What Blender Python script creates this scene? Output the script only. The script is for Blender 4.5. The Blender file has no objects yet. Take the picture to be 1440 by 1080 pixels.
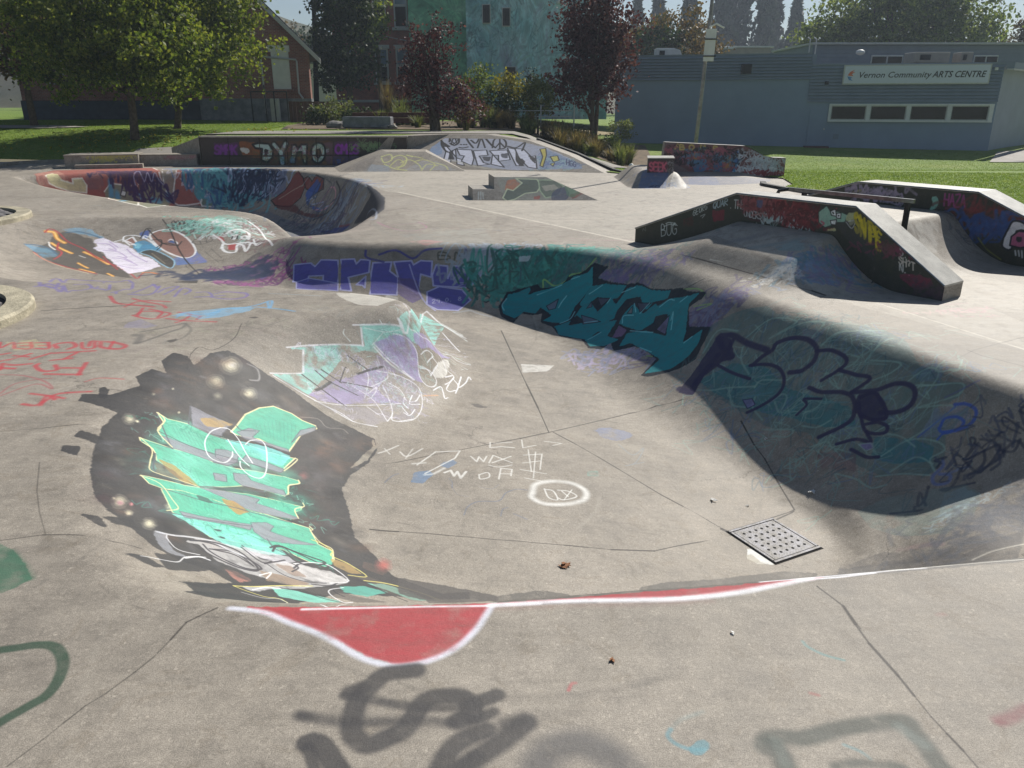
import bpy, bmesh, math, random
import numpy as np
from mathutils import Vector, Matrix
from mathutils.geometry import delaunay_2d_cdt

# ---------------------------------------------------------------- camera, world, sun, exposure
scene = bpy.context.scene
COL = scene.collection
cam_data = bpy.data.cameras.new('camera')
cam = bpy.data.objects.new('camera', cam_data)
COL.objects.link(cam)
cam.location = (0, 0, 2.1)
cam.rotation_euler = (math.radians(70), 0, 0)
cam_data.sensor_width = 36
cam_data.lens = 36 * 1088 / 1440
cam_data.clip_start = .05
cam_data.clip_end = 6000
scene.camera = cam
SUN_EL, SUN_AZ = math.radians(41), math.radians(36)       # azimuth clockwise from +Y
world = bpy.data.worlds.new('World')
scene.world = world
world.use_nodes = True
wn = world.node_tree
bg = wn.nodes['Background']
sky = wn.nodes.new('ShaderNodeTexSky')
sky.sky_type = 'NISHITA'
sky.sun_disc = False
sky.sun_elevation = SUN_EL
sky.sun_rotation = SUN_AZ
sky.air_density = 1.0
sky.dust_density = .3
sky.ozone_density = 1.5
wn.links.new(sky.outputs[0], bg.inputs[0])
bg.inputs[1].default_value = .053
sun_d = bpy.data.lights.new('sun', 'SUN')
sun_d.energy = 5.0
sun_d.angle = math.radians(.53)
sun_d.color = (1, .95, .87)
sun = bpy.data.objects.new('sun', sun_d)
COL.objects.link(sun)
sdir = Vector((math.sin(SUN_AZ) * math.cos(SUN_EL), math.cos(SUN_AZ) * math.cos(SUN_EL), math.sin(SUN_EL)))
sun.rotation_euler = sdir.to_track_quat('Z', 'Y').to_euler()
sun.location = (20, 30, 40)
vs = scene.view_settings
vs.view_transform = 'Standard'
vs.look = 'None'
vs.exposure = 0.2
vs.gamma = 1
vs.use_curve_mapping = False

random.seed(7)
R = random.Random(11)

HAZE = 0.0008
WEDGE = [(0.06, -0.035), (2.989, -0.046), (1.745, 0.743), (0.536, 0.743), (0.541, 0.355), (0.049, 0.355)]
GRATE = [(1.801, 5.542), (2.252, 5.794), (2.441, 5.402), (1.997, 5.107)]
LITTER = [('dry_leaf', (0.385, 4.798), 0.075, 'leafdry', 'crumpled orange brown dry leaf on the bowl floor', 'leaf', 6, 1), ('paper_scrap', (1.761, 6.079), 0.07, 'paper', 'white paper chip on the bowl floor above the drain cover', 'paper', 2, 2), ('twig', (2.671, 6.125), 0.06, 'paper', 'broken pale twig bits on the bowl floor right of the crack', 'twig', 5, 3), ('paper_scrap', (2.512, 7.007), 0.04, 'paper', 'tiny pale scrap at the foot of the dark wall', 'paper', 2, 4), ('paper_scrap', (2.073, 6.015), 0.03, 'paper', 'tiny pale scrap between the white chip and the drain cover', 'paper', 2, 5), ('twig', (0.398, 2.528), 0.03, 'leafdry', 'dark speck of bark on the near deck', 'twig', 2, 6), ('paper_scrap', (0.933, 2.699), 0.025, 'paper', 'tiny white chip on the near deck below the white line', 'paper', 1, 7)]
# spray paint, plus a pale wash painting glare onto the far deck, measured in units of 5 mm on each surface (first point absolute, then steps)
PAINT = {
'ground': '''
f c7bfae 18 0 0 90: -459,3172 153,220 249,-228 -15,-535 -216,1
f b9a8a0 18 0 0 90: -1344,4947 643,-1064 240,-1072 -197,-242
f 8f9c9a 18 0 0 90: -385,2630 283,157 57,-342 -225,-3
s 6f7672 22 73 60 90: -344,3165 109,87 122,-130
s 6f7672 22 73 60 90: -812,4055 369,-1358 116,59
s 6f7672 22 62 60 90: -48,2629 148,125 94,-94
s 6f7672 22 79 60 90: -259,3597 198,-205 185,49
s 6f7672 22 72 60 90: 287,3164 99,-122 130,122
s 6f7672 22 58 60 90: -361,2457 133,31 160,-24
s 6f7672 22 59 60 90: -672,2523 109,38 102,-46
s b07a92 70 29 22 30: -516,2990 77,-186 81,-96 53,81 -47,144
s b07a92 60 27 22 30: -477,2877 59,-5 100,40
f c98d8a 50 0 0 60: -331,2488 53,40 61,-40 -54,-34
s b98791 30 47 60 80: 187,2557 136,-42 96,27
s b98791 30 58 60 80: 588,4387 94,-154 146,75
s b98791 40 32 60 80: 907,1689 53,-20 54,13
g b98791+c7a0a0 50 120 20 5 5: 906,1657 149,-13 -62,-106 -117,0
s 6f7672 20 17 60 80: 346,2036 82,-155 66,-159 68,-143 76,-144
g 8d8f8c+7b7f86+a58a86 32 220 20 26 9: -546,3797 857,-1375 189,-508 -189,508 -360,284 -336,-76
g 8d8f8c+7b7f86+a58a86 28 250 25 26 10: -531,4971 1290,-242 43,-1565 -418,-535 -668,1325
g 7f8583+9a8a86 45 160 20 24 11: -2651,4233 781,-716 665,-347 -236,-114 -565,108
g 7f8583+9a8a86+a3a58c 26 200 14 16 12: -997,1595 317,127 431,-76 -210,-144 -194,-201 -198,86
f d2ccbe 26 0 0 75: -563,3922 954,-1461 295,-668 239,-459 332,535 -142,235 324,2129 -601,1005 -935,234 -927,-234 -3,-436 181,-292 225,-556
l cfc8b8 70 66 20 40: -568,3954 961,-1480
l cfc8b8 70 20 20 40: 393,2474 127,-464 167,-213
l cfc8b8 70 27 20 40: 687,1797 131,-128 109,-331
l 2b2724 85 12 22 15: 389,2448 32,-251
l 2b2724 85 11 22 15: 421,2197 48,-117
l 2b2724 85 23 22 15: 469,2080 49,-79
l 2b2724 85 16 22 15: 518,2001 50,-78
l 2b2724 85 16 22 15: 568,1923 48,-74
l 2b2724 85 13 22 15: 616,1849 44,-61
l 2b2724 85 10 22 15: 660,1788 32,-30
l 2b2724 95 32 22 15: 695,1757 21,-24
l 2b2724 50 19 22 15: -559,3890 166,-266
l 2b2724 50 18 22 15: -393,3624 146,-208
l 2b2724 50 13 22 15: -247,3416 191,-335
l 2b2724 90 19 22 15: -31,2148 35,-235
l 2b2724 90 11 22 15: 4,1913 30,-195
l 2b2724 90 21 22 15: 34,1718 23,-147
l 2b2724 90 12 22 15: 57,1571 18,-128
l 2b2724 80 10 22 15: -268,1198 66,43
l 2b2724 80 12 22 15: -202,1241 52,40
l 2b2724 80 8 22 15: -150,1281 57,40
l 2b2724 80 11 22 15: -93,1321 54,39
l 2b2724 80 18 22 15: -39,1360 56,39
l 2b2724 80 19 22 15: 17,1399 58,44
l 2b2724 90 13 22 15: 75,1443 61,49
l 2b2724 90 13 22 15: 136,1492 64,52
l 2b2724 90 17 22 15: 200,1544 63,52
l 2b2724 90 23 22 15: 263,1596 62,29
l 2b2724 90 17 22 15: 325,1625 58,-5
l 2b2724 40 7 22 15: 383,1620 48,-25
l 2b2724 40 8 22 15: 431,1595 44,-32
l 2b2724 40 11 22 15: 475,1563 42,-34
l 2b2724 40 8 22 15: 517,1529 38,-35
l 2b2724 92 15 22 15: 84,1446 42,-48
l 2b2724 92 9 22 15: 126,1398 38,-48
l 2b2724 92 14 22 15: 164,1350 36,-48
l 2b2724 92 11 22 15: 200,1302 32,-44
l 2b2724 92 14 22 15: 232,1258 31,-42
l 2b2724 92 18 22 15: 263,1216 31,-35
l 2b2724 92 8 22 15: 294,1181 34,-34
l 2b2724 92 13 22 15: 328,1147 33,-39
l 2b2724 92 16 22 15: 474,1478 7,-73
l 2b2724 92 10 22 15: 481,1405 8,-47
l 2b2724 92 14 22 15: 489,1358 4,-77
l 2b2724 92 14 22 15: 493,1281 0,-87
l 2b2724 95 14 22 15: 493,1194 -49,-29
l 2b2724 95 21 22 15: 443,1163 -80,-50
l 2b2724 95 30 22 15: 347,1121 16,-17
l 2b2724 92 9 20 15: 360,1104 -61,-37
l 2b2724 92 13 20 15: 299,1067 -44,-21
l 2b2724 92 11 20 15: 255,1046 -37,-20
l 2b2724 92 17 20 15: 218,1026 -67,-8
l 2b2724 92 8 20 15: 151,1018 -36,0
l 2b2724 92 13 20 15: 115,1018 -36,0
l 2b2724 92 8 20 15: 79,1018 -36,-1
l 2b2724 92 8 20 15: 43,1017 -34,0
l 2b2724 92 8 20 15: 9,1017 -34,-2
l 2b2724 92 8 20 15: -25,1015 -35,0
l 2b2724 92 8 20 15: -60,1015 -35,-1
l 2b2724 92 10 20 15: -95,1014 -33,0
l 2b2724 92 8 20 15: -128,1014 -42,-3
l 2b2724 92 17 20 15: -170,1011 -41,-5
s 3a3430 50 7 22 30: -286,1228 -11,-63 25,-136 -4,-53
l 2b2724 90 9 22 15: 421,1014 -139,-407
l 2b2724 90 9 22 15: 282,607 12,-29
l 2b2724 90 6 22 15: 294,578 2,-32
l 2b2724 92 15 22 15: 294,578 0,-26
l 2b2724 92 9 22 15: 294,552 1,-25
l 2b2724 92 14 22 15: 295,527 6,-38
l 2b2724 92 11 22 15: 301,489 2,-22
l 2b2724 92 5 22 15: 303,467 2,-21
l 2b2724 92 6 22 15: 305,446 3,-16
l 2b2724 92 10 22 15: 308,430 3,-15
l 2b2724 92 6 22 15: 311,415 2,-15
l 2b2724 80 6 22 15: 400,1027 21,-13
l 2b2724 92 17 22 15: -1010,1613 58,20
l 2b2724 92 17 22 15: -952,1633 64,17
l 2b2724 92 21 22 15: -888,1650 47,8
l 2b2724 92 13 22 15: -841,1658 49,5
l 2b2724 40 7 22 15: -792,1663 62,14
l 2b2724 40 15 22 15: -730,1677 62,12
l 2b2724 40 7 22 15: -668,1689 60,14
l 2b2724 40 15 22 15: -608,1703 60,15
l 2b2724 40 15 22 15: -548,1718 59,18
l 2b2724 75 5 22 15: -695,965 51,12
l 2b2724 75 11 22 15: -644,977 41,14
l 2b2724 75 6 22 15: -603,991 37,4
l 2b2724 75 6 22 15: -566,995 44,6
l 2b2724 75 8 22 15: -522,1001 31,16
s 3a3430 70 6 22 30: -522,992 16,5
l 2b2724 85 7 20 15: -522,687 37,11
l 2b2724 85 9 20 15: -485,698 36,1
l 2b2724 85 7 20 15: -449,699 37,-3
l 2b2724 85 9 20 15: -412,696 24,7
l 2b2724 60 5 22 15: -482,698 -34,48
l 2b2724 60 6 22 15: -516,746 -31,49
l 2b2724 60 7 22 15: -547,795 -40,75
l 2b2724 85 9 20 15: -261,576 -19,-21
l 2b2724 85 9 20 15: -280,555 -4,-23
l 2b2724 85 4 20 15: -284,532 -5,-22
l 2b2724 85 6 20 15: -289,510 -7,-17
l 2b2724 85 5 20 15: -296,493 -11,-23
l 2b2724 85 4 20 15: -307,470 -9,-13
l 2b2724 85 6 20 15: -316,457 -7,-17
l 2b2724 85 3 20 15: -323,440 -6,-15
l 2b2724 85 4 20 15: -329,425 -11,-24
s 3a3430 75 10 22 30: -547,1513 10,-75 -16,-70 -25,-2 -1,-38
s 3a3430 60 8 22 30: -579,1328 17,-64
l 2b2724 50 26 22 15: -1952,3122 116,22
l 2b2724 50 26 22 15: -1836,3144 117,20
l 2b2724 50 12 22 15: -1719,3164 86,18
l 2b2724 50 26 22 15: -1633,3182 93,-7
l 2b2724 50 26 22 15: -1540,3175 88,12
l 2b2724 50 16 22 15: -1452,3187 88,21
l 2b2724 50 19 22 15: -1364,3208 95,5
l 2b2724 50 27 22 15: -1269,3213 87,22
l 2b2724 50 34 22 15: -1182,3235 -571,2005
l 2b2724 70 13 22 15: -1375,3064 95,-146
l 2b2724 70 13 22 15: -1280,2918 97,-155
l 2b2724 70 12 22 15: -1183,2763 74,-151
l 2b2724 70 12 22 15: -1109,2612 131,-171
l 2b2724 70 18 22 15: -132,2629 89,70
l 2b2724 70 14 22 15: -43,2699 94,88
l 2b2724 70 23 22 15: 51,2787 92,69
l 2b2724 70 19 22 15: 419,3890 167,199
l 2b2724 70 6 22 15: 774,1281 61,53
l 2b2724 70 7 22 15: 835,1334 68,40
l 2b2724 70 7 22 15: 903,1374 72,41
l 2b2724 60 13 22 15: 867,1242 -38,59
l 2b2724 60 14 22 15: 829,1301 -7,33
l 2b2724 80 13 22 15: 432,1960 31,-18
l 2b2724 80 15 22 15: 463,1942 25,-4
s 3a3430 50 8 22 30: 651,1249 22,-11 24,-7 34,-14
l 4a4541 35 11 22 30: -30,2126 -93,24 -125,-521
s 6c6863 35 53 50 30: -85,1556 31,-8
s 76726c 30 41 60 30: 42,1696 42,13
s 59554f 50 16 50 30: -174,1037 17,-3
f dcdad4 70 0 0 50: 23,1863 86,16 -20,-51 -63,-30
s 8c8782 28 12 22 30: 124,1564 91,112 28,-59 -44,-82 -62,-8
s 8c8782 28 12 22 30: 148,1570 42,33 32,-4
f 7b86a6 60 0 0 60: 179,1492 12,5 17,1 16,-2 13,-5 10,-8 4,-10 -7,-13 -14,-15 -14,-9 -12,-1 -13,5 -9,8 -5,14 -2,17
s 7b86a6 40 36 50 30: 174,1476 33,23
s 8a97a0 50 14 22 30: 214,1418 22,-45 28,40 -26,-71 -23,-21 38,24
f 6f9d92 60 0 0 60: 139,1283 21,5 -2,-24 -21,-2
s 5f6c86 55 12 40 30: -213,1160 9,27 9,11
s 5f6c86 50 10 40 30: -109,1200 7,-15 1,-19
s 5f6c86 60 12 40 30: -76,1079 5,29 17,20 32,8 11,29 18,18 19,1
s 5f6c86 50 12 40 30: -18,1087 3,22 8,8
s 5f6c86 45 16 50 30: 3,1098 21,-13
s 5f6c86 40 7 22 30: -104,1177 13,-32 19,-4
s 5f6c86 40 8 22 30: -56,1179 22,-3 11,18
f 5f7ea0 75 0 0 40: -170,1208 25,14 9,-15 -15,-36 -20,0
f 5f7ea0 65 0 0 40: -125,1256 18,18 9,-11 -14,-26 -16,6
f 5a554f 75 0 0 30: -89,1547 18,2 19,2 -2,-10 -21,-3
s dedcd6 70 16 50 30: -240,1262 11,14 19,31
s dedcd6 70 13 50 30: -232,1284 12,-17
s dedcd6 70 16 50 30: -204,1282 15,-14 23,39
s dedcd6 60 13 50 30: -183,1302 -8,-43
l dedcd6 80 16 22 30: -168,1238 27,61 44,15 -7,-33 -47,-73
s dedcd6 70 21 60 30: -176,1241 21,9
s dedcd6 70 23 60 30: -151,1203 15,8 16,25
l dedcd6 80 23 22 30: -118,1219 10,11 7,-20 5,18 7,-24 8,27
l dedcd6 75 16 22 30: -76,1295 12,-20 3,22 9,-19 5,24
l dedcd6 75 16 22 30: -42,1275 7,34 35,-24
l dedcd6 75 16 22 30: -36,1277 34,35
l dedcd6 70 17 22 30: -42,1366 0,-25 21,10 25,1
l dedcd6 60 14 22 30: -36,1363 36,14
s dedcd6 75 15 22 30: -58,1224 15,12 3,-17 -15,-11 -3,16
l dedcd6 75 16 22 30: -23,1215 3,43 20,0 -2,-26
l dedcd6 70 13 22 30: -20,1236 18,4
s dedcd6 70 13 22 30: -42,1266 18,-4 24,14
l dedcd6 70 14 22 30: 19,1392 2,-36 25,17
l dedcd6 70 14 22 30: 22,1323 35,13
l dedcd6 70 14 22 30: 20,1289 34,17
l dedcd6 70 14 22 30: 31,1349 4,-92
l dedcd6 70 13 22 30: 45,1343 -7,-111
l dedcd6 70 14 22 30: 57,1336 -6,-67
l dedcd6 70 13 22 30: 15,1261 47,-7
l dedcd6 70 13 22 30: 23,1229 30,-6
l dedcd6 70 14 22 30: 64,1397 34,-2 -18,-14
s e6e5e0 82 50 50 30: 35,1174 6,34 28,18 38,0 21,-24 -6,-33 -31,-21 -37,-6 -20,17 1,19
s e6e5e0 75 15 22 30: 56,1195 6,-30 15,-5 -6,30 -15,3
s e6e5e0 70 15 22 30: 79,1195 18,0 14,-16 -23,-17 -11,6
l e6e5e0 70 13 22 30: 86,1193 10,-18
l e6e5e0 70 12 22 30: 104,1201 -16,-39
f 9adfd4 72 0 0 85: -445,1469 71,50 66,33 -11,26 -6,10 35,14 48,22 -6,11 22,44 -49,560 84,-110 -11,-108 -4,-388 -57,-52 -21,-30 -23,-8 -37,-31 -15,-48 -17,-45 -10,-46 -19,2 -46,3 42,44 -7,59 -29,-14
f 8fd0c4 60 0 0 60: -318,1586 70,33 12,-4 -39,-36 -33,-30
f a79ac6 85 0 0 50: -292,1567 45,42 23,13 16,-3 5,-33 11,-21 -20,-14 -30,0 -30,2
f a79ac6 80 0 0 60: -219,1635 27,50 42,127 -13,-93 -37,-86 -12,-5
f a79ac6 75 0 0 65: -321,1473 24,38 39,21 -4,-18 -12,-41 19,-13 34,8 -37,-27 -66,-51 -42,-19 -20,2 13,31 18,35
f 8b7fa6 60 0 0 80: -284,1549 24,-2 36,3 -34,-18 -39,-24
f 8f8aa0 35 0 0 90: -262,1514 50,37 21,-24 -1,-57 -6,-48 -32,-21 -11,41 -28,35
f a5a0b2 35 0 0 90: -372,1360 49,24 51,30 33,8 -1,-33 -28,-36 -33,0
s e8e8ea 80 21 35 45: -447,1468 33,27 45,27 57,28
s e8e8ea 80 23 35 45: -418,1480 11,-54
s e8e8ea 80 19 35 45: -455,1376 46,46
s e8e8ea 80 14 35 45: -450,1374 49,-5 55,-7 46,-14 43,9
s e8e8ea 80 22 35 45: -336,1582 46,20 48,23
s e8e8ea 80 29 35 45: -248,1634 20,38 -37,563 65,-94 73,-106
s e8e8ea 80 25 35 45: -247,1634 6,-11 5,-3
s e8e8ea 80 21 35 45: -320,1582 8,-33
s e8e8ea 80 21 35 45: -292,1565 25,-8 25,-3 30,0
s e8e8ea 80 16 35 45: -256,1603 26,13 20,1 6,-22 5,-22 16,-6 14,16 2,24 -13,6 -21,-17
s e8e8ea 80 15 35 45: -222,1639 30,40 33,150 23,-16 33,-2
s e8e8ea 80 17 35 45: -194,2068 36,-99 23,-59
s e8e8ea 80 13 35 45: -345,1515 30,-5 18,-10 5,-23 0,-44
s e8e8ea 80 13 35 45: -280,1516 39,19 36,10 14,-18 5,-52 -12,-53 -34,-26 -5,27
s e8e8ea 80 13 35 45: -295,1458 14,19 22,36 -2,14
s e8e8ea 80 13 35 45: -265,1489 11,-18 14,-34 3,-24 -5,-26
s e8e8ea 80 12 35 45: -373,1364 50,24 50,35 47,41
s e8e8ea 80 13 35 45: -255,1504 24,-1 14,-21
s e8e8ea 80 13 35 45: -288,1449 13,28 -4,-30 -9,-16
s e8e8ea 80 12 35 45: -351,1363 24,-2 27,-13
s e8e8ea 80 10 35 45: -285,1410 27,-12
s e8e8ea 80 10 35 45: -317,1449 42,-13 33,-49
s e8e8ea 80 21 35 45: -291,1559 37,-11 45,6
s e2eae6 70 16 35 50: -191,2129 70,-120
s e2eae6 70 16 35 50: -221,2181 85,-121
s e2eae6 70 14 35 50: -149,1796 41,-23
s e2eae6 70 14 35 50: -141,1836 38,-19
s e2eae6 70 13 35 50: -156,1714 38,48
s e2eae6 70 12 35 50: -312,1585 41,12 35,27
s e2eae6 70 12 35 50: -276,1593 -18,-31
s e2eae6 70 12 35 50: -352,1565 0,-10 15,-10
s e2eae6 70 12 35 50: -285,1613 7,-7
f e3e1da 80 0 0 50: -175,1630 5,22 7,38 5,48 4,19 4,-9 3,-20 0,-28 -1,-30 -3,-23 -6,-16 -8,-13 -6,-7 -3,1 -2,7
s e8e8ea 85 17 22 30: -200,1622 11,29 11,11 -9,-37
s e8e8ea 85 17 22 30: -200,1593 14,15 9,-2
s e8e8ea 85 17 22 30: -180,1655 12,1 -11,-54
s e8e8ea 85 18 22 30: -169,1711 10,-8 9,-26
s 2b2a30 90 14 20 15: -408,1419 34,-11 54,-22
s 2b2a30 90 14 20 15: -389,1446 29,-11 55,-4
s 2b2a30 90 14 20 15: -379,1455 40,-10
s 2b2a30 90 14 20 15: -342,1445 3,35 2,7
s 2b2a30 90 14 20 15: -337,1448 54,21
s 2b2a30 90 15 20 15: -339,1514 24,-4 17,-3
s 2b2a30 90 26 20 15: -314,1485 18,21 26,27
s 2b2a30 90 35 20 15: -377,1396 10,19 9,19
s e8e8ea 85 14 22 30: -222,1488 1,-20 10,-8
s e8e8ea 85 15 22 30: -208,1485 9,13 5,26
s e8e8ea 85 15 22 30: -208,1508 -2,-31 19,15
s e8e8ea 85 14 22 30: -217,1438 12,-2 7,29
s e8e8ea 85 14 22 30: -221,1453 12,-14
s e8e8ea 85 14 22 30: -221,1401 23,24
s e8e8ea 88 17 22 30: -170,1567 13,31 6,-13 6,-24 6,9
s e8e8ea 88 17 22 30: -149,1619 8,20 -4,-33 8,-4 11,18
s e8e8ea 88 18 22 30: -147,1685 13,-2 -7,-44
s e8e8ea 88 17 22 30: -125,1604 3,46 -11,18
s e8e8ea 88 18 22 30: -119,1708 -2,-67 14,39 5,43 6,-17
s e8e8ea 88 18 22 30: -151,1647 14,37
s d8a070 70 19 40 30: -187,1528 27,31
f 5f5b57 80 0 0 30: -90,1555 16,6 13,-13 -3,-10 -16,6
g e6e0ee+c4bcd8+bfe0da+d8d4e2 55 100 6 60 311: -416,1481 97,62 7,42 74,66 36,459 70,-243 -68,-312 10,-96 -94,-106 -89,11
g 8f86a8+7fa8a4+6f6a7a 45 100 6 40 312: -397,1482 84,58 77,87 77,202 -52,-286 -8,-94 -102,-74
f 363638 94 0 0 12: -553,1352 19,30 21,0 34,-10 70,-11 64,-25 56,-13 35,-13 11,-40 -7,-51 -19,-55 -4,-56 20,-51 11,-34 14,-49 35,-36 31,-45 34,-14 33,-15 38,13 1,-19 -96,-27 -59,-31 -26,-68 9,-137 -67,19 -29,38 17,72 -28,8 -24,-13 -28,4 -25,16 -22,13 -18,12 -29,28 -34,59 -27,60 -28,79 -7,58 -38,17 -35,16 -10,28 45,0 22,50 -22,33 7,45 28,-10 -30,51 2,45 28,-6 21,-28
f 363638 93 0 0 15: -588,951 -1,21 37,-14 7,-19 -6,-4
f 363638 93 0 0 15: -580,903 -7,20 24,-3 13,-30
f 363638 93 0 0 15: -473,745 21,1 21,-22 -8,-1
f 363638 93 0 0 15: -451,746 25,17 17,-18 -23,-7
f 363638 93 0 0 15: -394,677 15,11 23,-7 -2,-15
f 363638 93 0 0 15: -379,708 33,53 23,6 -13,-46 -15,-45
f 363638 93 0 0 15: -328,647 5,29 16,48 5,-15 -10,-58
f 363638 93 0 0 15: -305,611 13,73 40,24 -15,-110
f 363638 93 0 0 15: -645,1132 4,11 15,-16 13,-37 -13,5
f 56534f 35 0 0 80: -529,1334 28,43 30,-35 -24,-55 -26,4
f 5a5048 30 0 0 80: -525,1259 33,19 33,-14 -29,-58 -33,-11
f 70605a 35 0 0 80: -567,1151 17,26 16,-30 -13,-23
f 6a5658 45 0 0 70: -437,843 45,41 31,-46 -23,-43 -34,6
f 574f4c 40 0 0 80: -527,909 31,6 2,-37 -25,2
f 555356 40 0 0 70: -342,1187 45,15 25,-73 -57,1
f 6e5a50 55 0 0 60: -205,915 41,-7 -9,-20 -28,7
f ece4c4 22 0 0 10: -497,1355 2,-17 -2,-18 -6,-13 -9,-6 -9,5 -7,13 -3,19 2,18 7,13 9,4 10,-5
f ece4c4 35 0 0 10: -501,1350 1,-13 -1,-12 -5,-10 -6,-4 -7,4 -5,9 -2,13 2,13 4,10 7,3 7,-4
f ece4c4 55 0 0 10: -505,1345 1,-8 -1,-8 -3,-6 -4,-3 -5,2 -3,7 -1,8 1,9 3,6 4,2 5,-3
f ece4c4 85 0 0 10: -509,1341 1,-4 -1,-4 -1,-4 -3,-1 -2,1 -2,4 0,4 0,4 2,4 2,1 3,-1
f ece4c4 22 0 0 10: -504,1280 2,-14 -1,-15 -4,-11 -7,-4 -7,3 -5,11 -3,15 1,14 4,11 7,4 7,-3
f ece4c4 35 0 0 10: -507,1276 1,-10 0,-11 -4,-8 -4,-3 -5,2 -4,8 -2,11 0,10 4,8 5,3 5,-3
f ece4c4 55 0 0 10: -510,1272 1,-7 -1,-6 -2,-6 -3,-2 -3,2 -3,5 -1,7 1,7 2,5 3,2 3,-2
f ece4c4 85 0 0 10: -513,1269 1,-4 0,-4 -1,-2 -2,-1 -2,1 -1,2 -1,4 0,3 2,3 1,1 2,-1
f ece4c4 22 0 0 10: -492,1230 2,-8 -1,-8 -2,-6 -4,-3 -3,1 -3,6 -2,8 0,8 3,7 3,3 4,-2
f ece4c4 35 0 0 10: -493,1228 1,-6 -1,-6 -1,-5 -3,-2 -3,2 -2,4 -1,5 0,6 2,5 3,2 2,-1
f ece4c4 55 0 0 10: -495,1225 1,-3 0,-4 -2,-3 -1,-2 -2,1 -1,3 -1,4 0,4 1,3 2,1 2,-1
f ece4c4 85 0 0 10: -496,1223 0,-2 0,-2 -1,-1 0,-1 -1,0 -1,2 0,2 0,2 0,2 1,0 1,0
f ece4c4 22 0 0 10: -455,1297 2,-12 -2,-14 -5,-10 -6,-4 -6,2 -4,8 -2,13 2,13 4,10 7,5 6,-2
f ece4c4 35 0 0 10: -458,1293 1,-9 -1,-9 -3,-8 -5,-3 -4,2 -3,6 -1,9 1,9 3,8 4,3 5,-2
f ece4c4 55 0 0 10: -461,1289 1,-6 -1,-6 -2,-4 -3,-3 -3,1 -2,4 0,6 0,6 2,5 3,2 3,-1
f ece4c4 85 0 0 10: -463,1286 0,-3 0,-3 -1,-3 -2,-1 -1,1 -1,2 -1,3 1,3 1,3 1,1 2,-1
f ece4c4 22 0 0 10: -548,1044 3,-10 1,-10 -3,-6 -4,-1 -6,5 -6,8 -3,11 -1,9 3,6 5,1 6,-4
f ece4c4 35 0 0 10: -550,1042 2,-7 1,-7 -2,-5 -3,0 -5,3 -3,6 -3,8 0,7 2,4 3,0 4,-3
f ece4c4 55 0 0 10: -552,1040 2,-5 0,-4 -1,-3 -2,0 -3,2 -3,4 -1,5 0,4 1,3 2,0 3,-2
f ece4c4 85 0 0 10: -553,1039 0,-3 1,-2 -1,-2 -1,0 -2,1 -1,2 -1,3 0,2 1,2 1,0 1,-1
f ece4c4 22 0 0 10: -542,1041 2,-4 0,-4 -1,-2 -2,-1 -2,2 -2,3 -1,4 0,3 1,3 1,0 3,-1
f ece4c4 35 0 0 10: -542,1040 1,-3 0,-3 -1,-1 -1,-1 -2,1 -1,3 -1,2 0,3 1,2 1,0 1,-1
f ece4c4 55 0 0 10: -543,1039 1,-2 0,-1 -1,-2 0,0 -1,1 -1,1 -1,2 0,2 0,1 1,0 1,0
f ece4c4 85 0 0 10: -543,1038 0,0 0,-1 0,-1 -1,0 0,0 -1,1 0,1 0,1 0,0 1,1 0,-1
f ece4c4 22 0 0 10: -447,802 3,-11 1,-9 -2,-6 -5,-2 -5,4 -6,9 -3,10 -1,9 2,6 5,2 5,-4
f ece4c4 35 0 0 10: -449,799 2,-7 1,-7 -2,-4 -3,-1 -4,3 -4,6 -2,7 -1,6 2,5 3,1 4,-3
f ece4c4 55 0 0 10: -451,797 2,-5 0,-4 -1,-3 -2,0 -3,1 -2,4 -2,5 0,4 1,3 2,1 3,-2
f ece4c4 85 0 0 10: -452,796 1,-3 0,-2 -1,-2 -1,0 -1,1 -2,2 0,2 -1,3 1,1 1,1 1,-1
f ece4c4 22 0 0 10: -432,778 2,-5 1,-5 -1,-3 -2,-1 -3,2 -2,4 -2,5 -1,4 1,4 2,1 3,-2
f ece4c4 35 0 0 10: -432,777 1,-4 0,-3 0,-3 -2,0 -2,1 -2,3 -1,3 0,4 1,2 1,1 2,-1
f ece4c4 55 0 0 10: -433,776 1,-3 0,-2 -1,-1 0,-1 -2,1 -1,2 -1,2 0,2 1,2 1,0 1,0
f ece4c4 85 0 0 10: -434,775 1,-1 0,-2 0,0 -1,-1 -1,1 0,1 -1,1 0,1 1,1 0,0 1,0
f ece4c4 22 0 0 10: -413,836 1,-6 1,-5 -1,-4 -2,-2 -3,2 -2,3 -2,6 0,5 1,4 2,2 3,-2
f ece4c4 35 0 0 10: -414,834 1,-4 0,-4 0,-3 -2,-1 -2,1 -1,3 -1,4 -1,4 1,2 2,2 1,-1
f ece4c4 55 0 0 10: -415,833 1,-3 0,-2 0,-2 -1,-1 -1,0 -1,2 -1,3 0,2 0,2 1,1 1,-1
f ece4c4 85 0 0 10: -415,831 0,-1 0,-1 0,-1 -1,-1 0,1 -1,0 0,2 0,1 0,1 0,1 1,-1
f ece4c4 22 0 0 10: -407,780 3,-8 1,-10 -2,-6 -3,-3 -4,2 -4,7 -3,9 -1,9 2,6 3,3 4,-2
f ece4c4 35 0 0 10: -408,778 2,-7 0,-6 -1,-5 -2,-2 -3,2 -3,4 -2,7 -1,6 2,5 2,2 3,-2
f ece4c4 55 0 0 10: -409,775 1,-4 0,-4 0,-3 -2,-1 -2,1 -2,3 -1,4 0,4 0,3 2,1 2,-1
f ece4c4 85 0 0 10: -410,773 0,-2 0,-2 0,-2 -1,0 -1,0 -1,2 0,2 -1,2 1,2 1,0 1,0
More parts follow.
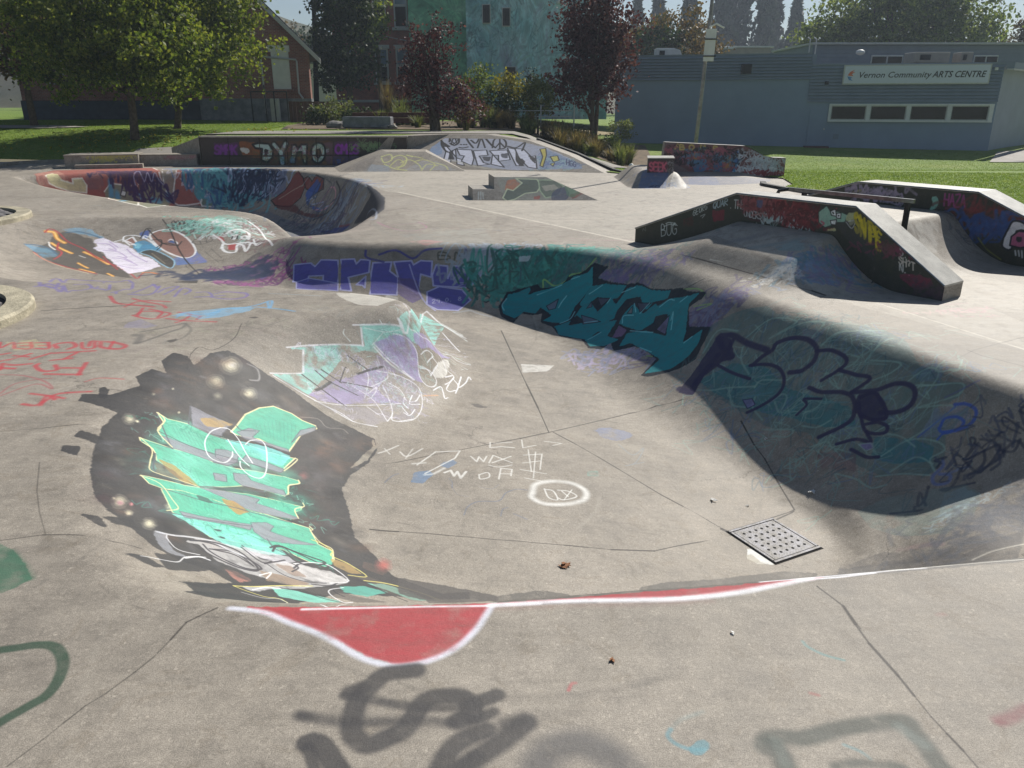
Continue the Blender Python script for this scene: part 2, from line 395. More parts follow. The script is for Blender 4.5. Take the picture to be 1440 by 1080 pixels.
f ece4c4 22 0 0 10: -516,1118 0,-2 0,-3 0,-2 -1,-1 -2,1 -1,2 0,2 0,3 0,2 1,1 2,-1
f ece4c4 35 0 0 10: -517,1117 1,-1 0,-2 -1,-2 0,0 -1,0 -1,2 -1,1 0,2 1,2 1,0 1,0
f ece4c4 55 0 0 10: -517,1117 0,-1 0,-2 0,-1 -1,0 0,0 -1,1 0,2 0,1 0,1 1,0 0,0
f ece4c4 85 0 0 10: -518,1116 1,0 0,-1 -1,-1 0,0 0,0 0,1 -1,1 0,0 1,1 0,0 0,0
f ece4c4 22 0 0 10: -550,1184 1,-3 0,-3 -1,-1 -1,-1 -2,1 -1,2 -1,3 0,3 1,2 1,0 2,-1
f ece4c4 35 0 0 10: -551,1183 1,-2 0,-2 -1,-1 -1,0 -1,0 -1,2 0,2 0,2 0,1 1,1 1,-1
f ece4c4 55 0 0 10: -551,1183 0,-2 0,-1 0,-1 -1,0 0,0 -1,1 0,2 0,1 0,1 1,0 0,0
f ece4c4 85 0 0 10: -552,1182 1,-1 0,0 -1,-1 0,0 0,0 -1,1 0,1 0,0 0,1 1,0 0,0
f ece4c4 22 0 0 10: -563,1144 1,-3 0,-3 -1,-3 -1,0 -2,1 -2,3 -1,4 0,3 1,2 2,1 2,-2
f ece4c4 35 0 0 10: -563,1144 0,-3 0,-2 0,-2 -2,0 -1,1 -1,2 -1,3 0,2 1,1 1,1 1,-1
f ece4c4 55 0 0 10: -564,1143 0,-2 0,-1 0,-1 -1,0 -1,0 0,2 -1,1 0,2 0,1 1,0 1,-1
f ece4c4 85 0 0 10: -565,1142 1,0 0,-1 -1,-1 0,0 0,0 -1,1 0,1 0,1 0,0 0,1 1,-1
f ece4c4 22 0 0 10: -460,799 1,-3 1,-2 -1,-2 -1,0 -2,1 -1,2 -1,3 0,2 1,1 1,1 1,-1
f ece4c4 35 0 0 10: -460,798 1,-2 0,-1 -1,-2 0,0 -2,1 0,2 -1,1 0,2 0,1 1,0 1,0
f ece4c4 55 0 0 10: -460,798 0,-2 0,-1 0,0 -1,-1 0,1 -1,1 0,1 -1,1 1,1 0,0 1,0
f ece4c4 85 0 0 10: -461,797 0,0 0,-1 0,0 0,0 0,0 -1,0 0,1 0,1 0,0 1,0 0,0
f fffef4 22 0 0 10: -505,1348 1,-7 -1,-7 -3,-5 -3,-2 -4,2 -2,5 -1,7 0,7 3,5 4,2 3,-2
f fffef4 35 0 0 10: -507,1346 1,-5 -1,-5 -2,-3 -2,-2 -3,1 -2,4 0,5 0,5 2,4 3,1 2,-1
f fffef4 55 0 0 10: -509,1344 1,-3 0,-3 -2,-3 -1,0 -2,0 -1,3 -1,3 1,3 1,3 2,0 1,0
f fffef4 85 0 0 10: -510,1343 0,-2 0,-2 0,-1 -1,0 -1,0 -1,1 0,2 0,2 1,1 1,0 1,0
f d9a0a8 22 0 0 10: -448,795 1,-5 0,-4 -1,-3 -2,-1 -2,2 -2,4 -2,4 0,4 1,3 2,1 2,-2
f d9a0a8 35 0 0 10: -449,794 1,-4 0,-3 -1,-2 -1,0 -2,1 -2,3 -1,3 0,3 1,2 1,0 2,-1
f d9a0a8 55 0 0 10: -450,793 1,-2 0,-2 -1,-2 -1,0 -1,1 -1,1 -1,3 0,2 1,1 1,0 1,-1
f d9a0a8 85 0 0 10: -451,792 1,-1 0,-1 0,-1 -1,0 -1,0 0,1 -1,1 0,1 1,1 0,0 1,0
f d98f90 22 0 0 10: -440,800 1,-3 0,-4 0,-2 -2,-1 -2,2 -1,2 -2,4 0,3 1,3 1,0 2,-1
f d98f90 35 0 0 10: -441,799 1,-2 0,-3 0,-1 -1,-1 -2,1 -1,2 -1,3 0,2 1,2 1,0 1,-1
f d98f90 55 0 0 10: -441,799 0,-2 0,-2 0,-1 -1,0 0,1 -1,1 -1,2 0,1 0,1 1,1 1,-1
f d98f90 85 0 0 10: -442,798 1,-1 0,-1 0,0 -1,0 0,0 -1,1 0,0 0,1 0,1 0,0 1,0
f b5655c 22 0 0 10: -165,920 0,-10 -3,-9 -6,-5 -6,0 -6,5 -3,10 0,10 3,10 6,5 6,-1 6,-5
f b5655c 35 0 0 10: -168,919 0,-7 -3,-7 -4,-4 -4,0 -4,4 -3,7 0,8 3,6 4,4 4,0 4,-4
f b5655c 55 0 0 10: -171,918 0,-5 -2,-4 -3,-3 -3,0 -2,3 -2,4 0,5 2,5 2,2 4,0 2,-3
f b5655c 85 0 0 10: -174,917 0,-3 -1,-2 -1,-1 -2,0 -1,1 -1,3 0,2 1,2 1,2 2,0 1,-2
f 8a5a58 22 0 0 10: -324,1117 0,-9 -1,-9 -4,-6 -4,-1 -5,3 -3,7 -1,9 2,9 3,6 5,2 4,-3
f 8a5a58 35 0 0 10: -327,1115 1,-6 -1,-7 -3,-4 -3,-1 -3,2 -3,5 0,7 1,6 2,5 4,1 3,-3
f 8a5a58 55 0 0 10: -329,1113 0,-4 0,-4 -2,-3 -2,-1 -2,2 -2,3 0,4 1,5 1,2 2,1 3,-1
f 8a5a58 85 0 0 10: -331,1112 0,-3 0,-2 -1,-1 -1,-1 -1,1 -1,2 0,2 0,2 1,2 1,0 1,-1
s c9c5c2 60 20 50 30: -493,1367 18,-1 10,-27 -11,-15
s b5aaa0 60 14 40 30: -382,1293 26,19 19,-15 24,14 12,-8
s 6b6460 40 10 22 30: -402,1335 23,-33 23,12
s 8a8580 30 10 50 30: -517,959 38,18
f b3aa98 80 0 0 30: -261,1254 5,15 4,25 6,-9 -6,-55 -14,-31 -9,-17
f b3aa98 80 0 0 30: -258,1302 3,8 5,-21 -2,-12
b 17171a+2a2725+6f5444+8a6a58+4a3a3c+77777c+1c1c20 62 90 0 200 301: -553,1352 40,30 104,-21 120,-38 39,-69 -19,-90 -4,-56 45,-134 35,-36 -79,-38 -52,-69 -11,-99 -52,-9 -47,29 -47,40 -61,119 -35,137 -16,111 13,68 0,90
b 8a8a8c+6a6a6e+9a8f80 55 50 0 70 302: -553,1352 40,30 104,-21 120,-38 39,-69 -19,-90 -4,-56 45,-134 35,-36 -79,-38 -52,-69 -11,-99 -52,-9 -47,29 -47,40 -61,119 -35,137 -16,111 13,68 0,90
f 60bd9e 96 0 0 10: -538,1087 17,-6 24,15 33,6 43,27 30,10 34,15 -5,-42 0,-20 -38,-13 -31,-16 -11,-38 -24,-11 -17,-11 -23,21 -8,9 -6,33
l ece2ae 95 13 20 10: -538,1087 17,-6 24,15 33,6 43,27 30,10 34,15 -5,-42 0,-20 -38,-13 -31,-16 -11,-38 -24,-11 -17,-11 -23,21 -8,9 -6,33 -18,21
f 60bd9e 96 0 0 10: -451,1167 -1,48 10,42 16,28 29,6 20,-6 22,2 4,-8 -17,-45 -1,-30 -1,-37 -22,-4 -23,0 -25,-22 -11,-1
l ece2ae 95 15 20 10: -451,1167 -1,48 10,42 16,28 29,6 20,-6 22,2 4,-8 -17,-45 -1,-30 -1,-37 -22,-4 -23,0 -25,-22 -11,-1 0,27
f 60bd9e 96 0 0 10: -521,991 13,1 26,8 26,23 19,2 20,12 27,26 35,22 20,5 3,-8 -11,-18 6,-28 -2,-10 -23,-7 -25,-14 -19,-43 -16,-34 -56,15 -10,20 -9,11 -18,7
l ece2ae 95 11 20 10: -521,991 13,1 26,8 26,23 19,2 20,12 27,26 35,22 20,5 3,-8 -11,-18 6,-28 -2,-10 -23,-7 -25,-14 -19,-43 -16,-34 -56,15 -10,20 -9,11 -18,7 -6,10
f 60bd9e 96 0 0 10: -470,881 18,12 22,18 28,41 26,32 29,18 36,13 1,-12 -5,-12 9,-14 -5,-9 -32,-20 -29,-17 -27,-23 -27,-18 -13,-20 -15,-3
l ece2ae 95 10 20 10: -470,881 18,12 22,18 28,41 26,32 29,18 36,13 1,-12 -5,-12 9,-14 -5,-9 -32,-20 -29,-17 -27,-23 -27,-18 -13,-20 -15,-3 -16,14
f 60bd9e 96 0 0 10: -440,867 14,23 29,24 27,12 29,22 31,8 23,4 4,-8 17,-29 20,-6 8,-23 -7,-29 -18,-1 -34,4 -32,-27 -34,-30 -15,8 -17,3 -14,1
l ece2ae 95 9 20 10: -440,867 14,23 29,24 27,12 29,22 31,8 23,4 4,-8 17,-29 20,-6 8,-23 -7,-29 -18,-1 -34,4 -32,-27 -34,-30 -15,8 -17,3 -14,1 -31,44
f 8ae0d2 85 0 0 15: -412,817 26,23 46,34 28,-6 24,-8 -18,-25 -38,-24 -23,0 -26,7
f 60bd9e 96 0 0 10: -318,880 24,16 27,20 16,-9 13,-24 -7,-18 -30,11 -28,-9
f 86e2dd 80 0 0 20: -435,1126 34,26 38,5 -2,-44 -33,-8 -29,-5 -24,9
f 6ab8a0 50 0 0 40: -511,1068 28,16 22,-19 -23,-28 -17,5
f 4fae95 45 0 0 60: -443,1184 20,93 43,-6 -3,-82 -27,-4
b 4fb898+5fc4a6+9ae6d4+57a890 60 100 0 80 304: -537,1088 176,61 28,-68 23,-125 65,-74 -60,-24 -66,-47 -41,6 -78,132
g 3f9a80+8fe0c8+4f8f80 60 90 6 46 313: -531,1080 170,69 28,-68 41,-120 47,-79 -108,-67 -59,2 -78,132
f 8f8f98 90 0 0 20: -506,1024 32,11 29,14 29,15 -6,-27 -20,-12 -41,-22
l 5c6068 95 6 20 20: -506,1024 32,11 29,14 29,15 -6,-27 -20,-12 -41,-22 -23,21
f 8f8f98 90 0 0 20: -445,1149 9,30 14,10 -2,-31 20,5 31,11 4,-9 -28,-7 -33,-16
l 5c6068 95 6 20 20: -445,1149 9,30 14,10 -2,-31 20,5 31,11 4,-9 -28,-7 -33,-16 -15,7
f 8f8f98 90 0 0 20: -449,1067 12,16 15,1 5,-23 -12,-19 -12,2
l 5c6068 95 6 20 20: -449,1067 12,16 15,1 5,-23 -12,-19 -12,2 -8,23
f 8f8f98 90 0 0 20: -415,1095 28,9 26,3 -1,-15 -29,-11 -23,-7
l 5c6068 95 6 20 20: -415,1095 28,9 26,3 -1,-15 -29,-11 -23,-7 -1,21
f 8f8f98 90 0 0 20: -426,994 12,14 8,-20 -11,-13
l 5c6068 95 6 20 20: -426,994 12,14 8,-20 -11,-13 -9,19
f 8f8f98 90 0 0 20: -410,1025 14,15 9,-11 43,13 7,-13 -25,-10 -28,-19 -12,5
l 5c6068 95 6 20 20: -410,1025 14,15 9,-11 43,13 7,-13 -25,-10 -28,-19 -12,5 -8,20
f 8f8f98 90 0 0 20: -420,928 21,29 25,21 13,5 0,-16 21,8 36,4 -7,-11 -26,-16 -28,-16 -27,0
l 5c6068 95 5 20 20: -420,928 21,29 25,21 13,5 0,-16 21,8 36,4 -7,-11 -26,-16 -28,-16 -27,0 -28,-8
f 8f8f98 90 0 0 20: -406,834 20,17 30,33 12,15 4,-18 -22,-17 -35,-38
l 5c6068 95 5 20 20: -406,834 20,17 30,33 12,15 4,-18 -22,-17 -35,-38 -9,8
f 8f8f98 90 0 0 20: -347,902 13,22 10,-1 1,-20 26,6 30,10 -26,-25 -25,-21 -18,8
l 5c6068 95 5 20 20: -347,902 13,22 10,-1 1,-20 26,6 30,10 -26,-25 -25,-21 -18,8 -11,21
f 8f8f98 90 0 0 20: -515,1153 23,1 34,9 1,-50 -12,-12 -24,-2
l 5c6068 95 6 20 20: -515,1153 23,1 34,9 1,-50 -12,-12 -24,-2 -22,54
f 8f8f98 90 0 0 20: -372,1251 19,34 1,-15 -18,-41 -4,-30
l 5c6068 95 7 20 20: -372,1251 19,34 1,-15 -18,-41 -4,-30 2,52
f b9975a 75 0 0 40: -494,1130 13,23 27,14 -11,-31 -14,-20
f b98f4e 75 0 0 45: -479,950 16,5 24,-12 18,-12 -11,-15 -22,10
f 7a6a58 60 0 0 50: -477,936 20,3 20,-13 -14,-16 -11,-4
f b58d55 85 0 0 30: -394,930 14,12 22,-11 -6,-24 -16,8
s 5c6068 88 11 20 15: -537,1084 55,-84
s 5c6068 88 11 20 15: -497,1096 -17,54
s 5c6068 88 11 20 15: -514,1033 40,2 44,27 30,17 38,13
s 5c6068 88 11 20 15: -495,1096 31,6 43,27
s 5c6068 88 12 20 15: -451,1167 9,-5 16,20
s 5c6068 88 12 20 15: -440,1141 39,14 31,11
s 5c6068 88 10 20 15: -488,963 26,-57 42,23
s 5c6068 88 10 20 15: -422,928 17,33 44,56
s 5c6068 88 10 20 15: -439,870 33,21 36,35 60,30
s 5c6068 88 9 20 15: -412,817 31,30 39,47
s 5c6068 88 11 20 15: -437,1025 15,12
s 5c6068 88 9 20 15: -319,878 13,-16 18,-2
s 5c6068 88 11 20 15: -483,1100 27,8
s 5c6068 88 10 20 15: -515,981 34,20
l 4c8f80 55 5 22 30: -509,1067 21,-28
l 4c8f80 55 5 22 30: -504,1069 21,-28
l 4c8f80 55 5 22 30: -499,1071 21,-28
l 4c8f80 55 5 22 30: -495,1074 22,-29
l 4c8f80 55 5 22 30: -490,1076 22,-29
l 4c8f80 55 5 22 30: -486,1078 23,-29
l 4c8f80 55 5 22 30: -481,1081 23,-29
l 4c8f80 55 5 22 30: -477,1084 24,-30
l 4c8f80 55 5 22 30: -472,1086 24,-30
l 4c8f80 50 5 22 30: -433,1190 11,-19
l 4c8f80 50 5 22 30: -430,1199 12,-25
l 4c8f80 50 5 22 30: -427,1208 14,-31
l 4c8f80 50 5 22 30: -423,1218 15,-39
l 4c8f80 50 5 22 30: -419,1227 16,-45
l 4c8f80 50 5 22 30: -415,1236 17,-52
l 4c8f80 50 5 22 30: -412,1246 19,-59
l 4c8f80 50 6 22 30: -406,1248 18,-59
l 4c8f80 50 6 22 30: -400,1251 17,-59
l 4c8f80 50 6 22 30: -394,1254 16,-60
l 4c8f80 50 6 22 30: -388,1256 15,-60
l 4c8f80 50 6 22 30: -382,1259 14,-61
l 4c8f80 40 4 22 30: -484,961 25,-17
l 4c8f80 40 4 22 30: -478,962 23,-18
l 4c8f80 40 4 22 30: -473,963 23,-18
l 4c8f80 40 4 22 30: -468,965 22,-20
l 4c8f80 40 4 22 30: -463,967 21,-22
l 4c8f80 40 4 22 30: -458,969 20,-23
l 4c8f80 40 4 22 30: -453,971 20,-25
l 4c8f80 40 4 22 30: -448,973 19,-27
l 4c8f80 40 4 22 30: -443,975 18,-28
l 4c8f80 40 4 22 30: -437,977 17,-30
l 4c8f80 45 4 22 30: -424,895 19,-31
l 4c8f80 45 4 22 30: -420,898 19,-33
l 4c8f80 45 4 22 30: -415,901 17,-34
l 4c8f80 45 4 22 30: -411,904 17,-35
l 4c8f80 45 4 22 30: -407,907 17,-36
l 4c8f80 45 4 22 30: -402,911 16,-38
l 4c8f80 45 4 22 30: -398,914 16,-40
l 4c8f80 45 4 22 30: -393,917 15,-41
l 4c8f80 45 4 22 30: -389,920 15,-42
f 3f5a54 75 0 0 30: -414,901 11,7 9,-2 -1,-9 -11,-6
f 33383c 85 0 0 10: -368,837 10,5 -2,-6 -6,-3
f 33383c 85 0 0 10: -359,824 9,5 -2,-6 -5,-2
s f2f4f4 92 10 25 5: -465,1136 -5,-28 6,-40 18,-33 18,6 1,29 -4,16
s f2f4f4 92 11 25 5: -465,1136 10,9 18,-14 18,-26 18,-23
s f2f4f4 85 11 25 5: -402,1069 -20,15 -25,30
s f2f4f4 92 11 25 5: -425,1126 2,20 12,15 13,-19 17,-59 2,-33 -13,-8 -16,10 -7,17
s ece2ae 92 11 25 10: -537,1088 16,-15 6,-40 31,-28
s ece2ae 92 10 25 10: -520,992 25,-23 15,-40 15,-24 45,24
s ece2ae 92 9 25 10: -470,879 23,1 25,-26 13,-15 -5,-19
s ece2ae 92 12 25 10: -357,1156 4,-6 -7,-48
s ece2ae 92 11 25 10: -336,1092 4,-10 -11,-18 7,-27
s ece2ae 92 10 25 10: -313,1027 4,-10 -8,-18 11,-23
s ece2ae 92 10 25 10: -288,965 6,-6 -1,-7 18,-22 18,-8 7,-29
f d8d6d4 70 0 0 40: -374,770 10,11 25,-17 29,3 37,10 31,19 33,46 -9,16 -22,-4 -31,-9 -31,-7 -27,-15 -30,-16 -13,-19
f c9c6c4 85 0 0 25: -297,821 25,27 37,11 24,-7 -3,-14 -33,-22 -31,-4
f 8f7a66 80 0 0 30: -300,788 22,13 33,5 -15,-22 -26,-15
f 8f7a6a 70 0 0 40: -294,820 17,14 23,-13 -13,-11
f c98878 70 0 0 60: -328,752 13,8 19,-6 -7,-22
f 7fcbb8 88 0 0 25: -276,755 20,16 41,1 16,-2 -28,-28 -33,-8
f 5fae9c 88 0 0 25: -216,823 24,20 34,-1 -22,-32 -27,-2
f 8fd8c4 90 0 0 20: -191,854 24,10 31,-7 31,-20 -22,-7 -31,16
f 55514e 70 0 0 30: -258,778 34,34 34,-9 38,4 -33,-25 -43,-1
f d9d9d8 70 0 0 40: -298,724 27,47 28,30 -6,-17 -26,-33 -9,-32
f b89a60 75 0 0 35: -244,896 24,0 24,-19 -19,-5 -19,6
f 6a5f55 50 0 0 50: -220,865 30,-3 34,-27 29,-9 33,15 -48,17 -44,17
s 37353a 90 15 20 12: -371,786 17,13 24,5 24,-4 6,-9 -12,-13 -21,-3 -18,3 -10,8
s 37353a 90 13 20 12: -353,783 16,19 15,-1 14,-9
s 37353a 90 11 20 12: -333,829 24,-10 11,7 -3,-16
s 37353a 90 11 20 12: -307,819 18,20 19,0 -2,-19
s 37353a 90 14 20 12: -273,831 4,25 21,9 29,-4 30,-6
s 37353a 90 13 20 12: -245,806 19,12 5,14
s 37353a 90 13 20 12: -226,818 10,-17 13,-9
s 37353a 90 11 20 12: -269,764 23,9 27,-5 21,0
s 37353a 90 12 20 12: -211,867 29,-16 26,-16 24,-12
s 37353a 90 15 20 12: -304,851 -1,16 9,8 23,-1 23,-3 13,5
s 37353a 90 10 20 12: -296,875 14,-11 18,-4 16,17
s 37353a 90 9 20 12: -300,813 24,-10 25,5 19,14
s e8dd7e 90 10 25 12: -303,716 11,-1 21,0 24,1 58,-125
s e8dd7e 90 10 25 12: -303,716 13,22 19,32 28,31
s e8dd7e 90 12 25 12: -193,861 26,6 30,-4 24,-8 22,-12
s e8dd7e 90 10 25 12: -276,929 13,-1 17,-11 2,-14 24,-7 28,-21 -22,-10
s efeff0 88 12 25 20: -359,733 6,19 10,5
s efeff0 88 10 25 20: -296,776 7,19 1,-20
s efeff0 88 11 25 20: -276,843 16,22 21,9 29,-25 -18,-23
s efeff0 88 10 25 20: -287,727 7,24 12,10
s efeff0 88 7 25 20: -290,703 20,4 23,9 76,-132 23,6
s efeff0 88 9 25 20: -211,823 -12,-18 4,-16 20,-19 9,8
s e8eaee 80 17 40 30: -400,761 12,10 11,15 17,17 19,0 23,3
s f2f2f2 88 8 25 30: -380,684 14,16 8,14 -2,20 5,15 7,10
s f2f2f2 85 8 25 30: -391,765 4,-8 16,-12 17,13
f c8ccd6 50 0 0 60: -401,759 1,4 4,3 5,-1 5,-7 6,-11 6,-8 6,-1 6,2 3,1 -1,-5 -4,-6 -5,-4 -5,0 -6,3 -6,5 -6,8 -6,9
f cfcdd2 75 0 0 40: -333,828 46,27 14,-2 -15,-24 -33,-14
s 37353a 90 17 20 12: -373,780 17,23 25,8 24,-14 5,-14 -16,-11 -26,-2 -24,4
s 37353a 90 13 20 12: -350,786 19,12 22,-5
s 37353a 90 13 20 12: -332,824 27,-13 10,14 8,17
s 37353a 90 16 20 12: -309,858 6,16 23,3 27,3 7,-4 -11,-17 -18,-8 -19,14
f 55534f 80 0 0 40: -19,874 58,22 39,-3 8,-286 94,318 44,21 66,16 70,24 49,17 53,-1 -203,-386 -144,-32 -128,-5
f 504d4b 88 0 0 20: -153,890 57,-3 77,-13 6,-293 -96,255 -37,6
f 6f6d6b 75 0 0 50: 278,630 219,379 56,-14 43,-30 34,-38 75,5 -205,-282 -142,-20 -71,-11
f 6f6d6b 45 0 0 80: 550,1001 70,-43 93,-12 -22,-38 -80,33
f b13a42 90 0 0 30: -237,579 48,-1 88,2 83,3 -1,-6 -11,-31 -16,-28 -22,-14 -22,-3 -24,8 -27,18 -28,18 -27,13 -22,10
f b13a42 86 0 0 25: -101,580 82,3 83,10 53,8 67,7 55,9 36,6 36,6 -23,-7 -37,-12 -70,-15 -66,-6 -90,-5 -44,-4
s dfe0ea 92 32 45 25: -249,576 31,-6 25,-14 25,-13 21,-13 20,-16 19,-10 18,-4 22,6 21,15 16,24 9,23 4,10
s e8e8ec 90 20 35 20: -185,574 47,2 62,2 57,1 44,3
s ececf0 92 38 40 20: -19,580 70,6 51,1 52,2 54,10 36,11 37,12
s ececf0 88 21 35 20: 233,618 35,5 43,6 35,5 26,4 26,3
s ececf0 88 18 35 20: 274,620 35,4 37,8
s e8e6da 75 11 35 30: 362,637 66,10 76,10
s 8d5d5c 22 30 70 60: -13,574 64,4 63,2 65,5
s 3b3a3c 88 85 18 18: -76,495 -12,-2 -12,-3 -8,-12 -7,-15 -1,-15 2,-15 4,-7 10,-6 12,6 12,9 6,16 6,12 12,4 14,-1 6,-7 3,-11 -10,-6
s 3b3a3c 86 72 25 18: -114,476 -9,-5
s 3b3a3c 86 71 20 18: -28,459 16,9
s 3b3a3c 86 52 30 20: -37,448 12,-4 11,7
s 3b3a3c 80 44 35 25: -126,467 22,-4 25,-6 28,-2 19,1
s 3b3a3c 78 49 45 25: -153,447 26,-5 23,-1 35,1 27,-2
s 3b3a3c 80 43 60 20: -155,448 5,-2
s 3b3a3c 88 86 22 18: 10,440 -12,-12 -13,-12 -10,-9 -7,-7
s 3b3a3c 80 69 40 20: -4,439 12,4
s 3b3a3c 88 82 20 18: -19,433 -11,-5 -11,-10 -6,-14 -3,-11
s 3b3a3c 86 61 25 18: -25,409 -11,-9
s 3b3a3c 90 81 14 15: -143,422 4,1 8,-5 12,-16 10,-13 9,-10
s 3b3a3c 88 45 25 18: -142,418 9,-18 6,-21
s 5a5959 84 130 35 25: 18,402 11,14 17,5 16,-7 13,-14 5,-13
s b5565a 70 14 40 30: 43,473 3,7 3,1
s 3d3a38 85 5 30 30: 77,504 5,2
s 3c4540 80 73 25 35: 175,418 2,5 8,4 20,-1 26,8 26,5 19,3 9,-1 0,-8 2,-13 1,-17 3,-9
s 3c4540 80 76 25 35: 181,420 3,-10 0,-16
s 79837e 55 48 40 40: 277,437 10,-17
s 6f7a74 45 41 40 40: 185,425 0,-22
s 3c4540 78 40 40 35: 218,401 18,3 20,-2 7,-3
s 6f9aa0 55 14 40 40: 231,420 9,-6 4,-6
s 5f8f99 75 17 40 30: 113,434 -3,-6 4,-7 9,-5 9,0
f 5f8f99 80 0 0 20: 126,421 2,2 3,1 3,1 2,0 2,-2 0,-2 0,-2 -1,-3 -2,-2 -2,-2 -2,-1 -3,0 -2,0 -2,1 -1,2 0,2 1,3
s 7fa8ac 22 17 60 60: 114,435 8,8 18,8
s 6a9c9c 65 14 40 35: 241,530 2,-7 10,-10 13,-6
s a8504f 50 15 50 40: 226,470 5,-2
s 7c4249 78 52 35 35: 352,442 12,4 17,8
s 94605c 45 24 50 50: 371,565 6,1
f f0f0ee 95 0 0 0: 184,540 3,2 0,-3 -2,-1
s 2b4a38 88 48 16 18: -422,518 16,4 12,3 13,0 12,-7 12,-16 6,-19 0,-15 -6,-10 -8,-11 -6,-9
f 3f6b54 86 0 0 35: -525,683 23,-11 20,-17 32,-35 -7,-14 -12,-12
s 3f6b54 60 35 60 50: -499,667 31,-29 16,-18
s b8434a 82 44 35 30: -769,1387 28,-7 31,-20 -3,-20 -36,10 -17,30
s b8434a 80 34 35 30: -745,1387 13,-44
s b8434a 78 39 35 30: -776,1357 -11,30 11,0
s b8434a 82 44 35 30: -828,1346 -16,23 23,11 21,-23 -4,-17
s b8434a 82 34 35 30: -801,1380 22,-37 18,3 -16,34
s b8434a 82 34 35 30: -863,1380 21,-37 -23,0
s b8434a 82 34 35 30: -852,1360 -17,0
s b8434a 82 34 35 30: -863,1380 -23,-2
s b8434a 82 34 35 30: -896,1380 22,-37 -24,0
s b8434a 82 34 35 30: -884,1360 -18,0
s b8434a 82 34 35 30: -896,1380 -19,-5
s b8434a 82 34 35 30: -904,1343 -25,37 -3,-34 -21,34
s b8434a 82 38 35 30: -751,1329 -64,-14
s b8434a 82 37 35 30: -777,1321 -3,-40
s b8434a 82 37 35 30: -822,1315 -16,-34
s b8434a 82 37 35 30: -799,1274 29,11
s b8434a 82 37 35 30: -856,1312 -17,-35
s b8434a 82 37 35 30: -879,1301 29,-7
s b8434a 82 37 35 30: -896,1315 -11,-9
s b8434a 82 37 35 30: -877,1277 -7,-8
s b8434a 84 40 35 30: -731,1261 19,-62
s b8434a 84 39 35 30: -768,1202 59,-3
s b8434a 84 40 35 30: -724,1233 -34,0
s b8434a 84 40 35 30: -777,1248 16,-25 -20,-6 -26,25 -3,13
s b8434a 84 41 35 30: -823,1255 -24,-7 -24,7
s b8434a 84 40 35 30: -871,1255 15,-32
s b8434a 84 40 35 30: -836,1230 -26,3
s b8434a 84 36 40 30: -725,1067 22,-5 4,24 4,25 43,9
s b8434a 80 32 40 30: -739,1111 35,-10 27,-10
s b8434a 80 36 40 30: -696,1062 -12,39 20,-15
s a6525a 60 21 40 30: -841,1199 42,-5 52,-29 29,-33 -38,22 -24,-53
s a6525a 55 21 40 30: -786,1111 -4,43 25,22 19,6
s b8434a 65 21 45 30: -683,1165 14,17 41,-4
f c9c58d 30 0 0 80: -949,1387 51,13 46,-43 -44,-28
s 7a70a6 80 46 35 30: -1159,1849 20,5 23,18 -289,508 -32,-10 263,-477 29,-16 49,-32
s 7a70a6 78 41 35 30: -1108,1838 27,-11 -319,555 41,34 116,-24 58,-12 302,-506 26,-25
s 7a70a6 78 34 35 30: -1390,2376 308,-538 37,-33 23,4 6,27 -29,36 -28,-5
s 7a70a6 78 35 35 30: -1016,1836 27,-14 6,38 -296,526 278,-550
s 7a70a6 78 35 35 30: -941,1784 14,32 -6,57 -264,504 271,-604
s 7a70a6 78 33 35 30: -890,1779 8,37 2,52
s 7a70a6 78 32 35 30: -894,1767 42,-9 11,21 -16,70
s 7a70a6 78 33 35 30: -810,1763 2,42 -3,44 -21,-22 -1,-43
s 7a70a6 78 32 35 30: -777,1742 -15,85 28,-22 2,-42
s 7a70a6 78 32 35 30: -741,1784 23,4 25,-42 -35,-8
s 7a70a6 78 32 35 30: -693,1773 19,15 47,-9 15,-33 -24,-28 -35,8 -21,16 25,12
s b0424a 85 44 35 30: -927,1746 44,-63 46,-18 54,-19
s b0424a 80 37 35 30: -847,1646 6,47 24,10 50,-10
s b0424a 80 37 35 30: -864,1722 42,-29 49,-28 21,-28
s b0424a 80 35 35 30: -796,1576 37,-25 26,0 8,42 -61,17 -6,-26
s b0424a 80 36 35 30: -802,1637 18,-69
s b0424a 80 36 35 30: -784,1628 38,-26 9,-43
s b0424a 80 35 35 30: -711,1602 33,-18 3,-49 -7,-16
s b0424a 80 34 35 30: -716,1551 41,-16 72,-11
s b0424a 80 35 35 30: -666,1576 14,-8 3,-25
f 7fb4d4 62 0 0 60: -714,1568 12,34 31,12 52,28 61,8 -5,-40 -45,-51 -38,-13 -25,22
s 6fa9d0 75 32 35 30: -640,1576 17,52 33,9 28,28 20,38 15,-66 -21,56
s 6fa9d0 70 32 40 30: -557,1646 45,-14 46,-22
s 6fa9d0 70 27 40 30: -698,1559 8,34 39,-9 25,26 -7,-51
f 8a86a0 50 0 0 60: -773,1480 -6,39 15,24 54,-47 -16,-19
s 6b6863 75 38 40 30: -723,1451 30,26 22,26 11,8 6,-31 -12,-29 -14,-42 -11,-27 -9,-7
s 6b6863 75 66 40 30: -725,1429 15,-7 14,-47
s 6b6863 60 29 40 30: -660,1511 29,-45 6,-57 -19,-21
f 4f4c48 80 0 0 20: -648,1392 12,14 8,-8 -7,-22
f 4a4744 85 0 0 10: -549,1559 13,5 13,-6 -11,-7
s 77736d 50 15 30 30: -540,1535 7,-33 22,-5 24,32 31,45
s 77736d 40 13 22 30: -503,1468 19,16 18,-7
f 45423e 88 0 0 10: -1067,2392 27,15 45,9 12,-39 -48,6
f c9c5ba 80 0 0 25: -414,1779 35,-5 -8,545 38,-5 86,-602 -33,-55 -43,9 -36,42 -20,30
s 8fa0a8 45 25 50 30: -568,1773 56,-9 71,-16
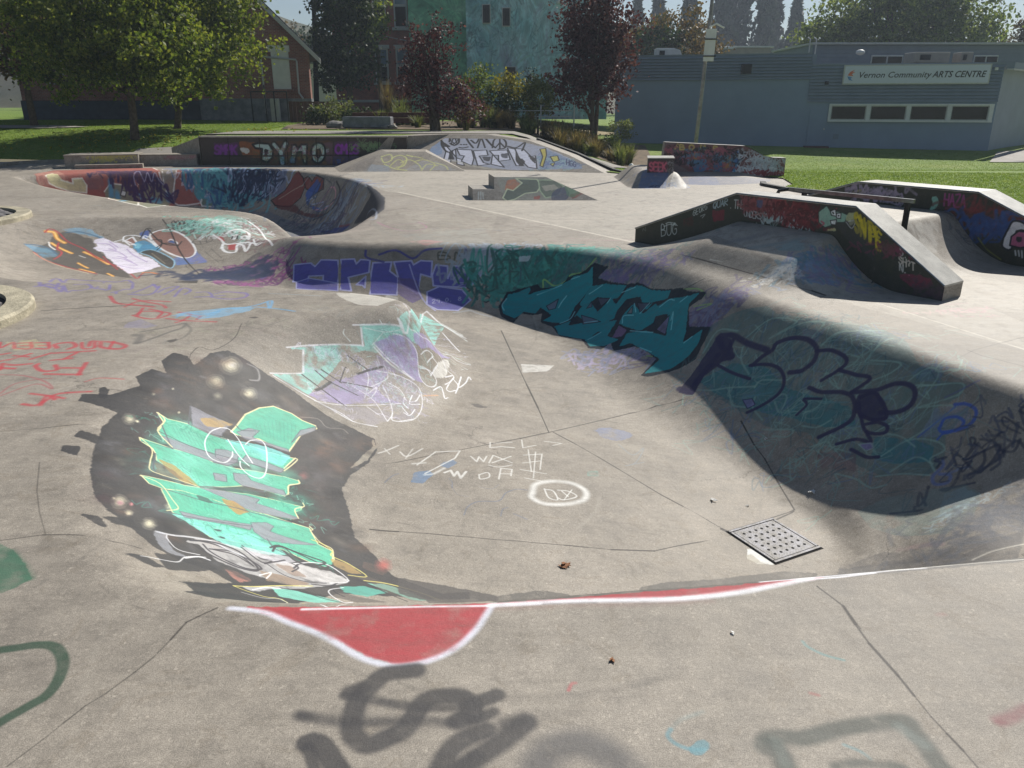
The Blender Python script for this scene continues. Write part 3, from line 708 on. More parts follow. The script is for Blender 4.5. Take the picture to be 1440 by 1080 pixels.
s 8a6fa0 60 21 40 30: -708,1800 43,-10 49,-32 -1,-40 -37,10
f 5a554f 88 0 0 25: -1690,2728 -11,49 9,52 -14,72 21,33 47,-8 73,-27 44,-62 87,-96 157,-205 62,-92 -98,45 -118,71 -104,64 -85,57
f 6fa4c4 65 0 0 60: -1744,2764 24,11 57,8 58,-55 -30,-38 -58,44
f 7fb0cc 65 0 0 60: -1705,2943 48,27 57,-5 83,-62 -75,20 -72,13 -21,-2
s 4a6f8a 80 51 30 30: -1738,2766 31,23 44,-6 43,-35
s 4a6f8a 75 40 30 30: -1676,2926 42,17 62,-17 44,-24
s e89a3c 92 80 25 10: -1738,2907 27,4 28,-36 37,-22
s f6d489 90 32 25 10: -1738,2907 27,4 28,-36 37,-22
s e89a3c 92 65 25 10: -1684,2834 37,-23 65,-37
s f6d489 90 26 25 10: -1684,2834 37,-23 65,-37
s e89a3c 92 63 25 10: -1549,2794 73,-53 79,-79
s f6d489 90 25 25 10: -1549,2794 73,-53 79,-79
s e89a3c 92 49 25 10: -1512,2677 70,-69
s f6d489 90 20 25 10: -1512,2677 70,-69
s e89a3c 92 48 25 10: -1465,2596 80,-60
s f6d489 90 19 25 10: -1465,2596 80,-60
s e89a3c 92 47 25 10: -1335,2524 42,-46
s f6d489 90 19 25 10: -1335,2524 42,-46
s e89a3c 92 47 25 10: -1223,2536 30,0 39,-35
s f6d489 90 19 25 10: -1223,2536 30,0 39,-35
s b5474a 88 32 25 12: -1737,2895 2,33 37,-11 56,-50 81,-47 85,-79
s b5474a 88 29 25 12: -1686,2721 58,-45 88,-43 109,-73 68,-48
s b5474a 88 38 25 12: -1664,2845 20,-49 25,-20 14,-38 3,-45
s b5474a 88 29 25 12: -1476,2741 125,-111 100,-118 51,-68 -18,92 69,-23
s b5474a 88 25 25 12: -1463,2757 67,-85 67,-88
s efece8 88 34 22 30: -1693,2836 17,-28 29,-22
s e8e4e0 80 25 22 30: -1548,2758 31,-19
s dfc9a0 60 24 22 30: -1683,2715 70,-48 87,-51 128,-92
f efe8f4 95 0 0 12: -1563,2893 30,20 71,-38 41,-19 36,-33 70,-76 35,-19 76,-97 -20,-60 -32,-59 -95,118 -76,95 -61,74 -51,30 13,20
s b9a4cc 75 24 30 30: -1537,2872 48,-9 49,-50 -33,13
s b9a4cc 75 23 30 30: -1488,2813 60,-14 59,-61 -40,18
s b9a4cc 75 22 30 30: -1423,2741 50,-19 81,-75 -32,2
s b9a4cc 75 22 30 30: -1361,2651 72,-45 41,-1
s b9a4cc 75 23 30 30: -1407,2824 47,-57 53,-51 36,-36
s b9a4cc 75 24 30 30: -1499,2887 53,-48
s b9a4cc 75 23 30 30: -1380,2739 55,-54
f 3f5fa8 80 0 0 30: -1412,2951 36,17 14,-65 -26,8
f 5a7fc0 70 0 0 60: -1191,2715 59,57 86,-124 -44,-6 -59,-8 -41,52
f 8d84b4 55 0 0 60: -1154,2788 102,-124 -35,-31 -54,61
f 9a7468 94 0 0 15: -1363,2936 7,11 16,10 19,3 20,-5 24,-12 24,-16 25,-22 25,-27 22,-28 18,-26 16,-27 12,-24 6,-21 2,-18 -2,-14 -6,-9 -9,-4 -13,4 -20,12 -24,18 -24,21 -21,19 -20,20 -20,21 -20,23 -18,23 -16,21 -12,18 -9,15
l efefee 95 42 20 15: -1363,2936 7,11 16,10 19,3 20,-5 24,-12 24,-16 25,-22 25,-27 22,-28 18,-26 16,-27 12,-24 6,-21 2,-18 -2,-14 -6,-9 -9,-4 -13,4 -20,12 -24,18 -24,21 -21,19 -20,20 -20,21 -20,23 -18,23 -16,21 -12,18 -9,15 -2,14
f 9a7468 92 0 0 15: -1444,2892 19,28 36,-48 -20,-16
l efefee 95 37 20 15: -1444,2892 19,28 36,-48 -20,-16 -35,36
f 4f9cc4 85 0 0 30: -1402,2879 33,14 66,-56 39,-43 -29,-9 -46,-7 -51,58
f 8fd0e0 80 0 0 30: -1394,2873 25,-9 13,-44 -26,9
f 47443f 88 0 0 20: -1342,2785 2,12 11,9 16,2 17,-8 20,-15 23,-19 25,-24 27,-28 22,-29 14,-32 9,-34 1,-20 -13,7 -22,24 -25,28 -23,28 -25,31 -24,26 -22,18 -21,13
l 9cc4d8 93 30 20 20: -1342,2785 2,12 11,9 16,2 17,-8 20,-15 23,-19 25,-24 27,-28 22,-29 14,-32 9,-34 1,-20 -13,7 -22,24 -25,28 -23,28 -25,31 -24,26 -22,18 -21,13 -12,11
s b5a88c 60 25 22 30: -1293,2772 53,-64 41,-52
s f2f2f2 90 35 22 30: -1478,2887 29,11 62,-44
s f2f2f2 90 35 22 30: -1447,2887 -11,39 41,4 57,-33 60,-66
s f2f2f2 90 32 22 30: -1272,2872 7,10 35,-34 1,-18
s f2f2f2 90 32 22 30: -1364,2914 -19,13 3,-22
f 3f62a0 90 0 0 10: -1272,2872 32,-11 4,-18 -23,10
s 2f2c2c 88 24 20 10: -1391,2906 -4,69 23,-3
s 2f2c2c 88 24 20 10: -1340,2889 36,-5 19,-50 -2,-36
s 2f2c2c 88 24 20 10: -1389,2974 100,-116 66,-29 7,27
s 2f2c2c 88 24 20 10: -1298,2824 21,32 62,-34
s 2f2c2c 88 23 20 10: -1354,3034 57,-78 61,-107 46,-80 66,-107 97,-150
s 2f2e30 88 23 20 10: -1308,3006 24,-48 11,3 -28,53 -7,-8
s 2f2e30 88 23 20 10: -1291,3005 25,-51 9,3 -26,54 -8,-8
s 2f2e30 88 23 20 10: -1275,3003 26,-52 8,3 -25,54 -7,-9
s 2f2e30 88 23 20 10: -1258,3002 26,-55 7,4 -23,53 -8,-9
s 2f2e30 88 23 20 10: -1241,3000 26,-56 6,3 -22,54 -7,-10
s 2f2e30 88 23 20 10: -1225,3000 27,-60 5,3 -21,55 -7,-10
s 2f2e30 85 23 22 30: -1300,2995 34,-46 40,-33 31,9 -18,61 -25,30
f 6b6a68 60 0 0 40: -1260,2948 53,-6 27,-30 -26,-5
s 4b4846 70 17 22 30: -1171,2837 4,37 24,12 43,-32 -13,-26 -31,-7 -29,22
s 4b4846 70 17 22 30: -1163,2879 29,-53
s 4b4846 70 17 22 30: -1136,2879 23,-51
s 4b4846 70 17 22 30: -1175,2849 75,-11
s 4b4846 70 16 22 30: -1094,2754 87,-116
s 4b4846 70 16 22 30: -1080,2777 69,-95
g 6fb8a4+8fc8ba+b5d8cc 80 220 35 20 31: -1215,3016 13,74 101,-92 44,-104 -57,-13 -54,29
f 7fb5a6 50 0 0 80: -1171,3075 8,75 61,-22 64,-55 11,-109 -55,-54 -35,4
g d6dcda+d8d8d8+9fd0c4 65 260 30 24 32: -1140,3051 54,82 129,-147 120,-236 -19,-48 -111,82 -92,104
g 7a5a66+8c5a5a+6a5a58 65 220 20 26 33: -1075,3136 110,-101 199,-388 -74,39 -120,252
f b04a48 90 0 0 20: -1028,2799 25,13 26,-65 -30,8
f b04a48 85 0 0 25: -1101,2883 33,-18 27,-36 -30,9
f b04a48 80 0 0 25: -899,2792 43,-90 -16,17
s f0f0ee 90 53 25 15: -1059,2888 11,20 30,25 37,-29 21,-71
s f0f0ee 90 51 25 15: -1049,2813 9,-37 29,-40 36,-11 -16,66 24,-7 33,-72 -7,75
s f0f0ee 90 45 25 15: -1031,2871 15,4 4,-22 -13,-4 -6,22
s f0f0ee 90 45 25 15: -996,2862 17,7 8,-28 -17,4 -8,17
s f0f0ee 90 44 25 15: -1107,2884 38,-35 28,-37 34,-5 49,0 50,-40
s f0f0ee 90 39 25 15: -942,2829 33,-76 17,16
s f0f0ee 90 40 25 15: -1028,3056 81,-103 122,-284
s 2a2a2a 85 32 22 30: -1030,2865 2,-15
s 2a2a2a 85 32 22 30: -1012,2869 4,-22
f a85248 82 0 0 25: -2987,4992 -19,257 144,60 145,148 272,0 156,-232 58,76 162,233 58,-143 32,-35 -77,-104 -168,-65 621,-1765 -255,219 -778,1372 391,-1024 -634,896 -27,-10
f cfae9a 55 0 0 60: -2987,4992 -12,142 55,57 160,-220 -64,-62 -51,-34
f 7f6a74 50 0 0 60: -2696,5044 77,53 24,-39 -43,-36 -45,-11
f 6f4a62 75 0 0 40: -2032,5432 67,128 104,-276 -93,-19 -52,83
f e0d8a6 95 0 0 12: -2880,4931 -10,93 85,-65 57,22 -5,12 46,27 24,-5 3,-23 -79,-40 -69,-30 -28,-8
l f2eedc 95 54 20 12: -2880,4931 -10,93 85,-65 57,22 -5,12 46,27 24,-5 3,-23 -79,-40 -69,-30 -28,-8 -24,17
f 8f9078 92 0 0 20: -2593,5044 27,38 75,36 62,29 807,-1725 -108,106 -142,142
l f0ece0 95 45 20 20: -2593,5044 27,38 75,36 62,29 807,-1725 -108,106 -142,142 -721,1374
f 8f9078 92 0 0 20: -2422,5155 69,41 80,37 769,-1809 -46,-77 -84,101
l f0ece0 95 44 20 20: -2422,5155 69,41 80,37 769,-1809 -46,-77 -84,101 -788,1707
f 9c8f80 88 0 0 30: -2424,5432 151,-146 46,19 2,-112 -33,-30 -31,57
f 6f8878 90 0 0 20: -2102,5285 53,43 84,-7 18,-46 -117,-29
l f0ece0 95 52 20 20: -2102,5285 53,43 84,-7 18,-46 -117,-29 -38,39
s efe9e0 88 53 22 30: -2445,5457 128,-208 28,-24 18,-15 761,-1787
s efe9e0 88 57 22 30: -2227,5305 3,-113 133,55 18,26 -29,12
s 5fa0c4 85 165 30 20: -2554,5050 30,13 761,-1479
s 5fa0c4 85 184 30 20: -2411,5132 19,-11
s 5fa0c4 85 185 30 20: -2346,5144 41,15
s 5fa0c4 85 186 30 20: -2261,5204 10,-12
s 5fa0c4 85 190 30 20: -2049,5294 31,8 -6,-18
g 4a2f5a+5a3a4e+3f2a52 92 420 70 14 41: -2558,5126 215,118 54,-19 -156,-86 -91,-45
s b9b6c8 70 47 22 30: -2437,5147 -11,21 17,37 39,-25 12,36 27,-16 12,36 27,-11 25,0
f ecece8 90 0 0 10: -2504,5094 23,9 -5,-22 -25,-7
l 3a3a3a 95 27 20 10: -2504,5094 23,9 -5,-22 -25,-7 7,20
g cfc6cc+7a8aa8 85 400 50 8 42: -2171,5313 153,66 3,-28 -154,-64
f 3f6f86 80 0 0 40: -2063,5534 89,-101 57,11 10,-124 -38,-60 -49,-4 8,93
f 5a6f9a 60 0 0 50: -1858,5451 367,-129 5,-128 -143,68 -229,68
f 5a6f86 45 0 0 70: -1906,5314 318,-160 308,-361 209,-215 230,-392 -89,68 -227,283 188,-1475 -876,2206
g 4f9aa0+6fb0b4+35608a+2f4f6a 85 500 70 34 43: -1985,5414 165,23 75,-139 -148,-9 -82,43
g 1f2a44+26324f+a9b4cc 85 500 60 18 44: -1823,5450 232,-77 -5,-85 -197,79
s 1d2640 90 53 22 30: -1774,5428 -18,11 -14,-8 5,-8 25,-8 5,-8 -16,-1 -18,6
s 1d2640 90 53 22 30: -1733,5395 -20,11 -2,15 16,9 21,-18 3,-15 -18,-2
s 1d2640 90 53 22 30: -1700,5385 -6,37 33,-15 5,-16 -33,7
s 1d2640 90 53 22 30: -1644,5363 14,35 31,-57
s 1d2640 90 53 22 30: -1634,5370 24,-12
s 1d2640 90 53 22 30: -1550,5345 -24,32 -13,-17 2,-18 22,-22 19,-7
f 8a3f38 92 0 0 20: -1594,5227 105,-18 88,31 52,-86 27,-53 -30,-45 -73,7 -130,106
l 2a1c20 95 46 20 20: -1594,5227 105,-18 88,31 52,-86 27,-53 -30,-45 -73,7 -130,106 -39,58
f 8a3f38 90 0 0 25: -1348,5147 41,-24 36,-58 26,8 70,-95 10,-64 -63,50 -90,109
l 2a1c20 95 41 20 25: -1348,5147 41,-24 36,-58 26,8 70,-95 10,-64 -63,50 -90,109 -30,74
f 3f66b4 88 0 0 30: -1314,5051 84,-16 39,-71 -35,-8 -39,18 -13,-25 69,-91 71,-101 -40,29 -124,193
f 6a2f2e 85 0 0 30: -1555,5169 169,-122 77,-122 200,-234 -56,29 -229,282 -135,132
s d9a0a4 88 65 22 30: -1139,4863 28,-8 45,-68 4,-72 -76,42 -67,79
s c98f94 80 57 22 30: -1218,4859 63,-6 37,-10
s b9c4dc 80 52 22 30: -1294,4988 71,-51 -34,-10 107,-105 -32,-12 82,-75 -25,-3
s c4b49a 75 46 22 30: -1532,5193 49,-15 79,-30 61,-35
s 8fa8a8 65 55 22 30: -1352,5116 65,-4 44,-49
s 26202a 85 64 22 30: -1062,4823 38,-104 -12,-58 -73,30 -96,63
s 6f8f9a 55 64 22 30: -1311,4897 81,-104 104,-99 77,-57
g a9b4bc+8f9cac 80 450 60 18 45: -1013,4730 252,-558 -30,-11 -210,391 -32,87
f 262a38 88 0 0 20: -821,4442 113,-339 115,-403 58,-411 -13,-212 -194,837 -99,229 78,-55 51,-85
s a9b0bc 80 48 22 30: -717,3852 17,-15 78,-264 86,-477 -18,-39
f 2f3f8a 80 0 0 40: -1128,4544 141,-153 133,-219 -76,82 -125,169
f 8a3f4a 80 0 0 40: -993,4426 138,-244 -19,18 -90,154
g 3a4a5a+4a4a60+6a5a70 60 450 60 22 46: -1420,5041 553,-702 -81,10 -336,461
f 403e48 55 0 0 50: -910,2594 33,83 58,-101 30,-159 159,-584 -262,540
g 8a4a78+6a3f6a+9a5a8a 85 320 35 24 51: -888,2617 104,-63 13,-154 -76,-46
f 4a5a86 60 0 0 50: -819,2498 29,-4 6,-47 -20,-12
g 3a4560+2f3a55 80 400 100 10 52: -950,2462 33,153 66,-123 -18,-130
f 5a58ae 90 0 0 15: -704,2477 61,-22 17,-16 18,12 57,-16 9,-68 -49,14 -2,21 -49,11 1,-20 -49,9
l b4b4dc 95 29 20 15: -704,2477 61,-22 17,-16 18,12 57,-16 9,-68 -49,14 -2,21 -49,11 1,-20 -49,9 -14,75
f 5a58ae 90 0 0 15: -541,2435 43,-5 8,-13 13,9 30,-4 0,-30 -10,-2 -54,-7 17,-49 -35,6
l b4b4dc 95 29 20 15: -541,2435 43,-5 8,-13 13,9 30,-4 0,-30 -10,-2 -54,-7 17,-49 -35,6 -12,95
f 5a58ae 90 0 0 15: -437,2415 59,0 -4,-22 27,-16 2,-55 -82,-1 -5,68
l b4b4dc 95 29 20 15: -437,2415 59,0 -4,-22 27,-16 2,-55 -82,-1 -5,68 3,26
f 5a58ae 90 0 0 15: -482,2357 26,24 2,-36 -8,8
l b4b4dc 95 29 20 15: -482,2357 26,24 2,-36 -8,8 -20,4
f 5a58ae 90 0 0 15: -371,2415 55,3 7,-9 22,10 36,-2 -1,-36 -33,7 -5,-57 -57,29 -16,38
l b4b4dc 95 29 20 15: -371,2415 55,3 7,-9 22,10 36,-2 -1,-36 -33,7 -5,-57 -57,29 -16,38 -8,17
f 5a58ae 90 0 0 15: -238,2409 36,-3 2,-28 15,28 55,-3 39,-18 -41,-32 -112,6 -5,27
l b4b4dc 95 29 20 15: -238,2409 36,-3 2,-28 15,28 55,-3 39,-18 -41,-32 -112,6 -5,27 11,23
f 5a58ae 90 0 0 15: -262,2340 37,17 71,-9 27,-31 -36,-41 -63,-2 -33,21
l b4b4dc 95 28 20 15: -262,2340 37,17 71,-9 27,-31 -36,-41 -63,-2 -33,21 -3,45
f 6a5a8c 80 0 0 25: -355,2377 58,-3 24,-56 -30,-24 -47,32
f 5a58ae 80 0 0 25: -679,2399 39,6 99,-39 5,-30 -134,25
l b4b4dc 85 24 20 25: -679,2399 39,6 99,-39 5,-30 -134,25 -9,38
s b4b4dc 80 22 22 30: -511,2383 17,-49
s b4b4dc 80 26 22 30: -322,2409 49,-95 42,-47
s 43418c 85 39 25 30: -463,2446 5,-17 54,-13
s 43418c 85 39 25 30: -419,2433 52,9 54,-19 38,19 52,4
s 43418c 85 38 25 30: -147,2445 4,-26 13,-14
s 43418c 85 38 25 30: -130,2405 -19,-12
s 2a2e33 90 29 22 30: -109,2332 0,20 15,0 1,-6 -16,-4 20,-8
s 2a2e33 90 29 22 30: -72,2335 -9,5 0,9 9,6 9,-5 0,-9 -9,-6
s 2a2e33 90 29 22 30: -37,2353 -8,2 -9,-5 -1,-9 10,-4 8,3
s 2a2e33 90 29 22 30: -29,2337 0,19
s 2a2e33 90 29 22 30: -11,2356 -18,-11
s 2a2e33 90 29 22 30: -24,2348 15,-10
s 2a2e33 90 28 22 30: -79,2308 -9,5 0,9 9,5 9,-4 0,-9 -9,-6
s 2a2e33 90 28 22 30: -62,2309 -1,19 20,-18 0,18
s 2a2e33 85 26 22 30: -138,2342 10,5 -10,6
s c4c4da 80 14 22 30: -244,2312 4,4 5,-2 -8,-13 9,2
s c4c4da 80 14 22 30: -223,2312 -6,-1 -1,4 3,3 5,-2 -1,-11
s c4c4da 80 14 22 30: -215,2307 1,0
s c4c4da 80 14 22 30: -200,2309 -4,6 4,8 5,-6 -5,-8
s c4c4da 80 14 22 30: -189,2311 1,1
s c4c4da 80 14 22 30: -161,2322 -3,2 3,3 4,-2 -4,-3 -4,-4 5,-3 4,4 -5,3
s 3d4434 70 27 22 30: -232,2420 0,16 25,-2 2,-5 -27,0 32,-2 2,-6 -34,-1
s 3d4434 70 27 22 30: -181,2418 4,16 16,-10 16,8 4,-16
g a9b2bc+9aa6b0 85 260 28 22 53: -131,2441 131,-4 0,-44 -91,1
s b0b8c0 50 32 50 30: -175,2264 25,8 24,6 26,-13 38,-14
g 3f8f84+2f7a70+4aa08f+35665e 85 340 40 70 54: -23,2423 234,-68 16,-58 -67,15 -147,37 -41,28
g 6f5f8a+5a4f72+7a6f90 60 260 35 22 55: 226,2281 131,-149 24,-77 -52,56 -54,84
g 5a7a78+48606a 45 300 30 24 56: 64,2434 193,-113 119,-175 66,-120 -146,203 -182,162
f cfd6dc 80 0 0 30: 21,2406 38,-7 -6,-9 -30,4
f 7a68a0 45 0 0 70: 248,2262 71,-69 13,-55 -48,53 -33,51
f 7a68a0 50 0 0 70: 447,1885 50,-67 -11,-58 -45,23 -6,76
g 6f5f8a+5a4f72+7a7f9a 60 260 35 16 57: 450,1880 46,-67 -13,-70 -51,75
s 9ac46a 80 28 22 30: 95,2317 3,18 33,-31 34,-5 14,5 38,-19 33,7
s 9ac46a 80 20 22 30: 415,1982 30,-33 25,-36 9,-33 -7,0
s 9ac46a 70 20 22 30: 453,1876 33,-41 -29,23
s 9ac46a 75 21 22 30: 337,1845 23,-31 -7,-20
g b4a8c4+8a8fa8 60 300 30 14 58: 248,1992 80,-95 -9,-64 -70,89
f 10222e 94 0 0 8: -42,2291 25,42 40,2 55,-4 9,-13 63,-22 20,8 37,-15 38,-7 38,-45 -32,1 25,-34 47,-65 27,-30 30,-63 37,-55 20,-24 11,-28 35,-58 -12,-6 -27,15 -9,-54 23,-34 17,-26 -26,-27 -18,-22 -36,4 -70,30 -13,17 43,34 -16,51 -22,45 -50,26 -4,44 -26,-12 -32,31 -13,56 -56,53 -20,66 -32,33 6,35 -29,4 -34,15 -24,-42 -35,35
f 1f8f96 97 0 0 6: -31,2290 19,36 37,2 33,4 -3,-14 -12,-5 39,0 83,-18 24,-1 36,-20 15,4 -3,-45 -53,-25 -21,-35 -18,-1 -56,39 29,10 -32,43 -15,-17 -34,16 -29,-22 -35,25
f 1f8f96 97 0 0 6: 232,2233 43,-35 48,-63 -14,-5 -13,-5 -49,60 -18,1 -27,8 -4,14
f 1f8f96 97 0 0 6: 322,2126 27,-23 34,-66 33,-50 -10,-14 -31,35 -17,-5 -9,60 -30,34 -27,-9 -7,20
f 1f8f96 97 0 0 6: 202,2194 27,-8 14,-50 37,10 17,-52 -16,-26 -25,8 -49,55 -20,45 -15,-9 -30,-44 -21,46 51,-2
f 1f8f96 97 0 0 6: 126,2171 72,-39 66,-58 24,-21 -24,-29 -28,34 -27,-18 -34,33 -43,46
f 1f8f96 97 0 0 6: 200,2047 45,3 35,6 -22,-42 26,-41 -38,3 -36,27
f 1f8f96 97 0 0 6: 306,2058 26,4 18,-60 28,-4 9,-24 -21,-31 -31,10 -34,59 -10,25
f 1f8f96 97 0 0 6: 281,1945 25,34 43,-43 38,-70 13,65 -31,32 11,21 30,-15 26,-34 35,-37 -26,0 -19,-72 -11,-20 45,-13 -15,-27 -25,-15 -41,-4 -59,33 42,25 -29,72 -25,55 -20,6
f 6a6478 80 0 0 20: 215,2177 16,10 -1,-19
l 10222e 85 12 20 20: 215,2177 16,10 -1,-19 -15,9
f 55586a 85 0 0 20: 247,2182 33,-36 -27,1
l 10222e 90 12 20 20: 247,2182 33,-36 -27,1 -6,35
f 6a6478 80 0 0 20: 200,2165 29,-41 19,-34 -46,34
l 10222e 85 12 20 20: 200,2165 29,-41 19,-34 -46,34 -2,41
f 55586a 85 0 0 20: 341,2053 30,-42 -28,6
l 10222e 90 12 20 20: 341,2053 30,-42 -28,6 -2,36
f 8a7a7a 80 0 0 20: 314,2049 15,8 -4,-22
l 10222e 85 12 20 20: 314,2049 15,8 -4,-22 -11,14
f 8a7ea0 80 0 0 25: 370,1913 33,9 -17,-48
l 10222e 85 11 20 25: 370,1913 33,9 -17,-48 -16,39
f 8a6a90 85 0 0 30: 269,1995 21,36 17,-40 -14,-13
f 7a7488 80 0 0 25: 103,2260 36,4 -10,-25 -19,4
l 10222e 85 13 20 25: 103,2260 36,4 -10,-25 -19,4 -7,17
s 8fd8dc 80 22 30 15: -24,2278 -6,18 13,19
s 8fd8dc 80 22 30 15: 77,2304 73,-8
s 8fd8dc 80 21 30 15: 179,2293 23,-9
s 8fd8dc 80 21 30 15: 138,2237 10,12 15,10
s 8fd8dc 80 21 30 15: 226,2215 36,-9
s 8fd8dc 80 21 30 15: 140,2174 28,0 15,17
s 8fd8dc 80 20 30 15: 206,2127 34,-25
s 8fd8dc 80 20 30 15: 309,2130 32,-24
s 8fd8dc 80 19 30 15: 299,2028 6,22 23,-25
s 8fd8dc 80 19 30 15: 334,2060 0,-31
s 8fd8dc 80 19 30 15: 343,2012 25,4
s 8fd8dc 80 19 30 15: 387,1974 22,-8 10,-16
s 8fd8dc 80 19 30 15: 362,1913 -27,37 -21,29
s 8fd8dc 80 18 30 15: 404,1903 8,17 -12,-46
s 8fd8dc 80 17 30 15: 418,1802 18,-2
s 8fd8dc 80 18 30 15: 327,1891 22,-42
s 8fd8dc 80 18 30 15: 429,1928 16,-5
s 8fd8dc 80 19 30 15: 209,2040 35,6
s 8fd8dc 80 20 30 15: 280,2146 -10,-6
f 5c7a76 62 0 0 45: 473,1782 43,-27 59,-58 8,-44 40,-69 46,-65 62,-52 7,-75 -19,-84 19,-66 19,-34 -13,-7 -27,18 14,-30 24,-12 -41,-8 -9,-26 -22,-12 -56,51 -13,29 -22,52 -30,93 -51,72 -46,106 -46,101 21,84
f 3f7f82 78 0 0 30: 424,1658 67,-23 51,-80 18,-76 39,-81 29,-66 -3,-39 -36,42 -44,83 -61,91 -41,86
f 357a84 72 0 0 40: 642,1252 42,-51 16,-33 -12,-16 -43,39 -18,35
f 4c6a6c 60 0 0 40: 632,1488 54,-23 40,-40 -35,-39 -40,52
f 6a8aa0 50 0 0 60: 708,1299 26,-9 13,-17 -10,-24 -23,25
f 8a7ab0 30 0 0 70: 608,1566 33,-45 -21,-14 -14,34
f 7a4a5a 38 0 0 80: 564,1304 48,-51 -10,-34 -41,47
f 8a94b0 45 0 0 60: 717,1219 29,-33 1,-24 -37,13 -22,26
g 5c7a76+7f9a94+6a7f9a+3f6470 50 300 14 60 65: 476,1769 265,-310 8,-246 -44,-70 -75,47 -65,176 -95,171
g 8aa89c+9ab8a8 55 340 12 26 66: 524,1695 202,-270 14,-209 -65,-41 -80,97 -70,210
s 9ab8a8 62 25 35 30: 447,1727 36,23 32,-49
s 9ab8a8 62 23 35 30: 518,1666 55,-16 33,-59 -47,20 60,-38 24,-33 -27,-14
s 9ab8a8 62 23 35 30: 514,1649 -8,-27 5,-46
s 9ab8a8 62 22 35 30: 624,1493 26,-1 36,-27 45,-6
s 9ab8a8 62 21 35 30: 667,1386 19,7 37,16
s 9ab8a8 62 21 35 30: 654,1420 7,-17 -12,0 -12,13
s 9ab8a8 62 20 35 30: 673,1378 30,-50 -15,-1 -22,15
s 9ab8a8 62 18 35 30: 697,1288 30,-40 26,-32 -10,-9 -42,34 24,-28 8,-18 -44,10 -10,3
s 9ab8a8 62 23 35 30: 418,1628 26,-26 26,-20 44,-45
s 9ab8a8 62 22 35 30: 470,1559 -1,-29 19,-24
s 9ab8a8 62 22 35 30: 513,1535 15,3 36,-44
s 9ab8a8 62 21 35 30: 598,1426 19,9 1,-27 6,-22
s 9ab8a8 62 22 35 30: 509,1513 -9,-19 8,-43
s 9ab8a8 62 21 35 30: 568,1408 14,5 16,-19 -10,-6 -20,11
s 9ab8a8 62 22 35 30: 535,1477 15,-2 5,-16 -18,-18 -1,29
s 9ab8a8 62 20 35 30: 560,1376 17,-26 22,-9
s 9ab8a8 62 21 35 30: 503,1429 42,-45 -11,-7 -20,24
s 9ab8a8 62 19 35 30: 559,1322 23,-13 3,-16
s 9ab8a8 62 18 35 30: 638,1215 38,-7 27,-32 5,-23 -19,3 -2,-24
s 9ab8a8 62 18 35 30: 577,1238 20,-33 11,-33 19,-11
s 9ab8a8 62 18 35 30: 621,1187 31,-25 28,-31
s 9ab8a8 62 22 35 30: 564,1494 24,-9
s 9ab8a8 62 18 35 30: 640,1179 35,-4 14,-29
s 9ab8a8 62 18 35 30: 680,1190 -10,32 -17,26
s 5f9aa0 50 22 40 30: 489,1533 48,-38
s 5f9aa0 50 20 40 30: 597,1389 31,-45
s 5f9aa0 50 21 40 30: 546,1423 17,-1
s 332d52 90 85 20 15: 384,1662 19,-30 15,23 24,17 29,14
s 332d52 90 81 20 15: 480,1731 4,-46 6,-33
s 332d52 90 75 20 15: 485,1731 20,-30 19,-52 26,-58
s 332d52 90 70 20 15: 441,1665 37,3 24,21
s 332d52 90 56 20 15: 521,1589 19,-1 17,-7 10,5 23,-21 19,-32 8,-35 -9,-18 -20,5 -17,19
s 332d52 90 41 20 15: 517,1593 26,-31 16,-33 1,-31 -12,-16 -23,0 -36,8
s 332d52 90 44 20 15: 616,1493 18,-28 11,-32 0,-17 -12,1 -25,13
s 332d52 90 42 20 15: 633,1417 17,-39 13,-28 -27,7
s 332d52 90 46 20 15: 589,1439 13,-31 23,-34 10,-27 -4,-24 -13,-12 -43,17
s 332d52 90 48 20 15: 636,1357 28,-34 24,-19 14,-23 2,-17 -10,-10 -18,9 -17,20
s 332d52 90 40 20 15: 644,1334 16,-11 6,-33 -3,-21 -15,12 -12,25 3,23
s 332d52 90 35 20 15: 635,1302 -1,-30 19,-24 7,5 -8,18 -18,16
s 332d52 90 35 20 15: 593,1291 26,-18 15,-23 0,22
s 332d52 90 35 20 15: 608,1263 13,-31 14,-15
s 332d52 90 39 20 15: 466,1660 20,-50 24,-47
s 332d52 90 30 20 15: 559,1407 18,3 0,16 21,-30
f 332d52 88 0 0 15: 393,1669 52,44 36,24 19,-36 -2,-60 -31,25 -26,-1 -35,-45 -27,31
f 332d52 85 0 0 15: 643,1342 23,-26 2,-29 -5,-23 -16,14 -15,27 -1,24
f 8a78b0 70 0 0 30: 488,1527 16,-13 1,-18 -14,3
l 332d52 75 12 20 30: 488,1527 16,-13 1,-18 -14,3 -3,28
f 8a78b0 75 0 0 30: 619,1262 15,-14 0,-11 -10,5
l 9ab0a8 80 12 20 30: 619,1262 15,-14 0,-11 -10,5 -5,20
s 3f5fb4 88 30 25 15: 737,1198 11,-14 5,-19 -8,-9 -14,6 -17,15
s 3f5fb4 88 26 25 15: 714,1188 8,5 12,-13 4,-14 -9,-1 -15,14 -2,9
s 3f5fb4 80 20 22 30: 706,1175 7,1 8,-7
s 3f5fb4 60 18 40 30: 688,1201 16,-1 32,-5
s 5a74b8 60 28 40 30: 701,1142 -4,-11 -15,-4 -3,-15 13,-10 7,9 -9,12
s 7a92c4 50 23 50 30: 697,1115 15,-6 10,-7
s 5a5a9a 45 18 40 30: 731,1219 22,-12 19,-5
g 2f3348+3f4458+4a5068 75 200 22 9 61: 739,1165 53,-57 -15,-37 -33,24 -19,33
f 7f948c 45 0 0 80: 574,1136 41,3 54,-29 37,-30 3,-40 -35,-44 -40,-10 -35,52 -25,48
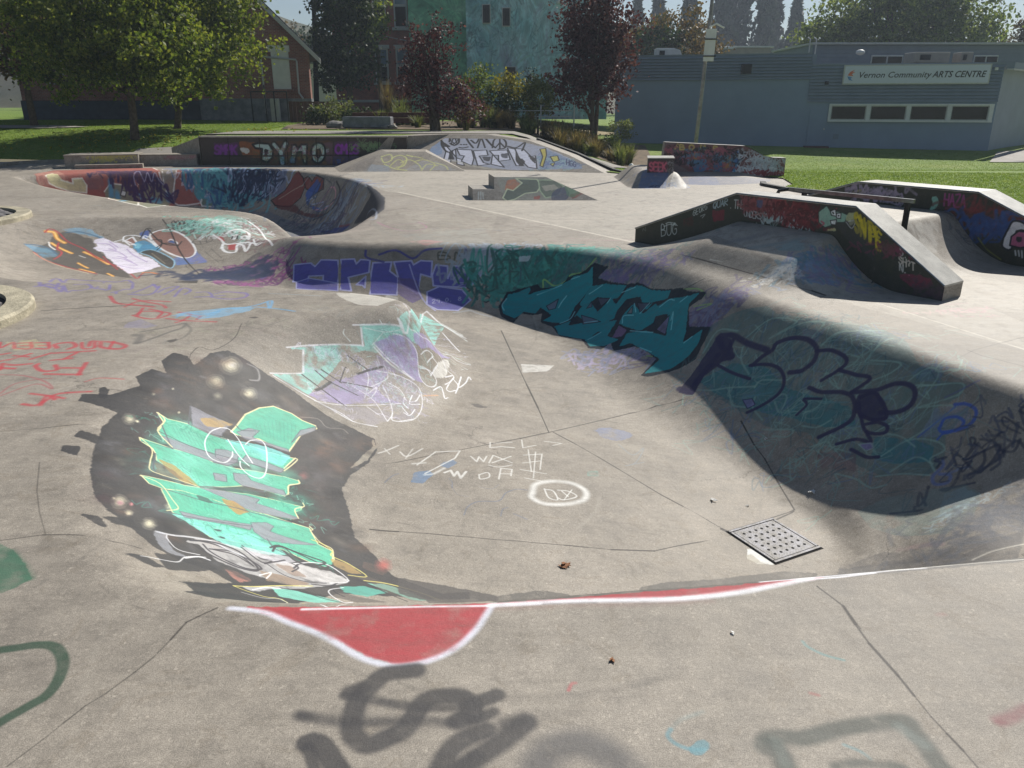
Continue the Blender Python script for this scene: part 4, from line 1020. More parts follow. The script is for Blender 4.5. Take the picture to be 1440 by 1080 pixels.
f 8fa9b0 35 0 0 80: 681,1086 23,-10 1,-38 -23,-4 -36,0
g b4c4c8+9ab4b4 45 120 14 6 63: 677,1091 31,-48 -29,-37 -26,24
s c9a0a0 45 41 60 60: 584,1009 23,-19 14,-18
f 6d6a68 50 0 0 70: 499,1013 67,6 44,-48 39,-34 54,-9 -19,-29 -53,15 -53,61 -52,24 -31,5
s e2dccc 60 19 40 30: 627,907 21,-2 19,-5 18,-2
s 6d7a80 30 31 60 70: 669,986 32,5 22,-12
g 6a6f78+7a7a80 35 300 30 14 64: 698,1019 48,-13 -36,-64 -40,2
f dfe0dc 92 0 0 15: 372,1062 21,-2 15,-26 -7,-15 -25,0 -12,15
f a59c88 60 0 0 40: 364,1042 12,5 6,-22 13,-4 -13,-4 -16,9
s 2b2724 90 18 22 30: 451,1160 39,29
f 6f86a4 40 0 0 80: 682,1843 56,15 57,12 10,-26 -47,-60 -74,1
f 9a6a8a 20 0 0 80: 679,1844 25,1 1,-43 -30,-4
g 7f96b4+8a7fa0+5f8a9a 55 250 30 22 71: 683,1847 171,63 2,-96 -142,-63
f 6fa0a8 35 0 0 80: 659,1939 51,-1 27,-49 -35,-5 -41,33
s 5a5f66 35 96 60 60: 562,2041 51,-11 51,-9
s 6a8a92 30 65 60 60: 608,1975 63,-25 56,-14
f e0dcd0 40 0 0 95: 588,1886 38,-13 22,-8 24,-16 -4,-38 -44,25
g e6e2d8 45 90 20 10 72: 595,1883 75,-39 -5,-39 -41,28
s 22242c 85 14 22 30: 862,1902 -4,8 -13,-13 4,-9
s 22242c 85 14 22 30: 852,1904 3,-7
s 22242c 85 14 22 30: 851,1884 13,13 -10,-24 13,14
s 22242c 85 14 22 30: 871,1872 -11,-12 -4,2 1,8
s 22242c 85 14 22 30: 859,1844 3,10 6,7 4,-3 -3,-11 -6,-7 -4,4
s 22242c 85 14 22 30: 873,1845 -7,-16 7,-2
s 22242c 85 14 22 30: 866,1829 -6,-7
g 2f3a4a+3a4a5a 60 200 25 18 73: 1251,2221 500,652 -438,-713 -100,-54
f ddd9d0 35 0 0 90: 1065,2100 125,82 -54,-118 -37,-27
s 3d3f44 40 20 22 30: 1216,2189 25,-19 29,-33
''',
'ledge_near': '''
s d8dedc 88 15 25 30: 113,32 -3,35 11,0 2,-10 -12,-6 15,1 2,-13 -15,-7
s d8dedc 88 15 25 30: 132,72 3,-26 9,-7 8,11 -2,26
s d8dedc 88 15 25 30: 170,75 -7,4 -6,-13 1,-15 8,-6 7,7 -1,11 -6,-2
s d8dedc 85 16 22 30: 128,73 14,5 22,-1 -9,-7
s d8dedc 80 14 22 30: 121,63 25,10 29,0
s 9aa49a 60 12 22 30: 32,38 2,8 11,-6 -2,13
s cfd6d4 88 13 25 30: 240,124 -3,1 -4,-7 0,-7 4,-2 3,4 0,5 -3,-1
s cfd6d4 88 13 25 30: 251,132 -7,-4 0,-15 7,3
l cfd6d4 88 13 25 30: 244,120 5,3
s cfd6d4 88 13 25 30: 258,120 -3,2 0,7 3,6 4,-2 0,-7 -4,-6
s cfd6d4 88 13 25 30: 265,123 0,15 6,2 0,-4 -6,-5 7,-4
s cfd6d4 88 13 25 30: 282,145 -3,1 -4,-7 1,-7 3,-1 3,4 0,4 -3,-1
s b9cdd6 88 15 25 30: 309,137 -4,3 0,8 5,7 4,-4 0,-8 -5,-6
l b9cdd6 88 15 25 30: 310,142 4,-5
s b9cdd6 88 15 25 30: 318,157 0,-13 5,-3 5,6 0,14
l b9cdd6 88 15 25 30: 331,144 5,19 5,-16
l b9cdd6 88 15 25 30: 334,151 5,2
s b9cdd6 88 15 25 30: 344,148 0,18 8,1 0,-5 -8,-5 10,-6
l dfe3e2 88 15 25 30: 366,144 0,0
l dfe3e2 88 15 25 30: 376,167 10,1
l dfe3e2 88 15 25 30: 381,168 1,-23
l dfe3e2 88 15 25 30: 390,145 -1,23
l dfe3e2 88 15 25 30: 400,146 -1,23
l dfe3e2 88 15 25 30: 389,157 10,0
s dfe3e2 88 15 25 30: 411,169 -9,0 1,-23 9,1
l dfe3e2 88 15 25 30: 402,157 7,1
s cfd6d4 80 12 22 30: 261,110 16,7 -9,-11
f 8a2f3f 80 0 0 30: 301,130 44,7 1,-30 -38,-7
f 6a2c2c 45 0 0 70: 194,95 40,12 3,-28 -37,-7
f 5a2f38 60 0 0 60: 393,175 240,13 15,-68 -77,-1 -135,-1 -32,15
s cfd9dc 85 13 25 30: 412,144 2,-13 4,-4 4,4 -1,13
s cfd9dc 85 13 25 30: 424,127 -2,17 10,-18 -1,17
s cfd9dc 85 13 25 30: 434,126 -2,17 6,-2 3,-7 -2,-7 -5,-1
s cfd9dc 85 13 25 30: 450,142 -8,1 1,-17 8,-1
l cfd9dc 85 13 25 30: 443,134 6,0
s cfd9dc 85 13 25 30: 453,125 -1,17 6,-1 1,-5 -7,-2 9,-9
s cfd9dc 85 13 25 30: 469,139 -3,2 -3,-3 1,-4 5,-2 1,-5 -3,-2 -4,2
l cfd9dc 85 13 25 30: 471,141 8,0
l cfd9dc 85 13 25 30: 475,141 2,-17
s cfd9dc 85 13 25 30: 486,124 -4,4 -1,8 4,5 4,-5 0,-8 -3,-4
s cfd9dc 85 13 25 30: 496,123 -5,5 0,8 3,4 4,-5 1,-7 -3,-5
s cfd9dc 85 13 25 30: 501,123 -2,17 6,-2 3,-7 -2,-7 -5,-1
s 39465a 88 17 25 30: 516,162 -6,5 -4,-5 2,-7 8,-4 2,-8 -5,-4 -5,4
l 39465a 88 17 25 30: 523,139 -3,27
l 39465a 88 17 25 30: 534,138 -3,27
l 39465a 88 17 25 30: 521,152 12,-1
s 39465a 88 17 25 30: 535,164 2,-20 6,-7 5,6 -2,20
l 39465a 88 17 25 30: 549,163 12,-1
l 39465a 88 17 25 30: 555,163 3,-27
g b9c8c8+8fb0b0+a9b4b8 80 110 16 14 81: 479,146 82,0 4,-25 -72,3
g 8a3f44+6f2f36+a05a5a 70 130 20 18 82: 399,176 141,8 5,-36 -113,-2
g 7a2f34+9a4448+5a2228 90 160 25 20 83: 558,172 76,8 3,-53 -72,-4
f 3f6aa0 60 0 0 50: 449,176 20,-1 0,-21 -15,1
f 9fc8b4 92 0 0 12: 639,163 20,17 11,-12 29,1 20,-6 -6,-18 -24,-3 -8,-7 -19,-9 -19,11
l 3a4440 95 10 20 12: 639,163 20,17 11,-12 29,1 20,-6 -6,-18 -24,-3 -8,-7 -19,-9 -19,11 -4,26
f f4f4f4 95 0 0 5: 670,168 14,6 5,-17 -14,1
l 222222 95 10 20 5: 670,168 14,6 5,-17 -14,1 -5,10
f f4f4f4 95 0 0 5: 688,164 12,3 1,-14 -11,0
l 222222 95 10 20 5: 688,164 12,3 1,-14 -11,0 -2,11
f f4f4f4 95 0 0 5: 674,145 17,4 -1,-13 -12,0
l 222222 95 10 20 5: 674,145 17,4 -1,-13 -12,0 -4,9
s 1d1d1d 95 17 22 30: 678,165 2,-2
s 1d1d1d 95 17 22 30: 694,159 1,0
s c45a6a 85 21 22 30: 650,140 8,-4 -4,-4
f d8d8a0 85 0 0 20: 668,124 23,5 4,-8 -24,-3
f c9cc9a 85 0 0 20: 718,171 24,-1 -2,-22 -12,-10 -12,16
s f0f0ee 85 14 22 30: 717,146 17,-13 6,19 -18,-4
s c9b62a 92 30 25 30: 746,162 -6,9 -3,-6 3,-11 9,-9 3,-11 -3,-5 -7,8
s c9b62a 92 30 25 30: 760,124 -10,42 21,-48 -9,42
l c9b62a 92 30 25 30: 783,113 -10,42
s c9b62a 92 30 25 30: 787,111 -10,42 9,-7 4,-14 -8,-1
s c9b62a 92 30 25 30: 804,140 -11,5 10,-41 11,-5
l c9b62a 92 30 25 30: 798,124 8,-4
s d6c22c 94 28 25 30: 751,153 -5,9 -5,-5 2,-10 8,-8 2,-11 -4,-4 -6,8
s d6c22c 94 28 25 30: 760,118 -4,38 15,-43 -3,37
l d6c22c 94 28 25 30: 783,107 -4,37
s d6c22c 94 28 25 30: 787,105 -4,37 9,-7 2,-13 -9,0
s d6c22c 94 28 25 30: 810,128 -10,5 3,-37 11,-6
l d6c22c 94 28 25 30: 802,115 8,-5
f 4f4d52 40 0 0 70: 690,138 54,19 61,-94 -20,10 -67,38
s e4e0dc 88 16 25 30: 867,102 -4,4 -3,-2 2,-5 6,-5 1,-5 -3,-2 -4,4
l e4e0dc 88 16 25 30: 876,83 0,1
s e4d8cc 88 17 25 30: 868,80 -4,4 -2,-2 1,-4 6,-4 1,-5 -3,-2 -4,4
l e4d8cc 88 17 25 30: 874,65 -3,17
l e4d8cc 88 17 25 30: 882,63 -3,17
l e4d8cc 88 17 25 30: 873,74 8,-2
s e4d8cc 88 17 25 30: 883,76 3,2 3,-5 -2,-3 1,-4
l e4d8cc 88 17 25 30: 892,76 8,-2
l e4d8cc 88 17 25 30: 896,75 3,-17
s e4e0dc 88 16 25 30: 868,53 -2,14 10,-17 -2,15
l e4e0dc 88 16 25 30: 881,49 1,0
l e4e0dc 88 16 25 30: 892,45 0,0
f a8325a 60 0 0 60: 870,44 17,3 27,2 22,-1 8,-4 3,-5 -1,-6 -4,-6 -7,-6 -10,-4 -11,0 -12,2 -11,4 -12,7 -9,8
s a8325a 55 26 50 30: 825,75 19,16 -7,15
g 8a3f5a+7a3a4a 60 140 20 6 84: 815,111 32,13 15,-39 -32,-13
f 3a3d3c 30 0 0 60: 899,24 75,10 6,-31 -53,2
g 5a4450+4a3a48 60 120 20 8 85: 939,32 40,-1 1,-28 -36,1
f 55593a 25 0 0 80: 800,92 46,36 8,-95 -44,27
''',
'ledge_back': '''
s b4a83a 75 33 22 30: 385,151 22,10 16,-4 -14,-4
g 9a8fa8+a89ab0 75 200 30 8 86: 421,167 67,1 -2,-22 -52,1
f 9ad8c4 85 0 0 20: 631,159 15,7 11,-19 -9,-22 -20,-7 12,22
l a8488a 90 26 25 30: 671,140 -3,33
l a8488a 90 26 25 30: 683,141 -3,32
l a8488a 90 26 25 30: 669,157 12,0
l a8488a 90 26 25 30: 687,141 2,32 10,-32
l a8488a 90 26 25 30: 688,153 7,0
s a8488a 90 26 25 30: 699,173 12,0 -9,-32 12,0
l a8488a 90 26 25 30: 717,141 3,32 9,-32
l a8488a 90 26 25 30: 719,153 7,0
s a8488a 70 15 22 30: 677,133 53,8
s 8a2f2f 70 44 40 30: 776,104 30,-6 31,4 34,11
g 8a3f3f+6a2f2f 55 250 30 12 87: 765,137 68,8 6,-53 -53,-11
g 3f5fa0+35508a 80 250 40 10 88: 819,124 39,9 3,-57 -32,0
f f0ecec 95 0 0 10: 853,94 2,9 2,8 4,6 8,2 10,-1 9,-3 8,-6 7,-7 2,-6 -7,-1 -13,1 -10,-4 -2,-14 0,-20 -1,-15 -7,-4 -9,2 -7,4 -3,6 0,9 0,9 2,8 2,9
l 22242c 95 24 20 10: 853,94 2,9 2,8 4,6 8,2 10,-1 9,-3 8,-6 7,-7 2,-6 -7,-1 -13,1 -10,-4 -2,-14 0,-20 -1,-15 -7,-4 -9,2 -7,4 -3,6 0,9 0,9 2,8 2,9 3,8
f c4658a 95 0 0 10: 865,76 15,17 31,-1 15,-31 -33,-12 -27,3
l 22242c 95 20 20 10: 865,76 15,17 31,-1 15,-31 -33,-12 -27,3 -1,24
f 22242c 90 0 0 5: 879,76 12,4 3,-14 -13,-2
s e8e8e8 85 22 22 30: 882,40 4,-12
s e8e8e8 85 22 22 30: 890,41 5,-14
s e8e8e8 85 22 22 30: 898,42 5,-18
s a5a34a 60 22 22 30: 782,61 27,-27 42,-23
''',
'dymo': '''
f 5f2f66 80 0 0 30: 99,151 174,2 -13,-88 -164,10
f a8602f 80 0 0 35: 279,161 177,-10 -22,-101 -145,12
f 6a4a30 75 0 0 35: 446,161 491,5 -13,-166 -443,0
f 5a4f86 60 0 0 40: 935,75 188,-10 -10,-65 -185,-11
f 7a5f80 55 0 0 50: 873,151 63,10 -12,-151 -42,0
f 6a3f78 55 0 0 40: 947,161 182,0 -11,-86 -178,0
s 8a3aa0 92 77 25 30: 134,123 -13,10 -15,-12 2,-13 20,-8 1,-15 -15,-10 -15,8
s 8a3aa0 92 77 25 30: 137,75 11,58 9,-35 20,35 -5,-58
s 8a3aa0 92 77 25 30: 177,75 8,58 25,-4 0,-19 -29,-8
l 8a3aa0 92 77 25 30: 218,75 7,58
l 8a3aa0 92 77 25 30: 256,133 -35,-33
l 8a3aa0 92 77 25 30: 231,108 20,-33
s a03ab8 92 77 25 30: 989,129 -15,10 -17,-16 -3,-28 16,-17 16,11
s a03ab8 92 77 25 30: 992,78 9,61 12,-36 19,36 -2,-61
l a03ab8 92 77 25 30: 1038,139 -4,-61 32,0
s a03ab8 92 77 25 30: 1113,129 -15,10 -16,-12 3,-14 22,-8 3,-16 -16,-11 -16,9
g 7f9a6a+6a8a5a 85 220 30 14 91: 1144,151 167,0 -2,-35 -167,0
f 3f60b0 85 0 0 20: 958,40 32,5 -7,-30 -27,0
f e0e4dc 90 0 0 15: 279,116 27,5 31,-5 13,-20 -18,-18 -41,8
f c4dcd4 95 0 0 8: 371,141 43,10 72,-5 27,-45 -11,-51 -40,-30 -40,15 14,76 -47,5
l 16181a 95 67 20 8: 371,141 43,10 72,-5 27,-45 -11,-51 -40,-30 -40,15 14,76 -47,5 -18,25
f 2a2420 92 0 0 5: 451,111 26,-5 -5,-46 -26,0
l 16181a 95 219 22 30: 522,141 44,-55 40,60
l 16181a 95 219 22 30: 566,86 3,-74
l c4dcd4 95 129 22 30: 522,141 44,-55 40,60
l c4dcd4 95 129 22 30: 566,86 3,-71
f 6f9ab0 85 0 0 10: 557,70 31,0 -6,-60 -21,0
f c4dcd4 95 0 0 8: 647,136 27,5 13,-30 29,30 41,0 -17,-131 -20,5 -9,76 -32,-5 -23,-71 -31,5
l 16181a 95 67 20 8: 647,136 27,5 13,-30 29,30 41,0 -17,-131 -20,5 -9,76 -32,-5 -23,-71 -31,5 22,116
f 5a86a8 85 0 0 10: 629,60 32,0 -5,-45 -31,3
f c4dcd4 95 0 0 8: 787,121 9,12 12,11 13,7 14,2 15,-2 12,-5 9,-9 6,-11 3,-15 0,-19 -3,-22 -7,-20 -11,-15 -14,-13 -15,-7 -14,0 -15,6 -12,9 -6,11 -2,14 -1,15 0,17 2,18
l 16181a 95 67 20 8: 787,121 9,12 12,11 13,7 14,2 15,-2 12,-5 9,-9 6,-11 3,-15 0,-19 -3,-22 -7,-20 -11,-15 -14,-13 -15,-7 -14,0 -15,6 -12,9 -6,11 -2,14 -1,15 0,17 2,18 5,16
f 4a3626 95 0 0 5: 817,106 26,5 8,-41 -23,-20 -15,10
l 16181a 95 36 20 5: 817,106 26,5 8,-41 -23,-20 -15,10 4,46
f b0b8c0 80 0 0 30: 885,111 27,5 -8,-30 -21,0
l 241f1c 85 51 22 30: 90,65 398,-2 294,4 346,1
g 8a4f6a+4f6a4a+96703a 45 200 30 26 92: 456,151 480,0 -12,-141 -484,0
''',
'bigbank': '''
f a9b0c4 78 0 0 30: -32,213 78,178 31,75 240,16 159,-59 183,-46 162,-66 191,-129 114,-125 -435,-38 -146,12 -531,133
f 7a92b4 70 0 0 50: -32,213 70,167 70,-172 -80,-53
f 6a84a4 60 0 0 50: 826,292 279,-181 23,-63 -281,-13 -44,139
g 3f5f86+8fb0b0+5a6f9a 65 220 30 22 93: 810,272 299,-179 19,-45 -264,-3
f d4d6e4 88 0 0 15: 40,391 88,-162 18,-99 -50,18 48,-77 59,-17 2,59 -50,117 30,41 75,-195 58,-17 -35,76 -48,18
l 1e2026 93 42 20 15: 40,391 88,-162 18,-99 -50,18 48,-77 59,-17 2,59 -50,117 30,41 75,-195 58,-17 -35,76 -48,18 -195,238
f d4d6e4 88 0 0 15: 196,271 111,-6 49,-108 14,-96 -91,54 -1,69 -35,9
l 1e2026 93 42 20 15: 196,271 111,-6 49,-108 14,-96 -91,54 -1,69 -35,9 -47,78
f d4d6e4 88 0 0 15: 321,255 92,13 31,-68 -60,-12 57,-85 47,-18 -77,-22
l 1e2026 93 42 20 15: 321,255 92,13 31,-68 -60,-12 57,-85 47,-18 -77,-22 -90,192
f d4d6e4 88 0 0 15: 437,259 123,14 55,-125 -76,-22 -22,77 -42,-2 23,-115 102,-34
l 1e2026 93 42 20 15: 437,259 123,14 55,-125 -76,-22 -22,77 -42,-2 23,-115 102,-34 -163,207
f d4d6e4 88 0 0 15: 552,303 68,-18 36,-135 70,-74 -50,-2
l 1e2026 93 42 20 15: 552,303 68,-18 36,-135 70,-74 -50,-2 -124,229
f d4d6e4 88 0 0 15: 607,295 65,-8 76,-95 28,10 49,-159 -64,16 -90,110
l 1e2026 93 42 20 15: 607,295 65,-8 76,-95 28,10 49,-159 -64,16 -90,110 -64,126
s 17181c 92 65 18 8: 40,391 34,-82 71,-80 48,53
s 17181c 92 65 18 8: 143,436 52,12 67,-93 46,-60
s 17181c 92 65 18 8: 260,397 51,-40 12,104 118,-141
s 17181c 92 60 18 8: 340,296 -10,124 64,-122
s 17181c 92 60 18 8: 317,482 91,-122 60,-60
s 17181c 92 65 18 8: 547,323 68,-18 44,72 7,-110
s 17181c 92 65 18 8: 447,300 -19,101 31,43 60,-61 17,-81 -41,-21
s 17181c 92 55 18 8: 460,440 42,-149
s 17181c 92 55 18 8: 480,372 -12,-72
s 17181c 92 55 18 8: 480,372 48,-60
s 17181c 92 74 18 8: 108,372 -15,63 19,26 42,-25 26,-73 -17,-41 -43,29
s 17181c 92 45 18 8: 116,457 60,-125 -73,71 61,2 -28,-78 -20,130
s 17181c 92 60 22 30: 202,337 7,-4
s 17181c 92 60 22 30: 224,338 7,-4
s 17181c 92 60 22 30: 243,338 5,-4
s 17181c 92 60 22 30: 205,296 29,-7 33,15
f 17181c 88 0 0 10: 53,370 58,-40 32,-30 -49,-1
f 17181c 85 0 0 10: 162,210 2,60 56,-137 -43,-2
f 17181c 85 0 0 10: 641,207 81,-74 -1,-75 -55,54
f 17181c 85 0 0 10: 722,210 61,-36 18,-76 -44,55
f 2f3038 80 0 0 20: 408,179 62,2 7,-58 -44,8
f 2f3038 75 0 0 20: 532,223 49,11 9,-68 -44,8
f c4b44a 88 0 0 15: 785,290 38,12 26,-87 11,-151 -24,17 -8,113
l 1e2026 93 35 20 15: 785,290 38,12 26,-87 11,-151 -24,17 -8,113 -43,96
f c9c05a 88 0 0 15: 879,196 47,12 23,-57 -35,-20
l 1e2026 93 35 20 15: 879,196 47,12 23,-57 -35,-20 -35,65
f c9c05a 85 0 0 15: 900,103 26,19 0,-46
l 1e2026 90 30 20 15: 900,103 26,19 0,-46 -26,27
l 2f3f66 88 40 25 30: 1010,98 -14,67
l 2f3f66 88 40 25 30: 1029,90 -14,66
l 2f3f66 88 40 25 30: 1003,131 19,-8
s 2f3f66 88 40 25 30: 1040,135 -10,15 -4,-19 7,-29 11,-19 6,8 -4,20 -7,3
s 2f3f66 88 40 25 30: 1065,125 -10,14 -4,-19 7,-28 11,-19 5,8 -4,19 -6,3
s c4c0b0 60 74 50 30: 95,118 105,10 170,-67 178,-39
''',
'lowbank': '''
f 9aa0a8 40 0 0 70: 420,28 113,113 97,-1 135,-116
s c4c47a 72 48 30 30: 398,123 57,38 59,-59 21,-57
s c4c47a 72 48 30 30: 494,141 58,19 69,-59 -29,-75
s c4c47a 72 48 30 30: 535,26 37,76 68,-20
s c4c47a 72 48 30 30: 332,85 45,77 40,-39 -35,-76
s c4c47a 72 48 30 30: 621,120 67,-39 19,-47
s c4c47a 72 48 30 30: 434,220 59,-21 49,-20
s c9cb80 75 53 30 30: 269,202 57,29 12,-69 -46,-38 -22,58
s c9cb80 75 53 30 30: 338,181 47,39 50,-40 -16,-96 -48,-18
s c9cb80 75 53 30 30: 293,105 70,-58 77,-20
s c9cb80 75 53 30 30: 434,220 39,-20
f 8fa0b0 45 0 0 70: 156,12 51,94 116,-21 23,-84
f 6a6460 45 0 0 60: 20,51 128,211 108,-1 -72,-249
''',
'wedge': '''
f 9aa498 40 0 0 60: 113,153 234,-3 168,-97 -171,-56 -176,-4 -27,60
f c47a5a 75 0 0 40: 168,129 34,4 28,-33 -28,-38 -47,0
f c9a56a 70 0 0 40: 223,91 41,9 13,-38 -41,-9
f 5f6f66 90 0 0 20: 148,16 20,56 27,-10 42,48 -28,28 97,-5 19,-42 -21,-38 -54,-9 -48,-37 -34,-10
l cfd8b4 95 33 20 20: 148,16 20,56 27,-10 42,48 -28,28 97,-5 19,-42 -21,-38 -54,-9 -48,-37 -34,-10 -20,19
f 6a7a6c 85 0 0 25: 312,129 76,0 40,-38 -22,-57 -62,-18 -26,46
l b4c8a4 90 33 20 25: 312,129 76,0 40,-38 -22,-57 -62,-18 -26,46 -6,67
f b9b4a4 85 0 0 25: 325,91 62,9 20,-28 -62,-14
f 3a4a6a 80 0 0 25: 386,62 15,12 18,7 16,0 10,-11 7,-18 1,-18 -5,-14 -10,-14 -13,-9 -18,-3 -22,1 -14,7 -1,17 6,24
f 8a4a3a 75 0 0 40: 453,34 42,19 27,-9 -56,-37
f 5a8a6a 70 0 0 40: 435,91 73,-38 -42,-37 -26,18
f b45a50 75 0 0 40: 290,25 28,5 -1,-23 -27,0
s c4ccc8 60 33 22 30: 36,53 1,-46
s c4ccc8 60 33 22 30: 46,53 2,-46
s c4ccc8 60 33 22 30: 56,48 3,-37
''',
'abomb': '''
f 7a4444 65 0 0 40: 32,199 465,-13 246,-80 3,-94 -271,-43 -300,78 -155,76
f 4f7fb0 85 0 0 30: 188,106 88,9 14,-68 -79,-9
f 3f6f9a 75 0 0 40: 309,132 69,17 -7,-119 -45,17
f 4f8fc0 92 0 0 15: 356,4 54,-9 44,94 29,60 -11,-60 -20,-68 -22,-52 -62,0
l 22242c 95 26 20 15: 356,4 54,-9 44,94 29,60 -11,-60 -20,-68 -22,-52 -62,0 -12,35
f 4a78b8 92 0 0 15: 421,157 52,9 -10,-77 -31,5
l 22242c 95 26 20 15: 421,157 52,9 -10,-77 -31,5 -11,63
f e4e4e0 90 0 0 10: 440,140 26,4 -2,-25 -20,0
f c98a4a 80 0 0 30: 189,149 30,8 21,-42 -34,-9
f c98a4a 75 0 0 35: 370,98 50,68 3,-119 -35,-9
f 5a6a70 60 0 0 50: 60,174 61,8 12,-50 -70,-4
f c4884a 75 0 0 40: 35,149 26,8 11,-25 -35,-4
l c9b464 92 49 25 30: 86,172 13,27 16,-28
l c9b464 92 49 25 30: 93,182 15,-1
s c9b464 92 49 25 30: 115,167 -2,27 18,-2 2,-9 -19,-1 22,-3 3,-10 -24,-2
s c9b464 92 49 25 30: 184,167 -13,7 -1,13 12,7 13,-8 1,-13 -12,-6
s c9b464 92 49 25 30: 236,166 1,27 12,-17 11,15 4,-27
s c9b464 92 49 25 30: 316,159 -3,27 19,-3 2,-8 -20,-2 23,-3 2,-10 -23,-1
g 2a2426+3a2f36+a85a6a+5a86a0 75 160 30 60 94: 42,182 456,-8 -21,-136 -393,43
g c4ccd4+d4dadc+a9b4bc 88 200 28 44 95: 491,166 152,-26 93,-42 0,-77 -167,-17 -58,51
g 8a2f34+a85a58 80 160 30 16 96: 512,47 232,-17 -137,-43 -108,8
f 3f7f9a 45 0 0 60: 516,4 229,17 2,-22 -210,-25
''',
'block': '''
f 6a2f40 75 0 0 30: 13,68 104,0 4,-61 -105,4
s d4607a 92 47 25 30: 37,52 -8,7 -7,-8 2,-9 12,-6 3,-11 -7,-7 -9,6
s d4607a 92 47 25 30: 60,58 -17,1 3,-41 17,-1
l d4607a 92 47 25 30: 45,38 13,0
s d4607a 92 47 25 30: 84,57 -17,1 3,-41 17,-1
l d4607a 92 47 25 30: 68,37 13,0
l d4607a 92 47 25 30: 93,16 -2,41
l d4607a 92 47 25 30: 108,57 -16,-23
l d4607a 92 47 25 30: 96,39 15,-23
g a9a9ae+8a8a90 70 100 14 10 97: 120,72 67,0 4,-61 -67,0
''',
'mound': '''
f 4a5878 60 0 0 50: 399,505 543,50 -80,-374 -411,-659 -209,-30
f b45a5a 60 0 0 30: 501,225 21,-44 -42,-165 -10,81
f 4f6a9a 65 0 0 50: -45,-414 240,919 117,-97 -206,-822 -99,-64
f 56688c 50 0 0 60: 444,555 154,0 -97,-693 -131,-340 -141,-30
g 3a4f7a+6a84b0+22304f 60 220 30 20 98: -29,-349 233,805 99,-95 -204,-775
s 22283a 75 49 22 30: 408,97 31,0 -34,-235 -57,-177 -27,34
f 4f8fc0 80 0 0 30: 501,97 27,35 27,4 8,-39 -28,-109 -44,-141 -33,-93 -15,-12 -5,30 2,53 14,82 22,107
f ece8e0 55 0 0 60: 252,97 129,359 -7,-187 -155,-747 -90,-30
''',
'deckledge0': '''
g c9c060+b4b070 80 140 30 26 99: 156,88 326,14 -7,-44 -290,-14
f d4d0c0 40 0 0 70: 101,84 372,18 -2,-10 -364,-27
''',
'deckledge1': '''
f b98a8a 40 0 0 80: 200,82 300,17 -6,-45 -290,-12
g b98a8a+a06a70 60 120 20 12 100: 200,82 300,17 -6,-45 -290,-12
''',
}

# ---------------------------------------------------------------- terrain of the skate park (metres)
#TERRAIN-BEGIN
def seg_dist(X, Y, poly, closed=True):
    """distance from grid points to a polyline"""
    P = np.asarray(poly, dtype=np.float32)
    n = len(P)
    best = np.full(X.shape, 1e9, dtype=np.float32)
    for i in range(n if closed else n - 1):
        ax, ay = P[i]; bx, by = P[(i + 1) % n]
        dx, dy = bx - ax, by - ay
        L = dx * dx + dy * dy + 1e-12
        t = np.clip(((X - ax) * dx + (Y - ay) * dy) / L, 0, 1)
        d = (X - ax - t * dx) ** 2 + (Y - ay - t * dy) ** 2
        np.minimum(best, d, out=best)
    return np.sqrt(best)

def inside(X, Y, poly):
    P = np.asarray(poly, dtype=np.float32)
    r = np.zeros(X.shape, dtype=bool)
    n = len(P)
    for i in range(n):
        ax, ay = P[i]; bx, by = P[(i + 1) % n]
        if ay == by: continue
        c = ((Y > ay) != (Y > by)) & (X < (bx - ax) * (Y - ay) / (by - ay) + ax)
        r ^= c
    return r

def smooth_poly(P, it=2):
    P = [tuple(p) for p in P]
    for _ in range(it):
        Q = []
        for i in range(len(P)):
            a = P[i]; b = P[(i + 1) % len(P)]
            Q.append((.75 * a[0] + .25 * b[0], .75 * a[1] + .25 * b[1]))
            Q.append((.25 * a[0] + .75 * b[0], .25 * a[1] + .75 * b[1]))
        P = Q
    return P

def sstep(x, a, b):
    t = np.clip((x - a) / (b - a), 0, 1)
    return t * t * (3 - 2 * t)

LIP_A = [(-1.29, 2.89), (-.6, 2.9), (-.09, 2.93), (.13, 2.96), (.59, 3.02), (.91, 3.06), (1.38, 3.13), (1.9, 3.2), (2.53, 3.3), (3.3, 3.36), (4.5, 3.4), (5.8, 3.6), (6.5, 4.2), (6.3, 4.9), (5.3, 5.15), (4.35, 5.3), (4.05, 5.75),
         (3.62, 6.75), (3.2, 8.0), (2.6, 9.5), (1.9, 10.95), (.7, 12.1), (-.9, 12.3), (-2.3, 12.3), (-3.2, 12.5), (-3.7, 13.2), (-4.6, 14.3),
         (-6.2, 15.2), (-7.6, 15.4), (-8.9, 15.1), (-9.5, 14.0), (-8.9, 12.0), (-7.6, 10.4), (-6.3, 9.45), (-5.05, 9.4),
         (-3.75, 9.34), (-2.74, 9.15), (-1.83, 8.89), (-1.25, 8.55), (-1.2, 8.3), (-1.71, 8.16), (-2.35, 7.95), (-2.83, 7.5), (-3.08, 6.9), (-3.18, 6.31),
         (-3.15, 5.53), (-3.04, 4.91), (-2.75, 4.25), (-2.42, 3.73), (-1.98, 3.18), (-1.61, 2.96)]
